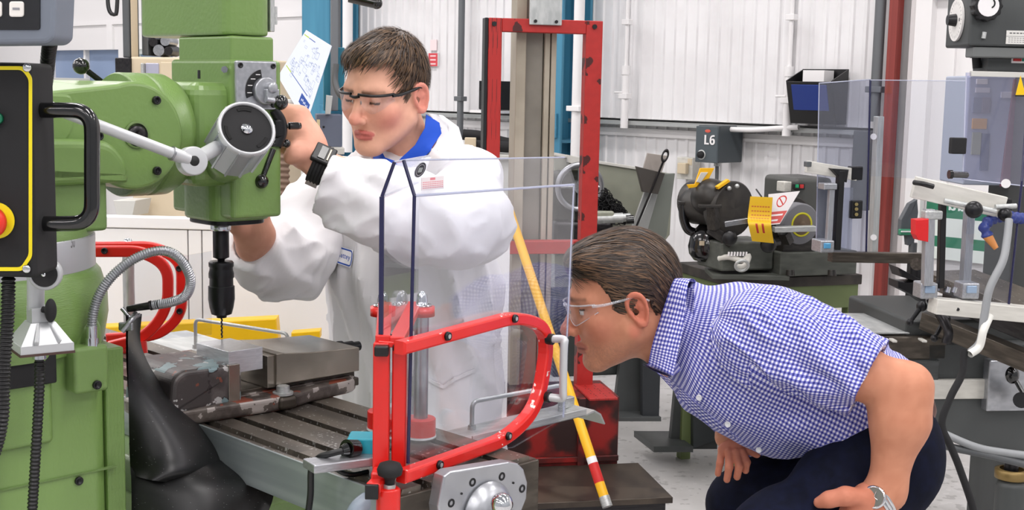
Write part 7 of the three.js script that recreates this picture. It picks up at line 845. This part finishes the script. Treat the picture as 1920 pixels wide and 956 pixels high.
  M('elevating_screw', [(() => { const t = at(1897, 862, 3.3); return C(V(t.x, 0.08, t.z), V(t.x, t.y, t.z), 0.018); })()], mat.darkSteel, o); M('screw_housing', [(() => { const t = at(1897, 912, 3.3); return LA([[0, t.y + 0.02], [0.032, t.y + 0.02], [0.04, t.y], [0.04, 0.08], [0, 0.08]], 28).translate(t.x, 0, t.z); })()], mat.greyMach, o); M('brass_collar', [(() => { const t = at(1897, 884, 3.3); return LA([[0.03, t.y + 0.008], [0.042, t.y + 0.006], [0.042, t.y - 0.016], [0.03, t.y - 0.016]], 28).translate(t.x, 0, t.z); })()], std(0x8a7448, 0.4, 0.6), o);
  // table with slots, seen going away to the right
  M('table', U([barX(at(1778, 520, 3.4), at(1960, 590, 3.05), 0.16, 0.04)]), mat.tableTop, o); M('table_front', [barX(at(1775, 556, 3.28), at(1935, 622, 3.0), 0.03, 0.05)], mat.darkSteel, o); M('table_rail', [barX(at(1735, 600, 3.28), at(1935, 680, 3.02), 0.04, 0.045)], mat.vice, o);
  M('table_end', [slab(K, [[1684, 501], [1734, 528], [1734, 532], [1690, 519]], 0.05, 0.06)], mat.darkSteel, o); M('table_end', [slab(K, [[1684, 527], [1700, 530], [1736, 528], [1736, 570], [1716, 556], [1684, 540]], 0.05, 0.06)], mat.blackSteel, o); M('end_boss', [C(at(1719, 495, 3.3), at(1719, 495, 3.22), 0.016, 0.016, 20)], mat.vice, o);
  for (const [x0, y0, x1, y1] of [[1728, 574, 1706, 604], [1772, 598, 1752, 634]]) M('clamp_lever', [C(at(x0, y0, 3.1), at(x1, y1, 3.08), 0.006, 0.005), S(0.009, at(x1, y1, 3.08)), S(0.013, at(x0, y0, 3.1))], mat.blackSteel, o); M('crank_link', [tube([at(1745, 560, 3.1), at(1764, 592, 3.08), at(1778, 622, 3.06), at(1774, 644, 3.06)], 0.012, 30, 8)], mat.darkSteel, o);
}
{ const o = thing('swing_guard', 'clear guard boxes with off-white arms around the right-hand mill table', 'guard'); const d = 3.0, F = new Frame(at(1800, 400, d), 0.1), put = g => { g.rotateY(F.th); g.translate(F.o.x, F.o.y, F.o.z); return g; }; const P = (a, b, z = 0) => { const q = F.onz(a, b, z); return F.w(q.x, q.y, z); };
  // front shield (large, along the right edge), upper shield, left shield
  M('shield', [slab(F, [[1765, 360], [1900, 400], [1888, 600], [1760, 545]], 0.02, 0.004, 0)], mat.clear, o); M('shield', [slab(F, [[1812, 136], [1934, 138], [1934, 350], [1805, 336]], -0.1, 0.004, 0)], std(0xe9e9f4, 0.05, 0, { transmission: 0.93, thickness: 0 }), o); M('shield_cap', [slab(F, [[1822, 133], [1934, 136], [1934, 146], [1822, 143]], -0.095, 0.012, 0.001)], mat.lightGrey, o);
  const ed = (a, b, z0, c, dd, z1, r, m) => M('shield_edge', [C(P(a, b, z0), P(c, dd, z1), r, r, 8)], m, o);
  ed(1812, 136, -0.1, 1805, 336, -0.1, 0.0018, mat.edgeLight); ed(1916, 340, 0.02, 1888, 602, 0.02, 0.003, mat.clearEdge); ed(1930, 138, -0.05, 1916, 340, 0.02, 0.003, mat.clearEdge); ed(1765, 360, 0.02, 1760, 545, 0.02, 0.0015, mat.edgeLight); ed(1805, 336, -0.1, 1934, 350, -0.1, 0.0015, mat.edgeLight);
  // yellow triangle
  const q = [[1913, 142], [1904, 178], [1922, 178]].map(([x, y]) => { const k = F.onz(x, y, -0.09); return [k.x, k.y]; }); M('warning_triangle', put(EX(q, 0.002, 0).translate(0, 0, -0.09)), std(0xf0c400, 0.4), o); M('triangle_base', [boxIn(F, 1904, 178, 1922, 181, -0.088, 0.002, 0)], mat.black, o);
  M('latch_block', [boxIn(F, 1786, 258, 1812, 289, -0.09, 0.02, 0.003)], mat.blackMatte, o); M('knob', [C(P(1783, 327, -0.06), P(1812, 328, -0.09), 0.0075), C(P(1779, 327, -0.06), P(1785, 327, -0.06), 0.0105)], mat.blackGloss, o); M('cap_nut', [C(P(1886, 344, -0.1), P(1886, 344, -0.08), 0.011)], mat.white, o);
  // off-white arms
  M('guard_arm', [barX(P(1712, 350, 0.0), P(1882, 389, 0.05), 0.03, 0.05)], mat.offwhite, o); M('arm_handle', [rod([P(1714, 342, 0.03), P(1728, 344, 0.05), P(1750, 350, 0.05)], 0.006, 0.008)], mat.black, o); M('arm_clamp', [boxIn(F, 1868, 372, 1898, 396, 0.06, 0.04)], mat.blackMatte, o); M('arm_bar', [C(P(1866, 388, 0.08), P(1905, 386, 0.08), 0.006)], mat.galv, o);
  // posts and clamps
  M('alu_post', [barX(P(1742, 392, 0.03), P(1738, 535, 0.03), 0.022, 0.022)], mat.alu, o); M('black_post', [barX(P(1767, 380, 0.02), P(1763, 540, 0.02), 0.018, 0.014)], mat.black, o); M('alu_post', [barX(P(1818, 385, -0.1), P(1808, 548, -0.1), 0.026, 0.02)], mat.alu, o); M('red_clamp', [slab(F, [[1717, 412], [1742, 410], [1741, 454], [1722, 450], [1717, 440]], 0.05, 0.03)], std(0xd01a1e, 0.35), o); M('post_bracket', [boxIn(F, 1736, 395, 1768, 412, 0.045, 0.03)], mat.galv, o);
  for (const [x, y] of [[1744, 545], [1822, 545]]) { M('corner_clamp', [boxIn(F, x - 16, y - 14, x + 14, y + 16, 0.03, 0.05, 0.004)], mat.alu, o); M('clamp_window', [boxIn(F, x - 8, y - 9, x + 10, y + 5, 0.034, 0.006, 0.002)], std(0x9fb4cc, 0.15, 0.3), o); } for (const x of [1776, 1788]) M('clamp_screw', [C(P(x, 548, 0.03), P(x + 3, 538, 0.03), 0.006)], mat.chrome, o);
  M('base_rail', [barX(P(1748, 572, 0.03), P(1940, 590, 0.03), 0.05, 0.036)], mat.offwhite, o); M('rail_hole', [C(P(1796, 580, 0.056), P(1796, 580, 0.05), 0.004)], mat.black, o);
  // loc-line coolant hose
  const L = A3([[1920, 410, 3.0], [1885, 406, 2.97], [1862, 410, 2.96], [1846, 424, 2.95], [1852, 444, 2.95]]); M('segmented_hose', sweep(L, rib(0.14, 0.016, 0.0095, 0.014), 120, 12), std(0x2f3f86, 0.4), o); M('nozzle', [C(at(1850, 440, 2.95), at(1868, 466, 2.94), 0.012, 0.006)], std(0xd08a4a, 0.45), o);
  M('hose_joint', [S(0.02, P(1826, 393, 0.08))], mat.blackSteel, o); M('hose_joint', [S(0.016, P(1884, 402, 0.08))], mat.blackSteel, o); M('tie_rod', [C(P(1770, 376, 0.05), P(1868, 396, 0.08), 0.006)], mat.galv, o);
}
// the smaller guard left of it
{ const o = thing('swing_guard', 'clear upright guard sheet beside the dark red post with blue edge', 'guard'); const F = new Frame(at(1580, 320, 3.7), 0.25), P = (a, b, z = 0) => { const q = F.onz(a, b, z); return F.w(q.x, q.y, z); };
  M('shield', [slab(F, [[1536, 156], [1632, 149], [1624, 478], [1530, 472]], 0, 0.004, 0)], std(0xe6e8f0, 0.04, 0, { transmission: 0.95, thickness: 0 }), o); M('shield_edge', [C(P(1632, 149), P(1624, 478), 0.003, 0.003, 8)], mat.clearEdge, o); M('shield_edge', [C(P(1536, 156), P(1632, 149), 0.0015, 0.0015, 8)], mat.edgeLight, o); M('shield_edge', [C(P(1536, 156), P(1530, 472), 0.0013, 0.0013, 8)], mat.edgeLight, o);
  M('top_sheet', [slab(new Frame(at(1720, 300, 3.55), 0.05), [[1632, 150], [1812, 152], [1806, 340], [1632, 330]], 0, 0.003, 0)], mat.clear, o); M('sheet_edge', [C(at(1632, 150, 3.55), at(1812, 152, 3.5), 0.0012, 0.0012, 6)], mat.edgeLight, o);
  M('guard_arm', [barX(P(1512, 312, 0.02), P(1606, 328, 0.04), 0.02, 0.034)], mat.offwhite, o); M('arm_cap', [boxIn(F, 1513, 303, 1522, 313, 0.05, 0.02, 0.002)], mat.grey, o); M('hinge', [slab(F, [[1560, 316], [1592, 318], [1588, 342], [1576, 334]], 0.06, 0.03)], mat.black, o); M('hinge_block', [boxIn(F, 1598, 312, 1618, 338, 0.05, 0.03)], mat.blackSteel, o); M('latch', [boxIn(F, 1598, 376, 1617, 410, 0.03, 0.02)], mat.black, o); for (const y of [383, 392, 402]) M('latch_screw', [C(P(1606, y, 0.03), P(1606, y, 0.036), 0.005)], std(0x9a8a5a, 0.3, 0.7), o);
  M('black_post', [barX(P(1576, 320, 0.05), P(1568, 468, 0.05), 0.022, 0.018)], mat.black, o); M('alu_post', [barX(P(1559, 346, 0.05), P(1553, 452, 0.05), 0.016, 0.016)], mat.alu, o); M('post_head', [boxIn(F, 1546, 344, 1570, 356, 0.07, 0.04, 0.003)], mat.alu, o); M('corner_clamp', [boxIn(F, 1540, 451, 1564, 474, 0.08, 0.06, 0.004)], mat.alu, o); M('clamp_window', [boxIn(F, 1546, 456, 1558, 466, 0.084, 0.01, 0.002)], std(0x5aa0cc, 0.2, 0.2), o);
  M('upright', [barX(P(1648, 218, -0.02), P(1636, 478, -0.02), 0.028, 0.02)], mat.galv, o); for (const y of [256, 445]) M('upright_bolt', [C(P(1638, y, 0.0), P(1638, y, -0.012), 0.009)], mat.white, o); M('base_bar', [barX(P(1556, 481, 0.02), P(1730, 484, 0.02), 0.03, 0.03)], mat.vice, o);
  M('support', [(() => { const t = P(1725, 490, 0.0); return BB(t.x - 0.02, t.x + 0.02, 0, t.y, t.z - 0.06, t.z - 0.02, 0.003); })()], mat.darkSteel, o); M('pressed_panel', [slab(F, [[1532, 350], [1600, 352], [1596, 470], [1532, 455]], 0.02, 0.003, 0)], std(0xdfe2ea, 0.1, 0, { transmission: 0.9, thickness: 0 }), o);
}
tag(M('junction_box', [toRoom(BB(-0.14, -0.02, 1.02, 1.4, 2.44, 2.53, 0.005))], mat.grey), 'narrow grey junction box at the wall end of the rail', 'box');
// hoses and cables by the right-hand mill
tag(M('coolant_line', tube(A3([[1892, 412, 2.9], [1888, 450, 2.88], [1880, 490, 2.86], [1856, 540, 2.85], [1846, 590, 2.85], [1838, 640, 2.85], [1818, 662, 2.85]]), 0.009, 80, 10), mat.cableGrey), 'grey coolant hose hanging down across the clear guard', 'hose');
tag(M('coolant_line', tube(A3([[1818, 664, 2.83], [1836, 650, 2.84], [1844, 620, 2.84], [1856, 592, 2.86]]), 0.009, 40, 10), mat.cableWhite), 'short white hose looped at the end of the grey coolant hose', 'hose');
tag(M('power_cable', tube(A3([[1808, 655, 2.84], [1804, 700, 2.84], [1782, 745, 2.84], [1766, 795, 2.84], [1784, 840, 2.84], [1800, 880, 2.84], [1826, 960, 2.84], [1840, 1050, 2.84]]), 0.0085, 80, 10), mat.blackMatte), 'black power cable hanging below the white hose', 'cable');
tag(M('floor_cable', tube(A3([[1752, 800, 2.9], [1775, 815, 2.9], [1830, 838, 2.88], [1880, 848, 2.87], [1960, 858, 2.86]]), 0.009, 60, 10), mat.cableGrey), 'upper grey cable running across the foot of the grey mill', 'cable');
tag(M('floor_cable', tube(A3([[1752, 830, 2.9], [1790, 840, 2.9], [1840, 850, 2.88], [1890, 862, 2.87], [1960, 880, 2.86]]), 0.009, 60, 10), mat.grey), 'lower dark grey cable running across the foot of the grey mill', 'cable');
// notice and flap on the door behind the guards
{ const o = onWall('door_notice', 'green and white notice on the door seen through the clear guard', 'sign', 1800, 425, -0.012); const t = canvasTex(256, 256, (g, w, h) => { g.fillStyle = '#dfe6e0'; g.fillRect(0, 0, w, h); g.fillStyle = '#2f7a5c'; g.fillRect(0, 0, w, 100); g.fillRect(0, 170, w, 40); g.save(); g.scale(-1, 1); g.fillStyle = '#e8efe9'; g.font = 'bold 56px sans-serif'; g.fillText('d nau', -230, 70); g.restore(); }); const g = new THREE.PlaneGeometry(0.34, 0.32); g.rotateY(-Math.PI / 2); M('face', g.translate(-0.004, 0, 0), std(0xffffff, 0.5, 0, { map: t }), o); M('plate', [BB(-0.003, 0.004, -0.16, 0.16, -0.17, 0.17, 0.001)], mat.white, o); }
{ const o = thing('rubber_flap', 'dark grey curved flap with a green striped strip by the door', 'flap'); const F = new Frame(at(1710, 420, 4.6), 0.1); M('flap', [slab(F, fillet([[1706, 382], [1720, 374], [1722, 398], [1716, 440], [1714, 458], [1702, 460], [1700, 440], [1688, 442], [1690, 412]], 0.01).map(a => a), 0, 0.03)], std(0x5b5f63, 0.6), o); M('strip', [boxIn(F, 1688, 430, 1716, 441, 0.02, 0.02)], std(0x3f8f6c, 0.5), o); M('strip_band', [boxIn(F, 1690, 433, 1716, 436, 0.024, 0.01)], mat.white, o); M('stand', [C(V(at(1712, 455, 4.62).x, 0, at(1712, 455, 4.62).z), at(1712, 455, 4.62), 0.015)], mat.grey, o); }

renderer.render(scene, camera);
